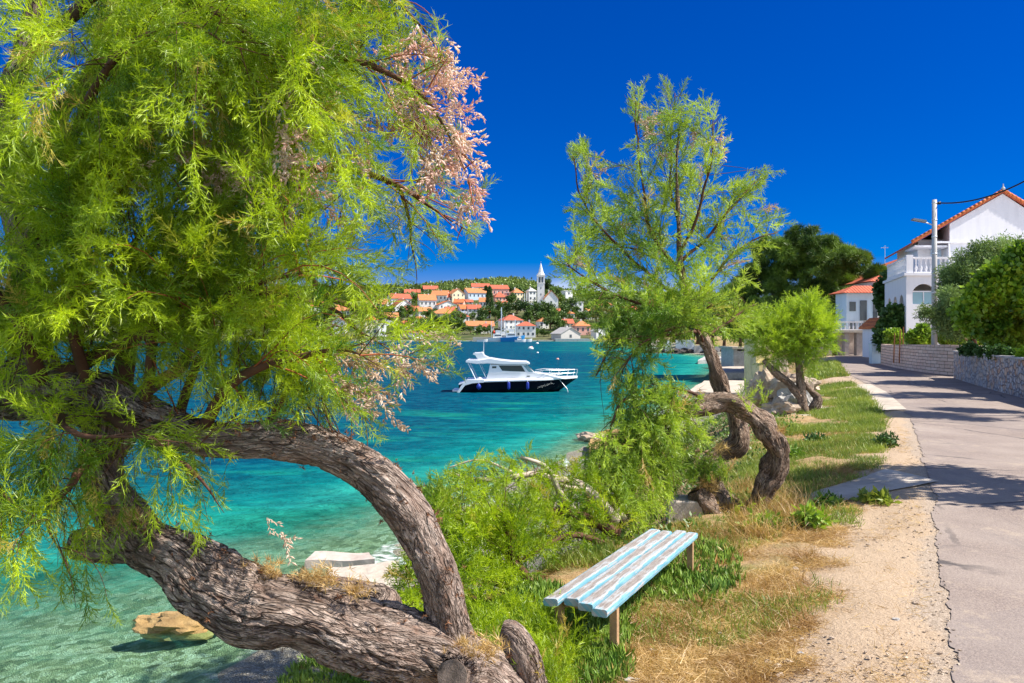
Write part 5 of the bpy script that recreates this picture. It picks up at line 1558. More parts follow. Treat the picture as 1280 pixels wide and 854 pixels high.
b = MB(); b.tube([(xm, d + w / 2, zz(328.8)), (xm, d + w / 2, zz(326.2))], 0.06, 6); b.box(xm - .35, xm + .35, d + w / 2 - .05, d + w / 2 + .05, zz(327.3), zz(327.1)); b.build('cross', M['pole'], root)
b = MB()
for y_ in (360, 368, 376): b.box(xm - .25, xm + .25, d + .08, d + .145, zz(y_ + 1.2), zz(y_ - 1.2))
b.build('slit_window', M['window'], root)
# two white posts of the modern house
for k, x in enumerate((655.0, 657.5)):
    s = dep_of(388) / 1000; b = MB(); b.box((x - 640) * s, (x + 1.1 - 640) * s, dep_of(388) - 1.5, dep_of(388) - 1.0, CAMZ - (389 - 415) * s, CAMZ - (367 - 415) * s)
    o = b.build('white_pylon', M['far_white']); tagp(o, ['tall white pylon rising in front of the modern terrace house, left one of the pair', 'slim white pylon of the terrace house, right one of the pair'][k], 'pylon')
# quays
def quay(x0, x1, yt, d, label, mat):
    s = d / 1000; b = MB(); b.box((x0 - 640) * s, (x1 - 640) * s, d, d + 7, -1.5, CAMZ - (yt - 415) * s)
    return tagp(b.build('quay', M[mat]), label, 'quay')
quay(380, 590, 425.9, 337, 'long pale quay in front of the left waterfront', 'conc_grey')
quay(591, 619, 421.5, 333, 'white breakwater head with the red harbour light', 'conc')
quay(619.2, 672, 425.7, 337, 'stone quay where the fishing boats are tied up', 'conc_grey')
quay(672.2, 694, 425.2, 335, 'pale pebble slipway between the quay and the stone boathouse', 'conc')
quay(694.2, 762, 423.5, 331, 'grey stone quay in front of the boathouses', 'conc_grey')
quay(762.2, 900, 425.5, 333, 'low quay beyond the tamarisk crown', 'conc_grey')
s = 0.331; b = MB()
c = ((617.5 - 640) * .331, 331.5, 0)
root = thing('harbour_light', (c[0], 334, CAMZ - 4.5 * .334), 'red harbour light column on the white breakwater head', 'harbour light')
b.lathe([(0.45, -0.6), (0.38, 2.2), (0.5, 2.25), (0.5, 2.4), (0.25, 2.45), (0.22, 2.9), (0.03, 3.1)], (c[0], 332.6, 1.6), 12); b.build('column', M['red_paint'], root, True)

# boats at the town quay
def work_boat(px, yw, L_, hullm, label, mast=0, cab=True, d=328):
    s = d / 1000; x = (px - 640) * s
    root = thing('moored_boat', (x, d, 0), label, 'boat')
    b = MB(); n_ = 10; V = []; Fc = []
    for i in range(n_ + 1):
        t_ = i / n_; hb = L_ * .16 * (1 - max(0, (t_ - .5) / .5) ** 2); zz_ = L_ * (.17 + .10 * t_ * t_)
        xx = x - L_ / 2 + L_ * t_
        V += [(xx, d - hb, zz_), (xx - .05 * L_ * t_, d - hb * .6, -.2), (xx - .05 * L_ * t_, d + hb * .6, -.2), (xx, d + hb, zz_)]
    for i in range(n_):
        for k in range(4): a = i * 4 + k; a2 = i * 4 + (k + 1) % 4; Fc.append([a, a2, a2 + 4, a + 4])
    Fc.append([0, 1, 2, 3]); e = n_ * 4; Fc.append([e, e + 1, e + 2, e + 3])
    b.add(V, Fc); b.build('hull', M[hullm], root)
    if cab:
        b = MB(); b.box(x - L_ * .28, x + L_ * .10, d - L_ * .11, d + L_ * .11, L_ * .15, L_ * .36); b.box(x - L_ * .16, x + L_ * .06, d - L_ * .08, d + L_ * .08, L_ * .361, L_ * .52); b.build('cabin', M['far_white'], root)
        b = MB(); b.box(x - L_ * .2, x + L_ * .1, d - L_ * .114, d - L_ * .1105, L_ * .26, L_ * .31); b.build('window', M['window'], root)
    if mast:
        b = MB(); b.tube([(x + L_ * .1, d, .3), (x + L_ * .1, d, mast)], 0.2, 6); b.tube([(x + L_ * .1, d, mast * .7), (x - L_ * .4, d, mast * .45)], 0.08, 6); b.tube([(x + L_ * .1, d, mast * .9), (x + L_ * .45, d, L_ * .22)], 0.04, 5); b.tube([(x - L_ * .35, d, .5), (x - L_ * .35, d, mast * .6)], 0.1, 6); b.build('mast', M['steel'], root)
work_boat(618, 425, 6, 'blue_paint', 'low blue open fishing boat left of the trawlers', 0, False)
work_boat(624, 425, 9, 'far_white', 'white trawler with a tall mast beside the red harbour light', 14, True, 326)
work_boat(630, 425, 8, 'far_white', 'white fishing boat moored in the middle of the trawlers', 8, True, 330)
work_boat(641, 425, 10, 'blue_paint', 'blue hulled trawler with white wheelhouse at the quay', 9, True, 325)
work_boat(650.5, 427, 4.5, 'far_white', 'small white motor boat right of the blue trawler', 0, True, 320)
work_boat(657.5, 426.5, 5, 'far_white', 'white open dinghy farthest right at the town quay', 0, False, 322)
work_boat(603, 426.5, 4.5, 'far_white', 'white dinghy tied under the breakwater head', 0, False, 322)

# ------------------------------------------------------------------ trees over there
rs = np.random.default_rng(11)
ltT = [leaf_tuft(50 + k, 16, 0.9, 0.75, 0.5) for k in range(3)]
def blob_tree(name, c, R_, hz, label, mat, group, templates, nlobe, ntuft, sc, trunk=True, cat='tree', tmat='twig', rs=rs, trunk_r=None, shape='round', flat=1.0):
    """tree: trunk and limbs + crown of leaf tufts on uneven lobes; c = ground point, hz = crown centre height, R_ = (rx,ry,rz)"""
    root = thing(name, c, label, cat, group)
    c = np.array(c, float)
    lob = []
    for k in range(nlobe):
        v = unit(rs.normal(size=3)); v[2] = v[2] * 0.8 + 0.1
        rr = rs.uniform(0.45, 0.8)
        q = c + np.array((0, 0, hz)) + v * np.array(R_) * rr
        lob.append((q, rs.uniform(0.26, 0.46) * min(R_[0], R_[2]) * (1.15 - 0.4 * rr)))
    Pn, D = [], []
    for q, lr in lob:
        m = max(4, int(ntuft / nlobe))
        v = rs.normal(size=(m, 3)); v /= np.linalg.norm(v, axis=1, keepdims=True)
        v[:, 2] *= 0.75 * flat
        Pn.append(q + v * lr * rs.uniform(0.55, 1.08, (m, 1))); D.append(v + np.array((0, 0, 0.5)))
    Pn, D = np.vstack(Pn), np.vstack(D)
    S_ = np.full(len(Pn), sc) * rs.uniform(0.7, 1.25, len(Pn))
    V, val = scatter(templates, Pn, D, S_, rs)
    tri_mesh('crown', V, val, M[mat], root)
    if trunk:
        b = MB(); tr_ = trunk_r or R_[0] * 0.07
        top = c + np.array((0, 0, hz * 0.85))
        b.tube([c - (0, 0, .3), c + (top - c) * .5 + (R_[0] * .04, 0, 0), top], [tr_ * 1.3, tr_, tr_ * .6], 8)
        for q, lr in lob[:8]:
            st = c + (top - c) * rs.uniform(0.5, 0.95)
            b.tube([st, (st + q) / 2 + (0, 0, R_[2] * .05), q], [tr_ * .5, tr_ * .35, tr_ * .12], 6)
        b.build('trunk', M[tmat], root, True)
    return root

protos = []
# prototype town trees, placed for real then copied
TT = [ (640, 380, 7, 5), (646, 392, 8, 6), (630, 394, 7, 5.5), (655, 395, 9, 6.5), (668, 398, 9, 6.5), (678, 396, 8, 6), (660, 404, 7, 5), (676, 408, 8, 6), (686, 400, 9, 6.5), (694, 404, 8, 5.5), (702, 400, 8, 6), (688, 412, 6.5, 5), (699, 412, 6, 4.5), (708, 408, 7, 5),
  (622, 391, 7, 5), (612, 397, 7, 5), (604, 398, 6, 4.5), (602, 371, 6, 5), (627, 402, 6, 4.5), (619, 400, 6, 4.5), (650, 371, 6, 6), (672, 371, 6, 6), (688, 366, 8, 7), (694, 372, 7, 6), (700, 382, 7, 5.5), (712, 392, 8, 6), (722, 398, 7, 5), (730, 404, 6, 5), (745, 402, 8, 6), (755, 396, 8, 6), (765, 404, 8, 6), (775, 404, 8, 6), (790, 410, 9, 7), (805, 404, 9, 7), (820, 400, 10, 8),
  (575, 404, 6, 4.5), (568, 410, 6, 5), (560, 412, 6.5, 5), (552, 414, 6.5, 5), (543, 410, 6.5, 5), (535, 414, 6.5, 5), (526, 416, 6.5, 5), (577, 413, 5.5, 4), (588, 417, 4.5, 3), (600, 417, 4.5, 3), (610, 417, 4.5, 3), (519, 414, 6, 5), (571, 400, 5, 4), (603, 404, 5, 3.5), (590, 401, 5, 3.5),
  (520, 382, 6, 5), (533, 380, 5, 4), (536, 400, 6, 4.5), (510, 396, 6, 5), (500, 398, 6, 5), (485, 398, 7, 5.5), (470, 396, 7, 5.5), (455, 392, 7, 5.5), (440, 396, 7, 5.5), (430, 410, 7, 5.5), (405, 402, 8, 6), (395, 412, 8, 6), (575, 372, 5, 4.5), (555, 376, 5, 4), (640, 366, 5, 4), (672, 420, 3.5, 2.5), (680, 420, 3.5, 2.5), (686, 420, 3, 2)]
gl = 'trees among the houses of the town'
for i, (px, yb, hh, rr) in enumerate(TT):
    d = dep_of(yb) - 3; x = (px - 640) / 1000 * d; z = Hfar(x, max(d, 337))
    lab = 'round green tree standing among the houses across the bay'
    if i < 4:
        protos.append(blob_tree('town_tree', (x, d, z), (rr * 0.8, rr * .8, rr * 0.7), hh * 0.62, lab, 'town_leaf', gl, ltT, 8, 110, 1.0, rs=np.random.default_rng(i)))
        protos[-1]['r0'] = float(rr)
    else:
        p_ = protos[i % 4]
        copy_thing(p_, (x, d, z), lab, gl, rz=i * 1.3, sc=rr / p_['r0'])
# cypress
def cypress(px, yb, yt, label, w=1.6):
    d = dep_of(yb) - 4; s = d / 1000; x = (px - 640) * s; zb = CAMZ - (yb - 415) * s; zt_ = CAMZ - (yt - 415) * s; hh = zt_ - zb
    root = thing('cypress_tree', (x, d, zb), label, 'tree')
    t_ = rs.random(420); a = rs.random(420) * 2 * PI
    r_ = w * np.sin(np.clip(t_ * 0.93 + .07, 0, 1) ** 0.75 * PI) ** 0.6 * rs.uniform(.6, 1.05, 420)
    Pn = np.stack((x + r_ * np.cos(a), d + r_ * np.sin(a), zb + t_ * hh), 1)
    V, val = scatter(ltT, Pn, np.stack((np.cos(a) * .3, np.sin(a) * .3, np.ones(420)), 1), rs.uniform(.5, .8, 420), rs)
    tri_mesh('crown', V, val * .3, M['dark_leaf'], root)
    b = MB(); b.tube([(x, d, zb - 1), (x, d, zb + hh * .8)], [.3, .1], 6); b.build('trunk', M['twig'], root)
cypress(612, 389, 359, 'tall dark cypress standing left of the pink houses', 2.1)
cypress(607.5, 372, 358, 'thin dark cypress against the white hilltop house', 0.8)
cypress(650, 372, 361, 'small dark cypress behind the modern terrace house', 1.2)

# forest on the hill (one mass)
n_ = 15000
px = rs.uniform(150, 1100, n_); q = rs.random(n_)
rid = np.interp(px, ridge_px, ridge_py)
yb = rid + q ** 1.2 * np.where(px < 700, 16, 22) + 1.5
d = np.minimum(dep_of(yb), 640) * rs.uniform(.995, 1.005, n_)
x = (px - 640) / 1000 * d
z = np.array([Hfar(a, b_) for a, b_ in zip(x, d)])
Pn = np.stack((x, d, z + rs.uniform(0.3, 2.6, n_)), 1)
V, val = scatter([leaf_tuft(90 + k, 9, 1.6, 1.7, 1.2) for k in range(3)], Pn, rs.normal(size=(n_, 3)) + (0, 0, 1), rs.uniform(.5, 1.1, n_), rs)
o = tri_mesh('forest', V, val, M['forest_leaf']); tagp(o, 'green wooded ridge behind the town', 'forest', kind='stuff')

# shrubs filling the slope between the houses
n_ = 1500
px = rs.uniform(380, 860, n_); yb = rs.uniform(362, 419, n_)
yb = np.maximum(yb, np.interp(px, ridge_px, ridge_py) + 5)
d = dep_of(yb) - 1; x = (px - 640) / 1000 * d
z = np.array([Hfar(a, b_) for a, b_ in zip(x, d)])
V, val = scatter([leaf_tuft(95 + k, 12, 1.0, 0.9, 0.6) for k in range(3)], np.stack((x, d, z + 0.4), 1), rs.normal(size=(n_, 3)) + (0, 0, 1), rs.uniform(.7, 1.4, n_), rs)
o = tri_mesh('undergrowth', V, val, M['town_leaf']); tagp(o, 'low green scrub between the houses across the bay', 'scrub', kind='stuff')

# trees on the near-right far side of the cove
rs = np.random.default_rng(21)
lt2 = [leaf_tuft(150 + k, 22, 0.42, 0.26, 0.16) for k in range(3)]
cove = [(812, 436, 158, 3.2, 4.2), (826, 432, 170, 3.0, 3.4), (856, 428, 165, 3.2, 5), (872, 426, 160, 4, 5.5), (890, 424, 150, 4, 6), (905, 430, 140, 3.2, 5), (842, 418, 190, 5, 5), (785, 424, 250, 6, 6), (800, 418, 240, 6, 7), (880, 402, 200, 7, 9), (905, 400, 190, 7, 9), (860, 405, 220, 7, 8), (925, 432, 120, 3, 4.0), (945, 430, 105, 3, 4.5)]
labs = ['bright green bush at the left end of the cove wall', 'low round bush left of the white gatepost wall', 'tree leaning over the long white garden wall', 'tree with bluish shade right above the garden wall', 'leafy tree behind the crooked tamarisk trunk', 'bushy tree just right of the crooked tamarisk trunk', 'broad tree on the rise behind the white garden wall', 'roundish tree on the low point across the cove', 'second tree on the low point, right of the roundish one', 'dark tree high behind the cove, left of the pine', 'dark tree touching the left edge of the big pine', 'mid green tree behind the cove wall trees', 'shrubby tree above the boat hut', 'shrubby tree between the boat hut and the young tamarisk']
for i, (px, py, d, r_, hh) in enumerate(cove):
    p = P(px, py, d)
    blob_tree('cove_tree', (p[0], d, 1.8), (r_, r_, r_ * .75), hh * .62, labs[i], ['town_leaf', 'dark_leaf', 'bright_leaf'][i % 3] if i not in (0, 12) else 'bright_leaf', 'trees round the cove', ltT, 7, 130, r_ / 5.0, rs=rs)
# ------------------------------------------------------------------ pine, olive, fig and shrubs on the right
rs = np.random.default_rng(31)
nt = [needle_tuft(k, 34, 0.52, 0.05, 0.6) for k in range(4)]
pc = P(1012, 415, 68)
root = thing('pine_tree', (pc[0], 68, 2.3), 'big dark umbrella pine with a broad clumped crown behind the young tamarisk', 'tree')
lob = []
outline = [(930, 375, 2.2), (950, 350, 2.2), (965, 325, 2.0), (985, 310, 1.9), (1010, 303, 1.9), (1035, 312, 2.0), (1058, 330, 1.8), (1078, 342, 1.6), (1092, 352, 1.3), (1085, 362, 1.4), (1062, 372, 1.6), (1035, 390, 1.8), (1005, 398, 2.0), (980, 402, 2.2), (950, 400, 2.2), (930, 405, 2.0), (1020, 340, 2.4), (985, 345, 2.4), (1045, 360, 2.2), (1000, 370, 2.5), (965, 375, 2.3), (1025, 380, 2.2), (1060, 360, 2.0), (915, 395, 1.6), (945, 412, 1.8), (975, 415, 1.9), (1005, 415, 1.8), (1035, 408, 1.6), (1055, 395, 1.3), (1000, 320, 2.2), (1045, 335, 2.0), (1095, 345, 0.9), (1072, 325, 0.9)]
for (a, c, r_) in outline:
    for k in range(2):
        dd = 68 + rs.uniform(-4.5, 4.5)
        lob.append((P(a + rs.uniform(-5, 5), c + rs.uniform(-5, 5), dd), r_ * rs.uniform(.6, .95)))
Pn, D = [], []
for q, lr in lob:
    # each lobe is a cloud of small clumps
    for j in range(9):
        v = unit(rs.normal(size=3)); v[2] = abs(v[2]) * 0.9 - 0.15; cc = q + v * lr * 0.8
        m = 22; w_ = rs.normal(size=(m, 3)); w_ /= np.linalg.norm(w_, axis=1, keepdims=True); w_[:, 2] = w_[:, 2] * 0.6 + 0.1
        Pn.append(cc + w_ * lr * 0.34); D.append(w_ + (0, 0, 1.0))
Pn, D = np.vstack(Pn), np.vstack(D)
V, val = scatter(nt, Pn, D, rs.uniform(.6, 1.15, len(Pn)), rs)
tri_mesh('crown', V, val, M['pine'], root)
b = MB(); top = P(1010, 370, 68)
b.tube([(pc[0], 68, 2.0), (pc[0] + .4, 68, 4.5), top], [.38, .3, .16], 10)
for q, lr in lob[::3]: st = np.array((pc[0] + .3, 68, rs.uniform(4.0, 7))); b.tube([st, (st + q) / 2 + (0, 0, -.4), q], [.13, .09, .03], 6)
b.build('trunk', M['bark2'], root, True)

lo1 = [leaf_tuft(200 + k, 26, 0.16, 0.075, 0.022) for k in range(4)]
lf1 = [leaf_tuft(210 + k, 18, 0.22, 0.16, 0.12) for k in range(4)]
def lobed_tree(name, lobes, ntuft, templates, sc, mat, label, base, group=None, cat='tree', trunk=True, rs=rs, tmat='twig', fill=0.55):
    root = thing(name, base, label, cat, group)
    Pn, D = [], []
    tot = sum(r_ ** 2 for _, _, _, r_ in lobes)
    cs = []
    for (a, c, dd, r_) in lobes:
        q = P(a, c, dd); R0 = r_ * dd / 1000; cs.append((q, R0))
        m = max(6, int(ntuft * r_ ** 2 / tot)); k2 = max(3, m // 9)
        for j in range(k2):
            v = unit(rs.normal(size=3)); cc = q + v * R0 * rs.uniform(.45, .9)
            w_ = rs.normal(size=(9, 3)); w_ /= np.linalg.norm(w_, axis=1, keepdims=True)
            Pn.append(cc + w_ * R0 * rs.uniform(.1, .34, (9, 1))); D.append(w_ + v + (0, 0, .4))
    Pn, D = np.vstack(Pn), np.vstack(D)
    V, val = scatter(templates, Pn, D, rs.uniform(.7, 1.25, len(Pn)) * sc, rs)
    tri_mesh('crown', V, val, M[mat], root)
    if trunk:
        b = MB(); bs = np.array(base, float); mid = np.mean([q for q, _ in cs], 0); mid[2] = bs[2] + (mid[2] - bs[2]) * .7
        rr = .035 * max(mid[2] - bs[2], .5)
        b.tube([bs - (0, 0, .2), (bs + mid) / 2 + (rr, 0, 0), mid], [rr * 1.4, rr, rr * .6], 8)
        for q, R0 in cs: st = bs + (mid - bs) * rs.uniform(.4, 1); b.tube([st, (st + q) / 2 + (0, 0, .1 * R0), q], [rr * .5, rr * .35, rr * .1], 6)
        b.build('trunk', M[tmat], root, True)
    return root
lobed_tree('olive_tree', [(1196, 348, 31, 17), (1218, 330, 31, 22), (1245, 320, 31, 22), (1188, 372, 30, 12), (1155, 390, 30, 8), (1192, 390, 31, 20), (1205, 360, 31, 28), (1270, 325, 32, 26), (1195, 400, 30, 24), (1235, 350, 32, 30), (1185, 405, 30, 12)], 4200, lo1, 1.5, 'olive', 'grey-green olive tree with fine leaves right of the utility pole', (18.2, 31.2, 2.6))
lobed_tree('fig_tree', [(1235, 375, 26, 26), (1265, 345, 26, 28), (1290, 330, 26, 30), (1215, 395, 26, 20), (1250, 400, 26, 22), (1285, 380, 25.5, 28), (1310, 360, 26, 30), (1330, 395, 26, 30), (1245, 355, 26, 22), (1280, 405, 26, 18)], 2300, lf1, 1.0, 'fig', 'glossy bright green fig tree in front of the olive at the right edge', (16.3, 26, 2.9))
lobed_tree('dark_shrub', [(1117, 392, 43, 8), (1118, 402, 43, 11), (1110, 412, 43, 10), (1122, 415, 43, 10), (1112, 422, 43, 9), (1104, 427, 42, 8)], 900, lf1, 1.25, 'dark_leaf', 'tall dark evergreen shrub at the corner of the white house', (20.3, 43, 2.3), cat='shrub')
lobed_tree('slender_tree', [(1105, 360, 50, 9), (1110, 350, 50, 8), (1103, 375, 50, 8), (1112, 370, 50, 7), (1108, 385, 50, 7)], 520, lf1, 1.2, 'dark_leaf', 'slender leafy tree between the pine and the white terrace', (23.4, 50, 2.3))
gs = 'green shrubs along the top of the stone walls'
lobed_tree('garden_shrub', [(1116, 420, 41.5, 7), (1122, 424, 41.5, 5), (1110, 425, 41.5, 4)], 300, lf1, .8, 'bright_leaf', 'small bright bush at the far end of the pink stone wall', (19.6, 41.3, 3.0), gs, 'shrub')
lobed_tree('garden_shrub', [(1150, 420, 35, 9), (1158, 423, 35, 8), (1142, 424, 35, 6), (1155, 413, 35, 6)], 460, lf1, .75, 'bright_leaf', 'bright leafy bush left of the utility pole base', (17.9, 35, 3.0), gs, 'shrub')
lobed_tree('garden_shrub', [(1180, 423, 33, 7), (1195, 424, 33, 7), (1212, 424, 33, 7), (1228, 424, 33, 7)], 460, lf1, .7, 'bright_leaf', 'low spreading bush right of the utility pole under the olive', (18.6, 33, 3.2), gs, 'shrub')
lobed_tree('garden_shrub', [(1240, 425, 26, 9), (1258, 427, 26, 9), (1275, 424, 26, 10), (1290, 428, 26, 9)], 500, lf1, .6, 'bright_leaf', 'leafy hedge plants under the fig tree', (16.0, 26.5, 3.2), gs, 'shrub')
lobed_tree('garden_shrub', [(1215, 437, 24.5, 6), (1228, 440, 24.0, 5), (1205, 438, 25.5, 4)], 200, lf1, .45, 'dark_leaf', 'dark low plant in the red planter soil, left end', (14.6, 24.7, 3.2), gs, 'shrub', trunk=False)
lobed_tree('garden_shrub', [(1252, 441, 22.5, 7), (1268, 443, 21.8, 6), (1240, 440, 23, 5)], 240, lf1, .42, 'dark_leaf', 'dark low plant in the red planter soil, in the middle', (14.0, 22.8, 3.2), gs, 'shrub', trunk=False)
lobed_tree('garden_shrub', [(1283, 442, 20.8, 8), (1296, 446, 20, 7)], 180, lf1, .42, 'fig', 'low plant in the red planter soil at the picture edge', (13.5, 21, 3.2), gs, 'shrub', trunk=False)
# rusty stakes in the garden
for i, x in enumerate((1117, 1124, 1128, 1133, 1137, 1142)):
    p = P(x, 430, 36); b = MB(); b.tube([(p[0], 36, 2.6), (p[0] + .05, 36, 3.95 + .35 * ((i * 37) % 5) / 5)], 0.03, 6)
    tagp(b.build('garden_stake', M['rust']), 'thin rusty garden stake behind the pink stone wall', 'stake', 'rusty stakes behind the pink wall')
# trees beyond the right edge whose shade falls on the lane
for i, (x, y, r_, hh) in enumerate([(7.7, 8.6, 1.7, 3.6), (15.6, 15.2, 1.9, 7.4), (17.2, 19.6, 2.1, 7.4), (19.9, 24.3, 2.2, 7.8)]):
    blob_tree('garden_tree', (x, y, 2.3), (r_, r_ * .9, r_ * .7), hh, ['broad garden tree beside the lane, nearest the camera', 'garden tree behind the low end of the grey wall', 'wide garden tree behind the middle of the grey wall', 'garden tree behind the fig tree'][i], 'fig', 'garden trees right of the lane', [leaf_tuft(300 + k, 14, 0.2, 0.13, 0.08) for k in range(3)], 12, 700, 1.0, rs=rs, tmat='bark2')

# ------------------------------------------------------------------ tamarisks
PLF = [plume_t(400 + k, 0.25, 20, 7, 0.085, 0.030, 0.0036, 0.65) for k in range(6)]     # fine, near
PLM = [plume_t(420 + k, 0.28, 18, 6, 0.10, 0.042, 0.0066, 0.65) for k in range(5)]      # middle distance
PLC = [plume_t(440 + k, 0.36, 14, 4, 0.14, 0.06, 0.0085, 0.65) for k in range(5)]       # coarse

def raceme(seed):
    """spike of tiny flowers: short thick spindles"""
    r = np.random.default_rng(seed); T = []
    for i in range(9):
        t_ = i / 9; az = r.random() * 6.28; a = 0.7
        p = np.array((0, 0, t_ * 0.10)); v = np.array((math.sin(a) * math.cos(az), math.sin(a) * math.sin(az), math.cos(a)))
        L_ = 0.034 * (0.7 + .6 * r.random()); w = 0.0056
        s1 = unit(np.cross(v, r.normal(size=3))); s2 = np.cross(v, s1)
        q0, q1, q2 = p, p + v * L_ * .5, p + v * L_
        for k in range(4):
            a0, a1 = k * PI / 2, (k + 1) * PI / 2
            e0 = q1 + (s1 * math.cos(a0) + s2 * math.sin(a0)) * w; e1 = q1 + (s1 * math.cos(a1) + s2 * math.sin(a1)) * w
            T.append([q0, e0, e1]); T.append([e0, q2, e1])
    return tris_to_np(T)
RAC = [raceme(k) for k in range(4)]

# --- big tamarisk, left
rs = np.random.default_rng(41)
thin_ = lambda L_, k: [np.append(q[:3], q[3] * k) for q in L_]
root = thing('tamarisk_tree', (0.0, 3.9, 2.1), 'huge leaning tamarisk with an arching second trunk and feathery bright green crown', 'tree')
lower = px_path([(690, 985, 3.95, 66), (625, 885, 3.82, 64), (540, 822, 3.68, 56), (455, 795, 3.58, 52), (375, 766, 3.5, 50), (315, 757, 3.5, 56), (262, 730, 3.5, 52), (225, 698, 3.52, 42), (185, 680, 3.58, 37), (150, 680, 3.62, 33), (95, 682, 3.66, 20)])
upb = px_path([(205, 700, 3.56, 30), (165, 660, 3.6, 37), (135, 615, 3.62, 31), (124, 575, 3.65, 29), (135, 540, 3.68, 36), (130, 508, 3.75, 40), (70, 492, 3.8, 42), (0, 488, 3.85, 42), (-90, 480, 3.9, 42), (-200, 520, 4.0, 44)])
arch = px_path([(580, 840, 3.72, 40), (562, 790, 3.70, 30), (549, 725, 3.66, 29), (520, 655, 3.63, 32), (478, 603, 3.6, 31), (428, 570, 3.6, 28.5), (370, 550, 3.6, 28), (312, 548, 3.6, 26), (262, 548, 3.64, 27), (205, 535, 3.68, 29), (155, 512, 3.74, 34)])
mid_ = px_path([(455, 790, 3.72, 30), (478, 765, 3.86, 26), (440, 745, 3.95, 22), (390, 738, 4.0, 17)])
stub = px_path([(588, 842, 3.66, 28), (574, 842, 3.5, 24), (566, 845, 3.42, 21)])
stub2 = px_path([(672, 900, 3.9, 26), (655, 830, 3.85, 24), (640, 795, 3.85, 20), (628, 788, 3.86, 14)])
up2 = px_path([(62, 500, 3.85, 34), (36, 440, 3.95, 26), (28, 380, 4, 22), (32, 320, 4.02, 20), (16, 240, 4, 19), (4, 150, 4, 16), (32, 60, 4, 13), (60, -70, 4, 10)])
lower, arch, upb = thin_(lower, 0.86), thin_(arch, 0.88), thin_(upb, 0.9)
pieces = []
for k, (pp, st, ns) in enumerate([(lower, 0.011, 150), (upb, 0.012, 110), (arch, 0.011, 110), (mid_, 0.014, 70), (stub2, 0.014, 70), (up2, 0.016, 60)]):
    V_, F_, K_, C_ = bark_tube(pp, st, ns, 10.0 * k, amp=0.17, lump=0.13, fiss=26)
    pieces.append((V_[:-2], F_, K_[:-2]))
V, Fq, K_ = join_parts(pieces)
mesh_np('trunk', V, Fq, M['bark'], root, smooth=True, attrs={'bk': K_})
V_, F_, K_, _ = bark_tube(stub, 0.012, 60, 77, amp=0.3, lump=0.08)
cut = mesh_np('sawn_stub', V_[:-2], F_, M['bark'], root, smooth=True, attrs={'bk': K_[:-2]})
e_ = stub[-1]; cdir = unit(stub[-1][:3] - stub[-2][:3])
b = MB(); b.tube([e_[:3] - cdir * 0.004, e_[:3] + cdir * 0.010], e_[3] * 0.93, 28); o = b.build('cut_face', M['cutwood'], root); o.parent = cut
# dead scales and shoots bursting from the bark
def along(C, n_, rs, side=None):
    i = rs.integers(2, len(C) - 2, n_); return C[i], i
Cs = [catmull(p, 0.02) for p in (lower, upb, arch)]
Pn, D, Sx = [], [], []
for C, dens in ((Cs[0], 45), (Cs[2], 110), (Cs[1], 60)):
    for _ in range(dens):
        i = rs.integers(3, len(C) - 3); t_ = unit(C[i + 1, :3] - C[i - 1, :3])
        v = rs.normal(size=3) + np.array((0.2, -0.3, 0.9)); v = unit(v - t_ * np.dot(v, t_))
        c0_ = C[i, :3] + v * C[i, 3] * 0.98
        for _k in range(3):
            Pn.append(c0_ + rs.normal(size=3) * 0.02); D.append(v + rs.normal(size=3) * .7); Sx.append(rs.uniform(.02, .05))
V, val = scatter([needle_tuft(600 + k, 12, 0.5, 0.12, 0.6) for k in range(3)], np.array(Pn), np.array(D), np.array(Sx), rs)
tri_mesh('dead_scales', V, val, M['deadstuff'], root)
# matted dry straw caught on top of the leaning trunk
Pn, D, Sx = [], [], []
for (a, c, r_, n_) in ((275, 735, 22, 70), (395, 722, 26, 80), (330, 715, 20, 50), (600, 812, 26, 70), (160, 650, 22, 60), (445, 735, 16, 30)):
    for _ in range(n_):
        q = P(a + rs.normal() * r_ * .6, c + rs.normal() * 7, 3.42 + rs.random() * .1); Pn.append(q); D.append((rs.normal() * .6, -.3 + rs.normal() * .4, .8)); Sx.append(rs.uniform(.05, .11))
V, val = scatter([needle_tuft(620 + k, 14, 0.5, 0.035, 0.8) for k in range(3)], np.array(Pn), np.array(D), np.array(Sx), rs)
tri_mesh('dry_straw', V, val, M['dry'], root)
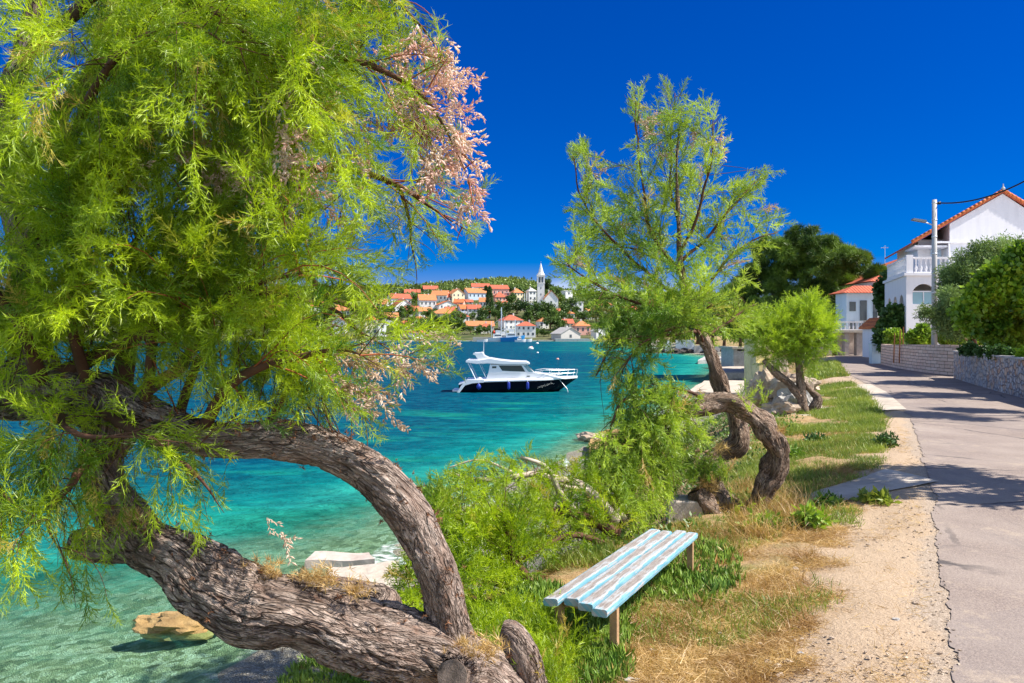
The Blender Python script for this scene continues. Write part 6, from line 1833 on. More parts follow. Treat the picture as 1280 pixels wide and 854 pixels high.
# guide branches
GB = [
 [(60, 480, 3.8, 12), (130, 440, 3.7, 9), (220, 402, 3.5, 6), (300, 362, 3.4, 4.5), (375, 340, 3.3, 3), (420, 330, 3.3, 2)],
 [(150, 505, 3.7, 14), (170, 400, 3.9, 11), (230, 300, 4.0, 8), (330, 230, 4, 6), (430, 212, 4, 4.5), (500, 235, 4, 3.5), (545, 262, 4, 2.5), (600, 300, 4, 1.5)],
 [(30, 330, 4, 14), (120, 230, 3.8, 10), (230, 130, 3.7, 7), (340, 70, 3.6, 5), (440, 75, 3.6, 4), (520, 110, 3.6, 3), (560, 170, 3.6, 2.2), (592, 240, 3.6, 1.5)],
 [(15, 240, 4, 12), (100, 110, 4.2, 9), (200, 10, 4.2, 7), (330, -50, 4, 5), (440, -30, 3.9, 4), (515, 20, 3.8, 3), (560, 80, 3.8, 1.8)],
 [(250, 545, 3.62, 9), (290, 480, 3.5, 7), (350, 450, 3.4, 5), (430, 440, 3.3, 3), (480, 460, 3.3, 2)],
 [(150, 510, 3.7, 10), (240, 440, 4.2, 7), (310, 300, 4.4, 5), (420, 375, 4.5, 4), (500, 402, 4.5, 3), (550, 430, 4.5, 2)],
 [(60, 500, 3.8, 12), (30, 420, 3.5, 8), (-20, 330, 3.3, 6), (-40, 200, 3.2, 4)],
 [(180, 520, 3.7, 8), (190, 440, 3.6, 6), (185, 370, 3.5, 4.5), (160, 290, 3.4, 3)],
 [(220, 530, 3.7, 7), (250, 450, 3.7, 5), (290, 390, 3.7, 4), (310, 320, 3.7, 3)],
 [(110, 480, 3.7, 8), (90, 400, 3.5, 6), (110, 320, 3.4, 4), (140, 230, 3.3, 3)],
 [(40, 60, 4, 9), (150, -20, 3.6, 7), (280, 20, 3.3, 5), (360, 110, 3.3, 3)],
 [(30, 320, 4, 9), (80, 200, 3.5, 7), (140, 80, 3.2, 5), (220, 30, 3.1, 4), (300, 60, 3.1, 3)],
 [(100, 120, 4.2, 7), (220, 180, 4.3, 5), (330, 190, 4.4, 4), (400, 170, 4.4, 3), (450, 250, 4.4, 2)],
 [(20, 400, 4, 7), (120, 350, 4.2, 5), (220, 250, 4.5, 4), (300, 190, 4.6, 3)],
 [(0, 470, 3.9, 9), (-30, 560, 3.3, 6), (10, 620, 3.1, 4), (60, 650, 3.0, 2.5)],
 [(120, 510, 3.7, 8), (200, 560, 3.25, 5), (250, 600, 3.15, 3.5), (280, 640, 3.1, 2)],
 [(130, 560, 3.6, 7), (90, 600, 3.2, 5), (60, 650, 3.1, 3), (90, 720, 3.1, 2)],
 [(60, 490, 3.8, 7), (90, 540, 3.2, 4), (170, 545, 3.1, 3), (250, 555, 3.1, 2)],
 [(340, 60, 3.6, 4), (400, 150, 3.5, 3), (430, 260, 3.5, 2)],
 [(200, 10, 4.2, 6), (260, 130, 4.0, 4), (280, 260, 4.0, 3)],
 [(330, 540, 3.6, 5), (360, 490, 3.6, 4), (400, 430, 3.6, 3), (440, 400, 3.6, 2)],
 [(300, 362, 3.4, 4), (400, 380, 3.6, 3), (460, 420, 3.8, 2.5), (500, 450, 3.9, 1.5)],
 [(500, 235, 4, 3), (515, 300, 4, 2.2), (520, 350, 4.0, 1.4)],
]
guides = [np.array(px_path(g_)) for g_ in GB]
for g_ in guides: g_[-1, 3] *= 0.15; g_[-2, 3] *= 0.6
twig_mesh('branches', [], 0, M['twig'], root) if False else None
tubes = []
V0, F0, off = [], [], 0
mb = MB()
for g_ in guides:
    C = catmull(g_, 0.05)
    wob = np.array([[noise.noise(Vector((i * .3, k * 9.1, g_[0][0]))) for k in range(3)] for i in range(len(C))]) * 0.015
    mb.tube(list(C[:, :3] + wob), list(C[:, 3]), 7)
mb.build('limb', M['twig'], root, True)
crown_poly = [(-400, -400), (480, -400), (500, -15), (535, 15), (580, 55), (565, 110), (592, 180), (615, 240), (605, 285), (600, 305), (560, 315), (535, 345), (552, 375), (575, 420), (580, 470), (548, 458), (520, 480), (505, 475), (492, 540), (468, 555), (440, 532), (400, 536), (330, 536), (262, 545), (285, 560), (300, 600), (340, 655), (318, 695), (270, 705), (238, 672), (200, 660), (170, 735), (135, 800), (60, 775), (0, 770), (-400, 800)]
gaps = [([(60, 60), (130, 60), (150, 160), (70, 170)], 0.35), ([(130, 250), (190, 240), (200, 330), (150, 330)], 0.4), ([(270, 280), (330, 260), (350, 330), (290, 350)], 0.5), ([(0, 340), (60, 340), (60, 400), (0, 400)], 0.4), ([(60, 570), (240, 570), (230, 700), (60, 700)], 0.55), ([(425, 235), (540, 300), (525, 345), (470, 330), (425, 300)], 0.22), ([(440, 200), (530, 205), (545, 250), (480, 250)], 0.6), ([(470, 330), (570, 330), (570, 440), (470, 430)], 0.22), ([(400, 370), (500, 360), (500, 430), (400, 430)], 0.42), ([(190, 100), (240, 100), (240, 170), (190, 170)], 0.3), ([(560, 80), (620, 80), (620, 300), (560, 300)], 0.35), ([(360, 130), (420, 130), (420, 260), (370, 240)], 0.35), ([(220, 570), (345, 570), (345, 710), (220, 710)], 0.3), ([(60, 560), (200, 560), (190, 690), (60, 660)], 0.5), ([(0, 680), (140, 680), (140, 810), (0, 810)], 0.45), ([(420, 430), (500, 430), (500, 550), (420, 550)], 0.4), ([(500, -20), (620, -20), (620, 90), (500, 90)], 0.5), ([(110, 420), (330, 420), (330, 520), (110, 520)], 0.6), ([(430, 40), (560, 40), (560, 210), (430, 210)], 0.45), ([(330, 340), (480, 340), (480, 440), (330, 440)], 0.6)]
def gapmask(Pn, rs):
    a = PX(Pn) + rs.normal(size=(len(Pn), 2)) * 8; m = np.ones(len(Pn), bool); u = rs.random(len(Pn))
    for poly, dens in gaps: m &= ~(inpoly(a, poly) & (u > dens))
    return m
sh = shoots_on(guides[:14], rs, 0.062, 0.62, 0.62, 0.30, t0=0.2, along=0.55, bias=(0.05, 0, 0.12))
sh += shoots_on(guides[7:10] + guides[4:5], rs, 0.04, 0.55, 0.4, 0.05, t0=0.05, along=0.3, bias=(0.05, -0.1, 0.75))
sh += shoots_on(guides[14:18], rs, 0.05, 0.36, 0.6, 0.9, t0=0.15, along=0.6, bias=(0, -0.1, 0.0))
sh += shoots_on(guides[18:], rs, 0.055, 0.42, 0.6, 0.6, t0=0.1, along=0.6)
sh += shoots_on(guides[2:4] + guides[10:12], rs, 0.06, 0.5, 0.5, 0.9, t0=0.25, along=0.4, bias=(0, 0, -0.2))
# short erect shoots on top of the arch and limb
for C, lo_, hi_ in ((Cs[2], .45, .98), (Cs[1], .35, .9)):
    for _ in range(60):
        i = int(len(C) * rs.uniform(lo_, hi_)); i = min(max(i, 1), len(C) - 2)
        p = C[i, :3] + np.array((0, 0, C[i, 3] * .8)); v = unit(np.array((rs.normal() * .35, rs.normal() * .35 - .1, 1)))
        pl = [p]; L_ = rs.uniform(.12, .5)
        for q in range(6): v = unit(v + rs.normal(size=3) * .07); p = p + v * L_ / 6; pl.append(p)
        sh.append(np.array(pl))
sh = [s_ for s_ in sh if inpoly(PX(s_[2:3]), crown_poly)[0] and gapmask(s_[3:4], rs)[0] and s_[:, 1].min() > 1.9]
print('left shoots', len(sh))
nred = len(sh) // 5
def clip_sh(lst, poly):
    out = []
    for s_ in lst:
        k = len(s_)
        ins = inpoly(PX(s_), poly)
        while k > 2 and not ins[k - 1]: k -= 1
        if k > 2: out.append(s_[:k])
    return out
sh_c = clip_sh(sh, crown_poly)
def split_twigs(lst, r0, mat, nm):
    by = {}
    for s_ in lst: by.setdefault(len(s_), []).append(s_)
    V, Fq, off = [], [], 0
    b = MB()
    for s_ in lst: b.tube(list(s_), list(np.linspace(r0, r0 * .3, len(s_))), 4, cap=False)
    return b.build(nm, mat, root, True)
split_twigs(sh_c[nred:], 0.0028, M['twig'], 'twigs')
split_twigs(sh_c[:nred], 0.0042, M['twig_red'], 'young_shoots')
Pn, D, S_ = plumes_on(sh_c, rs, 0.062, 0.95, 0.75)
m = keep_in(Pn, D, S_, crown_poly, rs, 0.24, 7) & gapmask(Pn, rs)
# keep the view through the arch and to the cruiser open
m &= ~inpoly(PX(Pn + D * 0.1), [(300, 575), (345, 572), (430, 590), (500, 660), (520, 760), (480, 745), (400, 690), (330, 690), (355, 650), (320, 610)])
Pn, D, S_ = Pn[m], D[m], S_[m]
print('left plumes', len(Pn))
V, val = scatter(PLF, Pn, D, S_, rs)
tri_mesh('crown', V, val, M['tam'], root)
# blossom
bl_spots = [(540, 60, 3.7, 26), (545, 95, 3.7, 24), (520, 130, 3.7, 26), (560, 130, 3.7, 20), (490, 120, 3.7, 28), (480, 75, 3.7, 22), (470, 170, 3.7, 30), (560, 170, 3.65, 24), (575, 200, 3.65, 24), (590, 220, 3.6, 22), (585, 245, 3.6, 18), (545, 200, 3.65, 20), (360, 185, 3.3, 24), (352, 165, 3.3, 16), (380, 50, 3.4, 20), (365, 110, 3.4, 20), (510, 40, 3.8, 16), (500, 160, 3.7, 26), (530, 160, 3.7, 22), (400, 240, 3.6, 20), (385, 70, 3.5, 14)]
def spots(lst, dens, rs):
    Pn, D, S_ = [], [], []
    for (a, c, dd, r_) in lst:
        n_ = int(dens * r_)
        q = P(a, c, dd); R0 = r_ * dd / 1000
        for k in range(max(1, n_ // 7)):
            cc = q + rs.normal(size=3) * R0 * np.array((.5, .5, .6)); v0 = unit(np.array((.5, -.1, -.45)) + rs.normal(size=3) * .5)
            for j in range(7): Pn.append(cc + v0 * 0.022 * j + rs.normal(size=3) * .012); D.append(v0 + rs.normal(size=3) * .55); S_.append(rs.uniform(.65, 1.05))
    return np.array(Pn), np.array(D), np.array(S_)
Pn, D, S_ = spots([(a, c, dd, r_ * 1.15) for a, c, dd, r_ in bl_spots], 1.5, rs)
mb_ = PX(Pn)[:, 0] < 596 + rs.normal(size=len(Pn)) * 6
Pn, D, S_ = Pn[mb_], D[mb_], S_[mb_]
V, val = scatter(RAC, Pn, D, S_, rs); tri_mesh('blossoms', V, val, M['bloom'], root)
old = [(230, 180, 3.5, 26), (270, 195, 3.5, 24), (260, 215, 3.5, 26), (330, 200, 3.6, 18), (300, 215, 3.6, 18), (340, 250, 3.6, 20), (350, 290, 3.7, 14), (420, 450, 3.4, 22), (440, 470, 3.4, 24), (455, 440, 3.5, 20), (490, 450, 3.6, 18), (510, 430, 3.7, 14), (575, 440, 4.4, 10), (505, 455, 3.7, 14), (430, 490, 3.4, 18), (480, 500, 3.5, 10), (330, 650, 3.3, 10), (150, 190, 3.4, 16), (120, 160, 3.4, 10)]
Pn, D, S_ = spots(old, 1.1, rs)
V, val = scatter(RAC, Pn, D, S_ * .9, rs); tri_mesh('faded_blossoms', V, val, M['bloom_old'], root)

# --- crooked tamarisk, middle
rs = np.random.default_rng(51)
bx, by = P(925, 415, 8.3)[0], 8.3
root = thing('tamarisk_tree', (bx, by, 2.1), 'crooked twin-trunked tamarisk with weeping light green foliage behind the bench', 'tree')
t1 = px_path([(925, 672, 8.3, 34), (908, 640, 8.35, 22), (893, 612, 8.4, 11), (885, 585, 8.45, 15), (895, 568, 8.5, 11), (918, 556, 8.5, 15), (922, 538, 8.5, 13), (915, 515, 8.5, 10), (903, 490, 8.5, 10.5), (894, 460, 8.5, 9.5), (880, 425, 8.5, 8), (862, 385, 8.5, 6.5), (850, 330, 8.5, 4), (848, 280, 8.5, 2.8), (846, 200, 8.5, 1.6), (852, 135, 8.5, 0.6)])
t2 = px_path([(925, 680, 8.2, 34), (942, 642, 8.15, 16), (953, 617, 8.1, 12.5), (968, 590, 8.1, 17), (972, 565, 8.1, 14.5), (961, 540, 8.1, 17), (944, 520, 8.1, 12), (918, 503, 8.1, 14), (885, 504, 8.1, 12), (855, 516, 8.0, 9), (820, 532, 7.9, 7), (790, 560, 7.8, 5), (770, 610, 7.7, 3)])
t3 = px_path([(905, 690, 8.2, 30), (890, 650, 8.15, 26), (880, 628, 8.1, 18), (870, 612, 8.1, 10)])
pieces = []
for k, (pp, st, ns) in enumerate([(t1, 0.03, 60), (t2, 0.03, 64), (t3, .03, 40)]):
    V_, F_, K_, _ = bark_tube(pp, st, ns, 100 + 9.0 * k, amp=0.20, lump=0.32, fiss=20); pieces.append((V_[:-2], F_, K_[:-2]))
V, Fq, K_ = join_parts(pieces)
mesh_np('trunk', V, Fq, M['bark2'], root, smooth=True, attrs={'bk': K_})
GB2 = [
 [(862, 385, 8.5, 5), (815, 345, 8.6, 3.5), (765, 300, 8.7, 2.5), (730, 255, 8.8, 2), (716, 195, 8.8, 1)],
 [(855, 350, 8.5, 4.5), (815, 290, 8.4, 3), (800, 210, 8.4, 2), (793, 115, 8.4, 1)],
 [(850, 320, 8.5, 4), (875, 260, 8.4, 3), (888, 200, 8.3, 2), (892, 150, 8.3, 1)],
 [(850, 330, 8.5, 4), (890, 290, 8.6, 3), (930, 240, 8.7, 2), (950, 225, 8.8, 1)],
 [(862, 385, 8.5, 4), (905, 330, 8.6, 3), (940, 300, 8.7, 2), (972, 292, 8.8, 1)],
 [(870, 400, 8.5, 4.5), (820, 385, 8.2, 3.5), (760, 365, 8.0, 2.5), (705, 330, 7.9, 1)],
 [(875, 415, 8.5, 4), (820, 420, 8.2, 3), (770, 430, 8.0, 2.5), (745, 470, 7.9, 1.5)],
 [(880, 425, 8.5, 3.5), (920, 395, 8.7, 2.5), (945, 380, 8.8, 1.5)],
 [(850, 300, 8.5, 3), (840, 240, 8.8, 2), (838, 180, 8.9, 1.5), (845, 115, 8.9, 1)],
 [(865, 390, 8.5, 3), (840, 410, 8.0, 2.5), (800, 430, 7.8, 2), (775, 470, 7.8, 1)],
 [(880, 430, 8.5, 3), (870, 400, 8.0, 2), (890, 380, 7.8, 1.5)],
 [(855, 340, 8.5, 3), (790, 310, 8.9, 2), (745, 310, 9.0, 1.2)],
]
GW = [
 [(880, 505, 8.1, 6), (830, 520, 8.0, 4), (790, 550, 7.8, 3), (775, 600, 7.7, 2), (770, 650, 7.7, 1)],
 [(860, 512, 8.0, 5), (820, 500, 7.8, 4), (780, 500, 7.7, 3), (760, 540, 7.6, 2), (755, 590, 7.6, 1)],
 [(885, 504, 8.1, 4), (850, 485, 7.9, 3), (815, 490, 7.8, 2), (800, 540, 7.8, 1)],
 [(830, 525, 8.0, 3), (820, 560, 7.9, 2), (815, 610, 7.9, 1)],
 [(860, 515, 8, 4), (800, 545, 7.7, 3), (740, 590, 7.4, 2), (700, 640, 7.2, 1)],
 [(850, 520, 8, 4), (820, 560, 7.8, 3), (790, 620, 7.6, 2), (770, 670, 7.5, 1)],
 [(893, 570, 8.4, 3), (870, 565, 8.3, 2), (852, 590, 8.3, 1)],
 [(918, 556, 8.5, 3), (940, 530, 8.7, 2), (935, 500, 8.7, 1)],
]
g2 = [np.array(px_path(g_)) for g_ in GB2]; gw_ = [np.array(px_path(g_)) for g_ in GW]
mb = MB()
for g_ in g2 + gw_:
    C = catmull(g_, 0.08); wob = np.array([[noise.noise(Vector((i * .3, k * 9.1, g_[0][0]))) for k in range(3)] for i in range(len(C))]) * 0.03
    mb.tube(list(C[:, :3] + wob), list(np.maximum(C[:, 3] * .6, .003)), 6)
mb.build('limb', M['twig'], root, True)
poly2 = [(770, 125), (785, 95), (808, 110), (825, 150), (812, 115), (850, 95), (870, 130), (885, 125), (905, 140), (910, 190), (925, 225), (950, 200), (965, 225), (950, 250), (985, 285), (975, 300), (945, 305), (945, 340), (925, 360), (955, 380), (950, 415), (925, 430), (905, 455), (890, 420), (860, 420), (830, 440), (835, 475), (880, 485), (905, 500), (895, 540), (865, 565), (850, 610), (820, 650), (780, 690), (740, 690), (690, 670), (690, 620), (740, 560), (765, 520), (760, 490), (745, 480), (740, 440), (745, 400), (690, 330), (695, 310), (720, 310), (705, 260), (728, 235), (705, 180), (720, 165), (755, 200), (775, 215), (790, 170)]
sh = shoots_on(g2, rs, 0.058, 0.6, 0.6, 0.15, t0=0.12, along=0.75, bias=(0, 0, 0.15))
sh += shoots_on(gw_, rs, 0.05, 0.5, 0.7, 0.8, t0=0.05, along=0.4, bias=(-.1, -.15, 0.2))
sh += shoots_on(g2[5:7] + g2[9:10], rs, 0.12, 0.5, 0.5, 0.9, t0=0.2, along=0.5)
sh = clip_sh([s_ for s_ in sh if inpoly(PX(s_[1:2]), poly2)[0]], poly2)
b = MB()
for s_ in sh: b.tube(list(s_), list(np.linspace(.004, .0015, len(s_))), 4, cap=False)
b.build('twig_growth', M['twig'], root, True)
Pn, D, S_ = plumes_on(sh, rs, 0.10, 1.0, 0.65)
m = keep_in(Pn, D, S_, poly2, rs, 0.22, 4)
px2 = PX(Pn); u_ = rs.random(len(Pn))
upper = np.clip((330 - px2[:, 1]) / 250, 0, 1); m &= u_ > 0.12 + upper * 0.42
m &= ~(inpoly(px2, [(850, 430), (930, 430), (930, 500), (860, 490)]) & (u_ > .12))
m &= ~(inpoly(px2, [(870, 530), (1000, 490), (1000, 660), (850, 660)]) & (u_ > .35))
m &= ~(inpoly(px2, [(735, 430), (840, 430), (840, 500), (735, 500)]) & (u_ > .5))
Pn, D, S_ = Pn[m], D[m], S_[m]; print('mid plumes', len(Pn))
V, val = scatter(PLM, Pn, D, S_, rs); tri_mesh('crown', V, val, M['tam2'], root)
Pn, D, S_ = spots([(797, 150, 8.4, 7), (805, 175, 8.4, 6), (862, 165, 8.4, 6), (890, 175, 8.3, 8), (893, 185, 8.3, 6), (740, 200, 8.7, 6), (735, 215, 8.7, 5), (712, 330, 8, 6), (815, 190, 8.4, 6), (770, 280, 8.6, 5)], 2.2, rs)
V, val = scatter(RAC, Pn, D, S_ * 1.3, rs); tri_mesh('blossoms', V, val, M['bloom_old'], root)

# matted needles, straw and fresh sprouts round the stump
Pn, D, Sx = [], [], []
for (a, c, r_, n_) in ((885, 610, 14, 50), (905, 650, 22, 110), (880, 640, 14, 60), (935, 655, 22, 90), (960, 640, 14, 40), (900, 560, 8, 20), (975, 540, 8, 20), (860, 505, 14, 30)):
    for _ in range(n_):
        q = P(a + rs.normal() * r_ * .6, c + rs.normal() * r_ * .5, 8.0 + rs.random() * .3); Pn.append(q); D.append((rs.normal() * .7, -.3 + rs.normal() * .4, .7)); Sx.append(rs.uniform(.10, .24))
V, val = scatter([needle_tuft(640 + k, 14, 0.5, 0.03, 0.8) for k in range(3)], np.array(Pn), np.array(D), np.array(Sx), rs)
tri_mesh('dry_straw', V, val, M['dry'], root)
Pn, D, Sx = [], [], []
for (a, c, r_, n_) in ((870, 600, 20, 40), (850, 580, 24, 40), (940, 640, 20, 26), (955, 660, 26, 40), (905, 600, 10, 14), (935, 510, 14, 16), (880, 600, 10, 14)):
    for _ in range(n_):
        q = P(a + rs.normal() * r_ * .6, c + rs.normal() * r_ * .5, 7.95 + rs.random() * .5); Pn.append(q); D.append((rs.normal() * .5, -.2 + rs.normal() * .4, .9)); Sx.append(rs.uniform(.4, .8))
V, val = scatter(PLM, np.array(Pn), np.array(D), np.array(Sx), rs)
tri_mesh('sprouts', V, val, M['tam2'], root)

# --- young bushy tamarisk beside the lane
rs = np.random.default_rng(61)
root = thing('tamarisk_tree', (6.55, 18, 1.95), 'young round tamarisk with a slim trunk and mop of bright feathery foliage', 'tree')
t1 = px_path([(1006, 524, 18, 8), (1003, 500, 18, 6), (1000, 470, 18, 5), (998, 440, 18, 4), (1000, 400, 18, 2)])
t2 = px_path([(1000, 495, 18, 6), (985, 478, 18, 5), (968, 465, 18, 4.5), (955, 450, 18, 3)])
t3 = px_path([(1012, 520, 18.2, 8), (1022, 500, 18.2, 6), (1015, 490, 18.2, 4), (1004, 480, 18.1, 3)])
pieces = [(lambda r: (r[0][:-2], r[1], r[2][:-2]))(bark_tube(pp, .06, 24, 200 + k, amp=.2, lump=.1, fiss=10)) for k, pp in enumerate((t1, t2, t3))]
V, Fq, K_ = join_parts(pieces)
mesh_np('trunk', V, Fq, M['bark2'], root, smooth=True, attrs={'bk': K_})
poly3 = [(935, 395), (950, 380), (965, 395), (985, 370), (1000, 355), (1025, 352), (1040, 375), (1040, 400), (1050, 420), (1040, 445), (1020, 470), (1000, 475), (980, 470), (960, 460), (945, 445), (935, 425), (925, 410)]
Pn, D, S_ = [], [], []
for (a, c, r_) in [(958, 418, 26), (985, 425, 26), (1012, 415, 30), (1005, 394, 20), (1020, 402, 18), (968, 442, 20), (1008, 446, 16), (946, 408, 14), (1028, 425, 14), (1012, 382, 12), (975, 402, 16)]:
    q = P(a, c, 18); R0 = r_ * .018
    n_ = int(r_ * 6.5)
    v = rs.normal(size=(n_, 3)); v /= np.linalg.norm(v, axis=1, keepdims=True)
    Pn.append(q + v * R0 * rs.uniform(.1, .9, (n_, 1))); D.append(v * .9 + (0, 0, .2) + rs.normal(size=(n_, 3)) * .45); S_.append(rs.uniform(.6, 1.05, n_))
Pn, D, S_ = np.vstack(Pn), np.vstack(D), np.concatenate(S_)
V, val = scatter(PLC, Pn, D, S_, rs); tri_mesh('crown', V, val, M['tam3'], root)
b = MB()
for k in range(0, len(Pn), 9): st = P(1000, 430, 18); b.tube([st, (st + Pn[k]) / 2 + (0, 0, -.03), Pn[k]], [.012, .008, .003], 4)
b.build('limb', M['twig'], root, True)

# --- low tamarisk thicket on the bank
rs = np.random.default_rng(71)
root = thing('tamarisk_bush', (0.2, 6.5, 1.7), 'low spreading tamarisk bush with bare pale branches on the bank behind the bench', 'bush')
GT = [
 [(770, 650, 7.2, 8), (735, 612, 7.1, 6), (700, 600, 7.0, 5), (660, 592, 6.9, 4), (610, 600, 6.8, 3), (560, 592, 6.8, 2)],
 [(770, 665, 7.2, 8), (710, 640, 6.8, 5), (660, 640, 6.5, 4), (600, 640, 6.3, 3), (550, 655, 6.2, 2)],
 [(720, 640, 6.9, 5), (700, 612, 6.8, 4), (680, 585, 6.8, 3), (650, 572, 6.8, 2)],
 [(640, 700, 6.2, 7), (600, 660, 6.1, 5), (560, 640, 6.0, 3), (520, 630, 6.0, 2)],
 [(640, 740, 5.9, 7), (590, 710, 5.7, 5), (540, 700, 5.5, 4), (500, 710, 5.4, 2)],
 [(660, 730, 5.9, 6), (640, 690, 5.8, 4), (630, 650, 5.8, 3)],
 [(640, 750, 5.6, 6), (590, 745, 5.4, 4), (545, 740, 5.2, 3), (510, 760, 5.1, 2)],
 [(780, 650, 7.4, 5), (760, 620, 7.4, 4), (740, 590, 7.4, 3)],
 [(760, 680, 7.0, 5), (720, 670, 6.6, 4), (680, 680, 6.3, 3), (650, 700, 6.1, 2)],
 [(620, 600, 6.9, 3), (570, 610, 6.8, 2.5), (535, 640, 6.6, 2)],
]
gt = [np.array(px_path(g_)) for g_ in GT]
mb, mp = MB(), MB()
for k, g_ in enumerate(gt):
    C = catmull(g_, 0.06); wob = np.array([[noise.noise(Vector((i * .35, kk * 9.1, g_[0][0]))) for kk in range(3)] for i in range(len(C))]) * 0.03
    (mp if k in (0, 2, 7, 9) else mb).tube(list(C[:, :3] + wob), list(np.maximum(C[:, 3], .003)), 7)
for (pp) in ([(735, 612, 7.0, 3), (700, 606, 6.9, 3), (690, 585, 6.9, 2), (705, 575, 6.9, 1.2)], [(700, 600, 7.0, 2.5), (690, 640, 6.9, 2), (675, 665, 6.8, 1.5)], [(640, 590, 6.9, 2), (600, 575, 6.8, 1.5), (560, 585, 6.8, 1)], [(610, 640, 6.3, 2.5), (570, 665, 6.2, 1.6), (545, 680, 6.1, 1)]):
    C = catmull(np.array(px_path(pp)), 0.05); mp.tube(list(C[:, :3]), list(C[:, 3]), 6)
mb.build('limb', M['twig'], root, True); mp.build('dead_branch', M['twig_pale'], root, True)
poly4 = [(470, 740), (500, 700), (520, 660), (525, 610), (560, 590), (600, 572), (640, 560), (690, 575), (735, 585), (770, 610), (800, 640), (790, 680), (740, 685), (690, 705), (655, 740), (650, 775), (600, 785), (540, 790), (480, 790)]
sh = shoots_on(gt, rs, 0.034, 0.42, 0.7, 0.15, t0=0.0, along=0.4, bias=(0, -.1, 0.35))
sh = clip_sh([s_ for s_ in sh if inpoly(PX(s_[1:2]), poly4)[0]], poly4)
b = MB()
for s_ in sh: b.tube(list(s_), list(np.linspace(.0035, .001, len(s_))), 4, cap=False)
b.build('twigs', M['twig'], root, True)
Pn, D, S_ = plumes_on(sh, rs, 0.085, 0.85, 0.7)
m = keep_in(Pn, D, S_, poly4, rs, 0.2, 5)
u_ = rs.random(len(Pn)); q_ = PX(Pn)
m &= ~((q_[:, 1] < 650) & (u_ > 0.42)); m &= ~(inpoly(q_, [(690, 600), (790, 620), (780, 680), (690, 680)]) & (u_ > .35))
Pn, D, S_ = Pn[m], D[m], S_[m]; print('bank plumes', len(Pn))
V, val = scatter(PLM, Pn, D, S_, rs); tri_mesh('crown', V, val, M['tam'], root)
# ------------------------------------------------------------------ ground cover
rs = np.random.default_rng(81)
def blade_tuft(seed, n=9, h=0.07, w=0.0035, spread=0.03, lean=0.5):
    r = np.random.default_rng(seed); T = []
    for i in range(n):
        p = np.array((r.normal() * spread, r.normal() * spread, 0)); v = unit(np.array((r.normal() * lean, r.normal() * lean, 1)))
        l = h * (0.5 + r.random()); s = unit(np.cross(v, r.normal(size=3))) * w / 2
        mid = p + v * l * .55; tip = mid + unit(v + np.array((r.normal() * .4, r.normal() * .4, -.1))) * l * .45
        T += [[p - s, p + s, mid + s * .8], [p - s, mid + s * .8, mid - s * .8], [mid - s * .8, mid + s * .8, tip]]
    return tris_to_np(T)
def straw_tuft(seed, n=10, l0=0.07, w=0.003):
    r = np.random.default_rng(seed); T = []
    for i in range(n):
        p = np.array((r.normal() * .04, r.normal() * .04, r.random() * .01)); v = unit(np.array((r.normal(), r.normal(), r.random() * .45)))
        T.append(sliver(r, p, v, l0 * (.5 + r.random()), w))
    return tris_to_np(T)
def finger_tuft(seed, n=8, l0=0.085, w=0.013):
    """succulent fingers, three-sided spikes"""
    r = np.random.default_rng(seed); T = []
    for i in range(n):
        az = r.random() * 6.28; tilt = 0.25 + .6 * r.random()
        p = np.array((r.normal() * .02, r.normal() * .02, 0)); v = np.array((math.sin(tilt) * math.cos(az), math.sin(tilt) * math.sin(az), math.cos(tilt)))
        s1 = unit(np.cross(v, (0.1, .2, 1))); s2 = np.cross(v, s1); l = l0 * (.6 + .6 * r.random())
        mid = p + v * l * .6; tip = p + v * l * .9 + np.array((0, 0, l * .15))
        ring = lambda c, rr: [c + rr * (s1 * math.cos(a) + s2 * math.sin(a)) for a in (0, 2.09, 4.19)]
        a0, a1 = ring(p, w * .4), ring(mid, w * .5)
        for k in range(3):
            k2 = (k + 1) % 3
            T += [[a0[k], a0[k2], a1[k2]], [a0[k], a1[k2], a1[k]], [a1[k], a1[k2], tip]]
    return tris_to_np(T)
def ground_pts(n_, x0, x1, y0, y1, rs):
    x = rs.uniform(x0, x1, n_); y = rs.uniform(y0, y1, n_) 
    return x, y
nz = lambda x, y, s, o=0.0: np.array([noise.noise(Vector((a * s, b_ * s, o))) for a, b_ in zip(x, y)])
up_ = lambda n_, j=.25: np.stack((rs.normal(size=n_) * j, rs.normal(size=n_) * j, np.ones(n_)), 1)
def cover(name, x, y, templates, sc, mat, label, cat, lift=0.0, jit=.25):
    Pn = np.stack((x, y, H(x, y) + lift), 1)
    V, val = scatter(templates, Pn, up_(len(x), jit), sc, rs)
    o = tri_mesh(name, V, val, M[mat]); tagp(o, label, cat, kind='stuff'); return o
# dry grass litter over the verge (denser near the camera)
def verge_pts(n_, ymax, rs, pw=1.6):
    y = 3.7 + (ymax - 3.7) * rs.random(n_) ** pw
    xr_ = np.interp(y, YR, XR); xc_ = np.interp(y, YC, XC)
    t_ = rs.random(n_); x = xc_ - 0.3 + (xr_ - xc_ + 0.2) * t_
    return x, y, xr_ - x, x - xc_
x, y, drr, dcc = verge_pts(46000, 14, rs)
nn = nz(x, y, 1.1); nn2 = nz(x, y, 2.6, 4); keep = (drr > 0.8 + 0.6 * nz(x, y, 2.0, 5)) | (rs.random(len(x)) < 0.05); keep &= (nn + .6 * nn2 > -0.22) | (rs.random(len(x)) < .15)
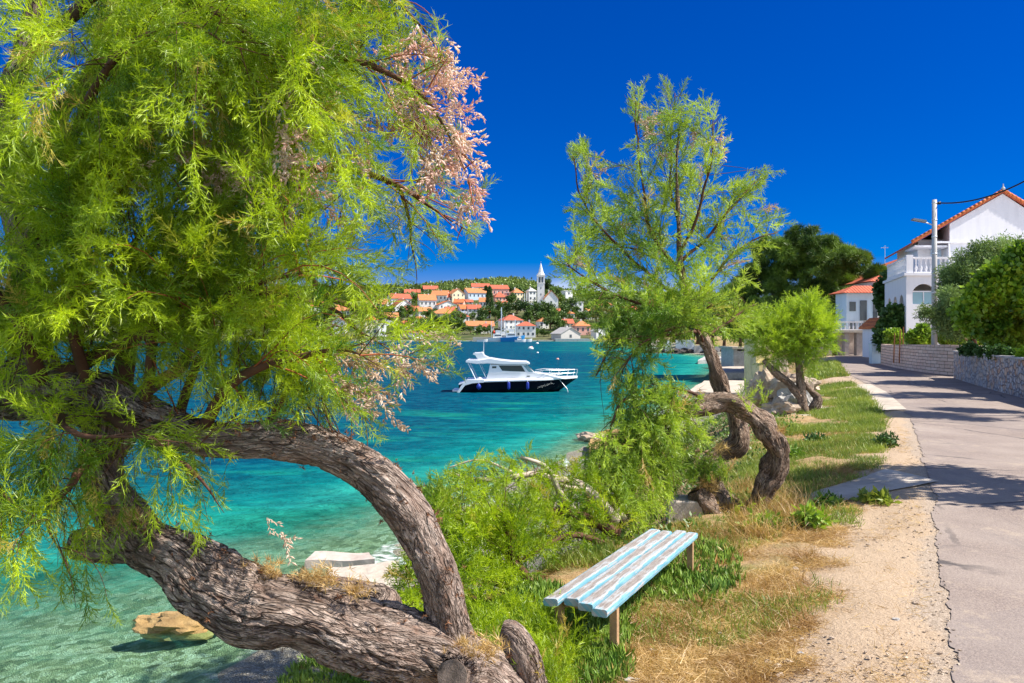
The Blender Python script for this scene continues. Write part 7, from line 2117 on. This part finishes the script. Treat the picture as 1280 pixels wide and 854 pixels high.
# leave the concrete footpath clear
def on_path(x, y):
    r = np.zeros(len(x), bool)
    poly = Lp2 + Rp2[::-1]; return inpoly(np.stack((x, y), 1), poly)
keep &= ~on_path(x, y)
x, y = x[keep], y[keep]
cover('dry_grass', x, y, [straw_tuft(700 + k) for k in range(5)], rs.uniform(.6, 1.25, len(x)), 'dry', 'trampled straw-coloured dry grass covering the verge', 'dry grass', .0, .15)
x, y, drr, dcc = verge_pts(9000, 14, rs)
nn = nz(x, y, 1.3, 9); keep = (nn > 0.0) & (drr > 0.9) & ~on_path(x, y)
x, y = x[keep], y[keep]
cover('dry_grass_tufts', x, y, [blade_tuft(720 + k, 10, .07, .003, .03, .6) for k in range(4)], rs.uniform(.5, 1.3, len(x)), 'dry', 'upright tufts of dry yellow grass on the verge', 'dry grass')
# green grass: mid-distance lawn patch and scattered patches
x, y, drr, dcc = verge_pts(52000, 26, rs, 1.2)
nn = nz(x, y, .9, 3)
far = np.clip((y - 9.5) / 1.5, 0, 1)
keep = ((nn > 0.02) & (drr > 0.7) & (rs.random(len(x)) < .45)) | ((far * .8 > rs.random(len(x))) & (nn > -.12) & (drr > .5))
keep &= ~on_path(x, y)
x, y = x[keep], y[keep]
cover('grass', x, y, [blade_tuft(740 + k, 9, .055, .0045, .035, .55) for k in range(4)], rs.uniform(.6, 1.3, len(x)) * (0.8 + .045 * y), 'grass', 'patchy green grass on the verge beside the lane', 'grass')
# greener band of grass near bank edge
n_ = 16000; y = 4.0 + 7 * rs.random(n_) ** 1.2; xc_ = np.interp(y, YC, XC); x = xc_ + rs.normal(size=n_) * .35 + .15
keep = (nz(x, y, 1.6, 2) > -.2) & ~((x > -.1) & (x < 1.5) & (y < 6.3)) & ~((x > 1.0) & (x < 2.4) & (y > 6.6) & (y < 8.6)); x, y = x[keep], y[keep]
cover('bank_grass', x, y, [blade_tuft(760 + k, 8, .10, .005, .03, .5) for k in range(4)], rs.uniform(.6, 1.3, len(x)), 'grass', 'longer green grass along the top of the bank', 'grass')
# succulents
def band(poly, n_, rs, z=2.1):
    """points on the ground seen inside an outline"""
    pp = np.array(poly, float); lo, hi = pp.min(0), pp.max(0); out = []
    while len(out) < n_:
        a = rs.uniform(lo, hi, (n_, 2)); a = a[inpoly(a, poly)]
        for q in a:
            zz_ = z; 
            for _ in range(4):
                d = (CAMZ - zz_) * 1000 / (q[1] - 415); X = (q[0] - 640) / 1000 * d; zz_ = h1(X, d)
            out.append((X, d))
            if len(out) >= n_: break
    o = np.array(out); return o[:, 0], o[:, 1]
FT = [finger_tuft(800 + k) for k in range(5)]
x1, y1 = band([(660, 780), (740, 740), (800, 720), (880, 680), (920, 690), (930, 730), (880, 760), (800, 750), (785, 790), (785, 854), (600, 900), (560, 840)], 1700, rs)
x2, y2 = band([(470, 800), (480, 760), (560, 750), (680, 740), (720, 760), (700, 800), (640, 820), (560, 830)], 2000, rs)
x3, y3 = band([(345, 860), (380, 825), (430, 812), (470, 835), (500, 900), (380, 900)], 700, rs)
x = np.concatenate((x1, x2, x3)); y = np.concatenate((y1, y2, y3))
cover('succulents', x, y, FT, rs.uniform(.7, 1.25, len(x)) * np.where(np.arange(len(x)) >= 1700, 1.35, 1.0), 'succ', 'creeping succulent ground cover with bright finger leaves round the bench', 'ground cover', jit=.3)
# twiggy green shoots round the stump and at the foot of the crooked tree
x, y = band([(560, 800), (620, 790), (700, 800), (720, 854), (700, 900), (560, 900)], 240, rs)
Pn = np.stack((x, y, H(x, y) + .03), 1)
V, val = scatter(PLF, Pn, up_(len(x), .4), rs.uniform(.7, 1.2, len(x)), rs); o = tri_mesh('stump_shoots', V, val, M['tam']); tagp(o, 'feathery green sprouts round the foot of the leaning trunk', 'sprouts', kind='stuff')
x, y = band([(905, 610), (1000, 615), (1010, 665), (930, 680)], 260, rs)
V, val = scatter([blade_tuft(780 + k, 14, .22, .005, .05, .6) for k in range(4)], np.stack((x, y, H(x, y)), 1), up_(len(x), .3), rs.uniform(.6, 1.2, len(x)), rs)
o = tri_mesh('dry_weeds', V, val, M['dry']); tagp(o, 'dry weeds and fallen needles heaped round the crooked tamarisk', 'weeds', kind='stuff')
# leafy single plants
def leafy(px, py, r_, h_, mat, label, n_=60):
    p = G(px, py, 2.2); z = h1(p[0], p[1]); c = np.array((p[0], p[1], z)); S0 = p[1] / 1000
    root = thing('leafy_plant', c, label, 'plant', None)
    v = rs.normal(size=(n_, 3)); v /= np.linalg.norm(v, axis=1, keepdims=True); v[:, 2] = np.abs(v[:, 2])
    Pn = c + v * np.array((r_ * S0, r_ * S0, h_ * S0)) * rs.uniform(.3, 1, (n_, 1))
    V, val = scatter([leaf_tuft(900 + k, 9, .05, .075, .035) for k in range(3)], Pn, v + (0, 0, .5), rs.uniform(.7, 1.2, n_), rs)
    tri_mesh('leaves', V, val, M[mat], root)
    b = MB()
    for k in range(0, n_, 6): b.tube([c - (0, 0, .02), Pn[k]], [.006, .003], 5)
    b.build('stem', M['twig'], root)
leafy(1012, 668, 22, 24, 'bright_leaf', 'bright green leafy weed at the foot of the crooked tamarisk')
leafy(1037, 640, 16, 12, 'dark_leaf', 'dark green low plant at the edge of the concrete footpath')
leafy(955, 665, 22, 20, 'bright_leaf', 'light green leafy clump between the tamarisk stump and the bright weed')
leafy(1108, 566, 12, 14, 'dark_leaf', 'dark rounded weed in the grass below the bend of the lane')
leafy(1095, 640, 20, 8, 'grass', 'flat trailing weed on the road end of the footpath')
leafy(1020, 553, 12, 10, 'dark_leaf', 'small dark weed in the middle of the grass patch')
leafy(990, 570, 14, 12, 'bright_leaf', 'pale green weed left of the grass patch')
# undergrowth on the bank between trunk, block and beach
n_ = 2600; y = rs.uniform(6.5, 30, n_); xs_, xc_ = np.interp(y, YS, XS), np.interp(y, YC, XC); t_ = rs.uniform(.35, 1.05, n_); x = xs_ + (xc_ - xs_) * t_
q = PX(np.stack((x, y, H(x, y)), 1)); keep = ~inpoly(q, [(640, 600), (840, 600), (840, 680), (640, 680)]) | (t_ > .8)
x, y = x[keep], y[keep]
cover('bank_scrub', x, y, [leaf_tuft(930 + k, 16, .10, .06, .03) for k in range(3)], rs.uniform(.7, 1.3, len(x)), 'town_leaf', 'low green scrub growing on the bank above the pebble beach', 'scrub')
# far lane-side grass tuft
n_ = 2500; y = rs.uniform(30, 44, n_); x = np.interp(y, YR, XR) - rs.uniform(.2, 1.6, n_)
cover('lane_grass', x, y, [blade_tuft(790 + k, 9, .16, .02, .09, .6) for k in range(3)], rs.uniform(.8, 1.3, len(x)), 'grass', 'bright grass strip at the left of the far lane', 'grass')
# small grit and pebbles swept along the verge, too many to count
y = 3.9 + 8 * rs.random(1700) ** 1.7; x = np.interp(y, YR, XR) - np.abs(rs.normal(size=1700)) * .8 + .06
m_ = ~on_path(x, y); x, y = x[m_], y[m_]
def chip(seed):
    r = np.random.default_rng(seed); a = r.normal(size=(6, 3)) * .25 + np.array([(1, 0, 0), (-1, 0, 0), (0, 1, 0), (0, -1, 0), (0, 0, .7), (0, 0, -.5)])
    T = []
    for i, j in ((0, 2), (2, 1), (1, 3), (3, 0)): T.append([a[i], a[j], a[4]]); T.append([a[j], a[i], a[5]])
    return tris_to_np(T) * .008
V, val = scatter([chip(k) for k in range(5)], np.stack((x, y, np.maximum(H(x, y), np.where(x > np.interp(y, YR, XR), 2.338, 0)) + .003), 1), up_(len(x), .3), rs.uniform(.3, 1.3, len(x)) ** 2, rs)
tagp(tri_mesh('gravel', V, val, M['rock']), 'loose grit scattered where the dusty verge meets the asphalt', 'gravel', kind='stuff')
print('all done')
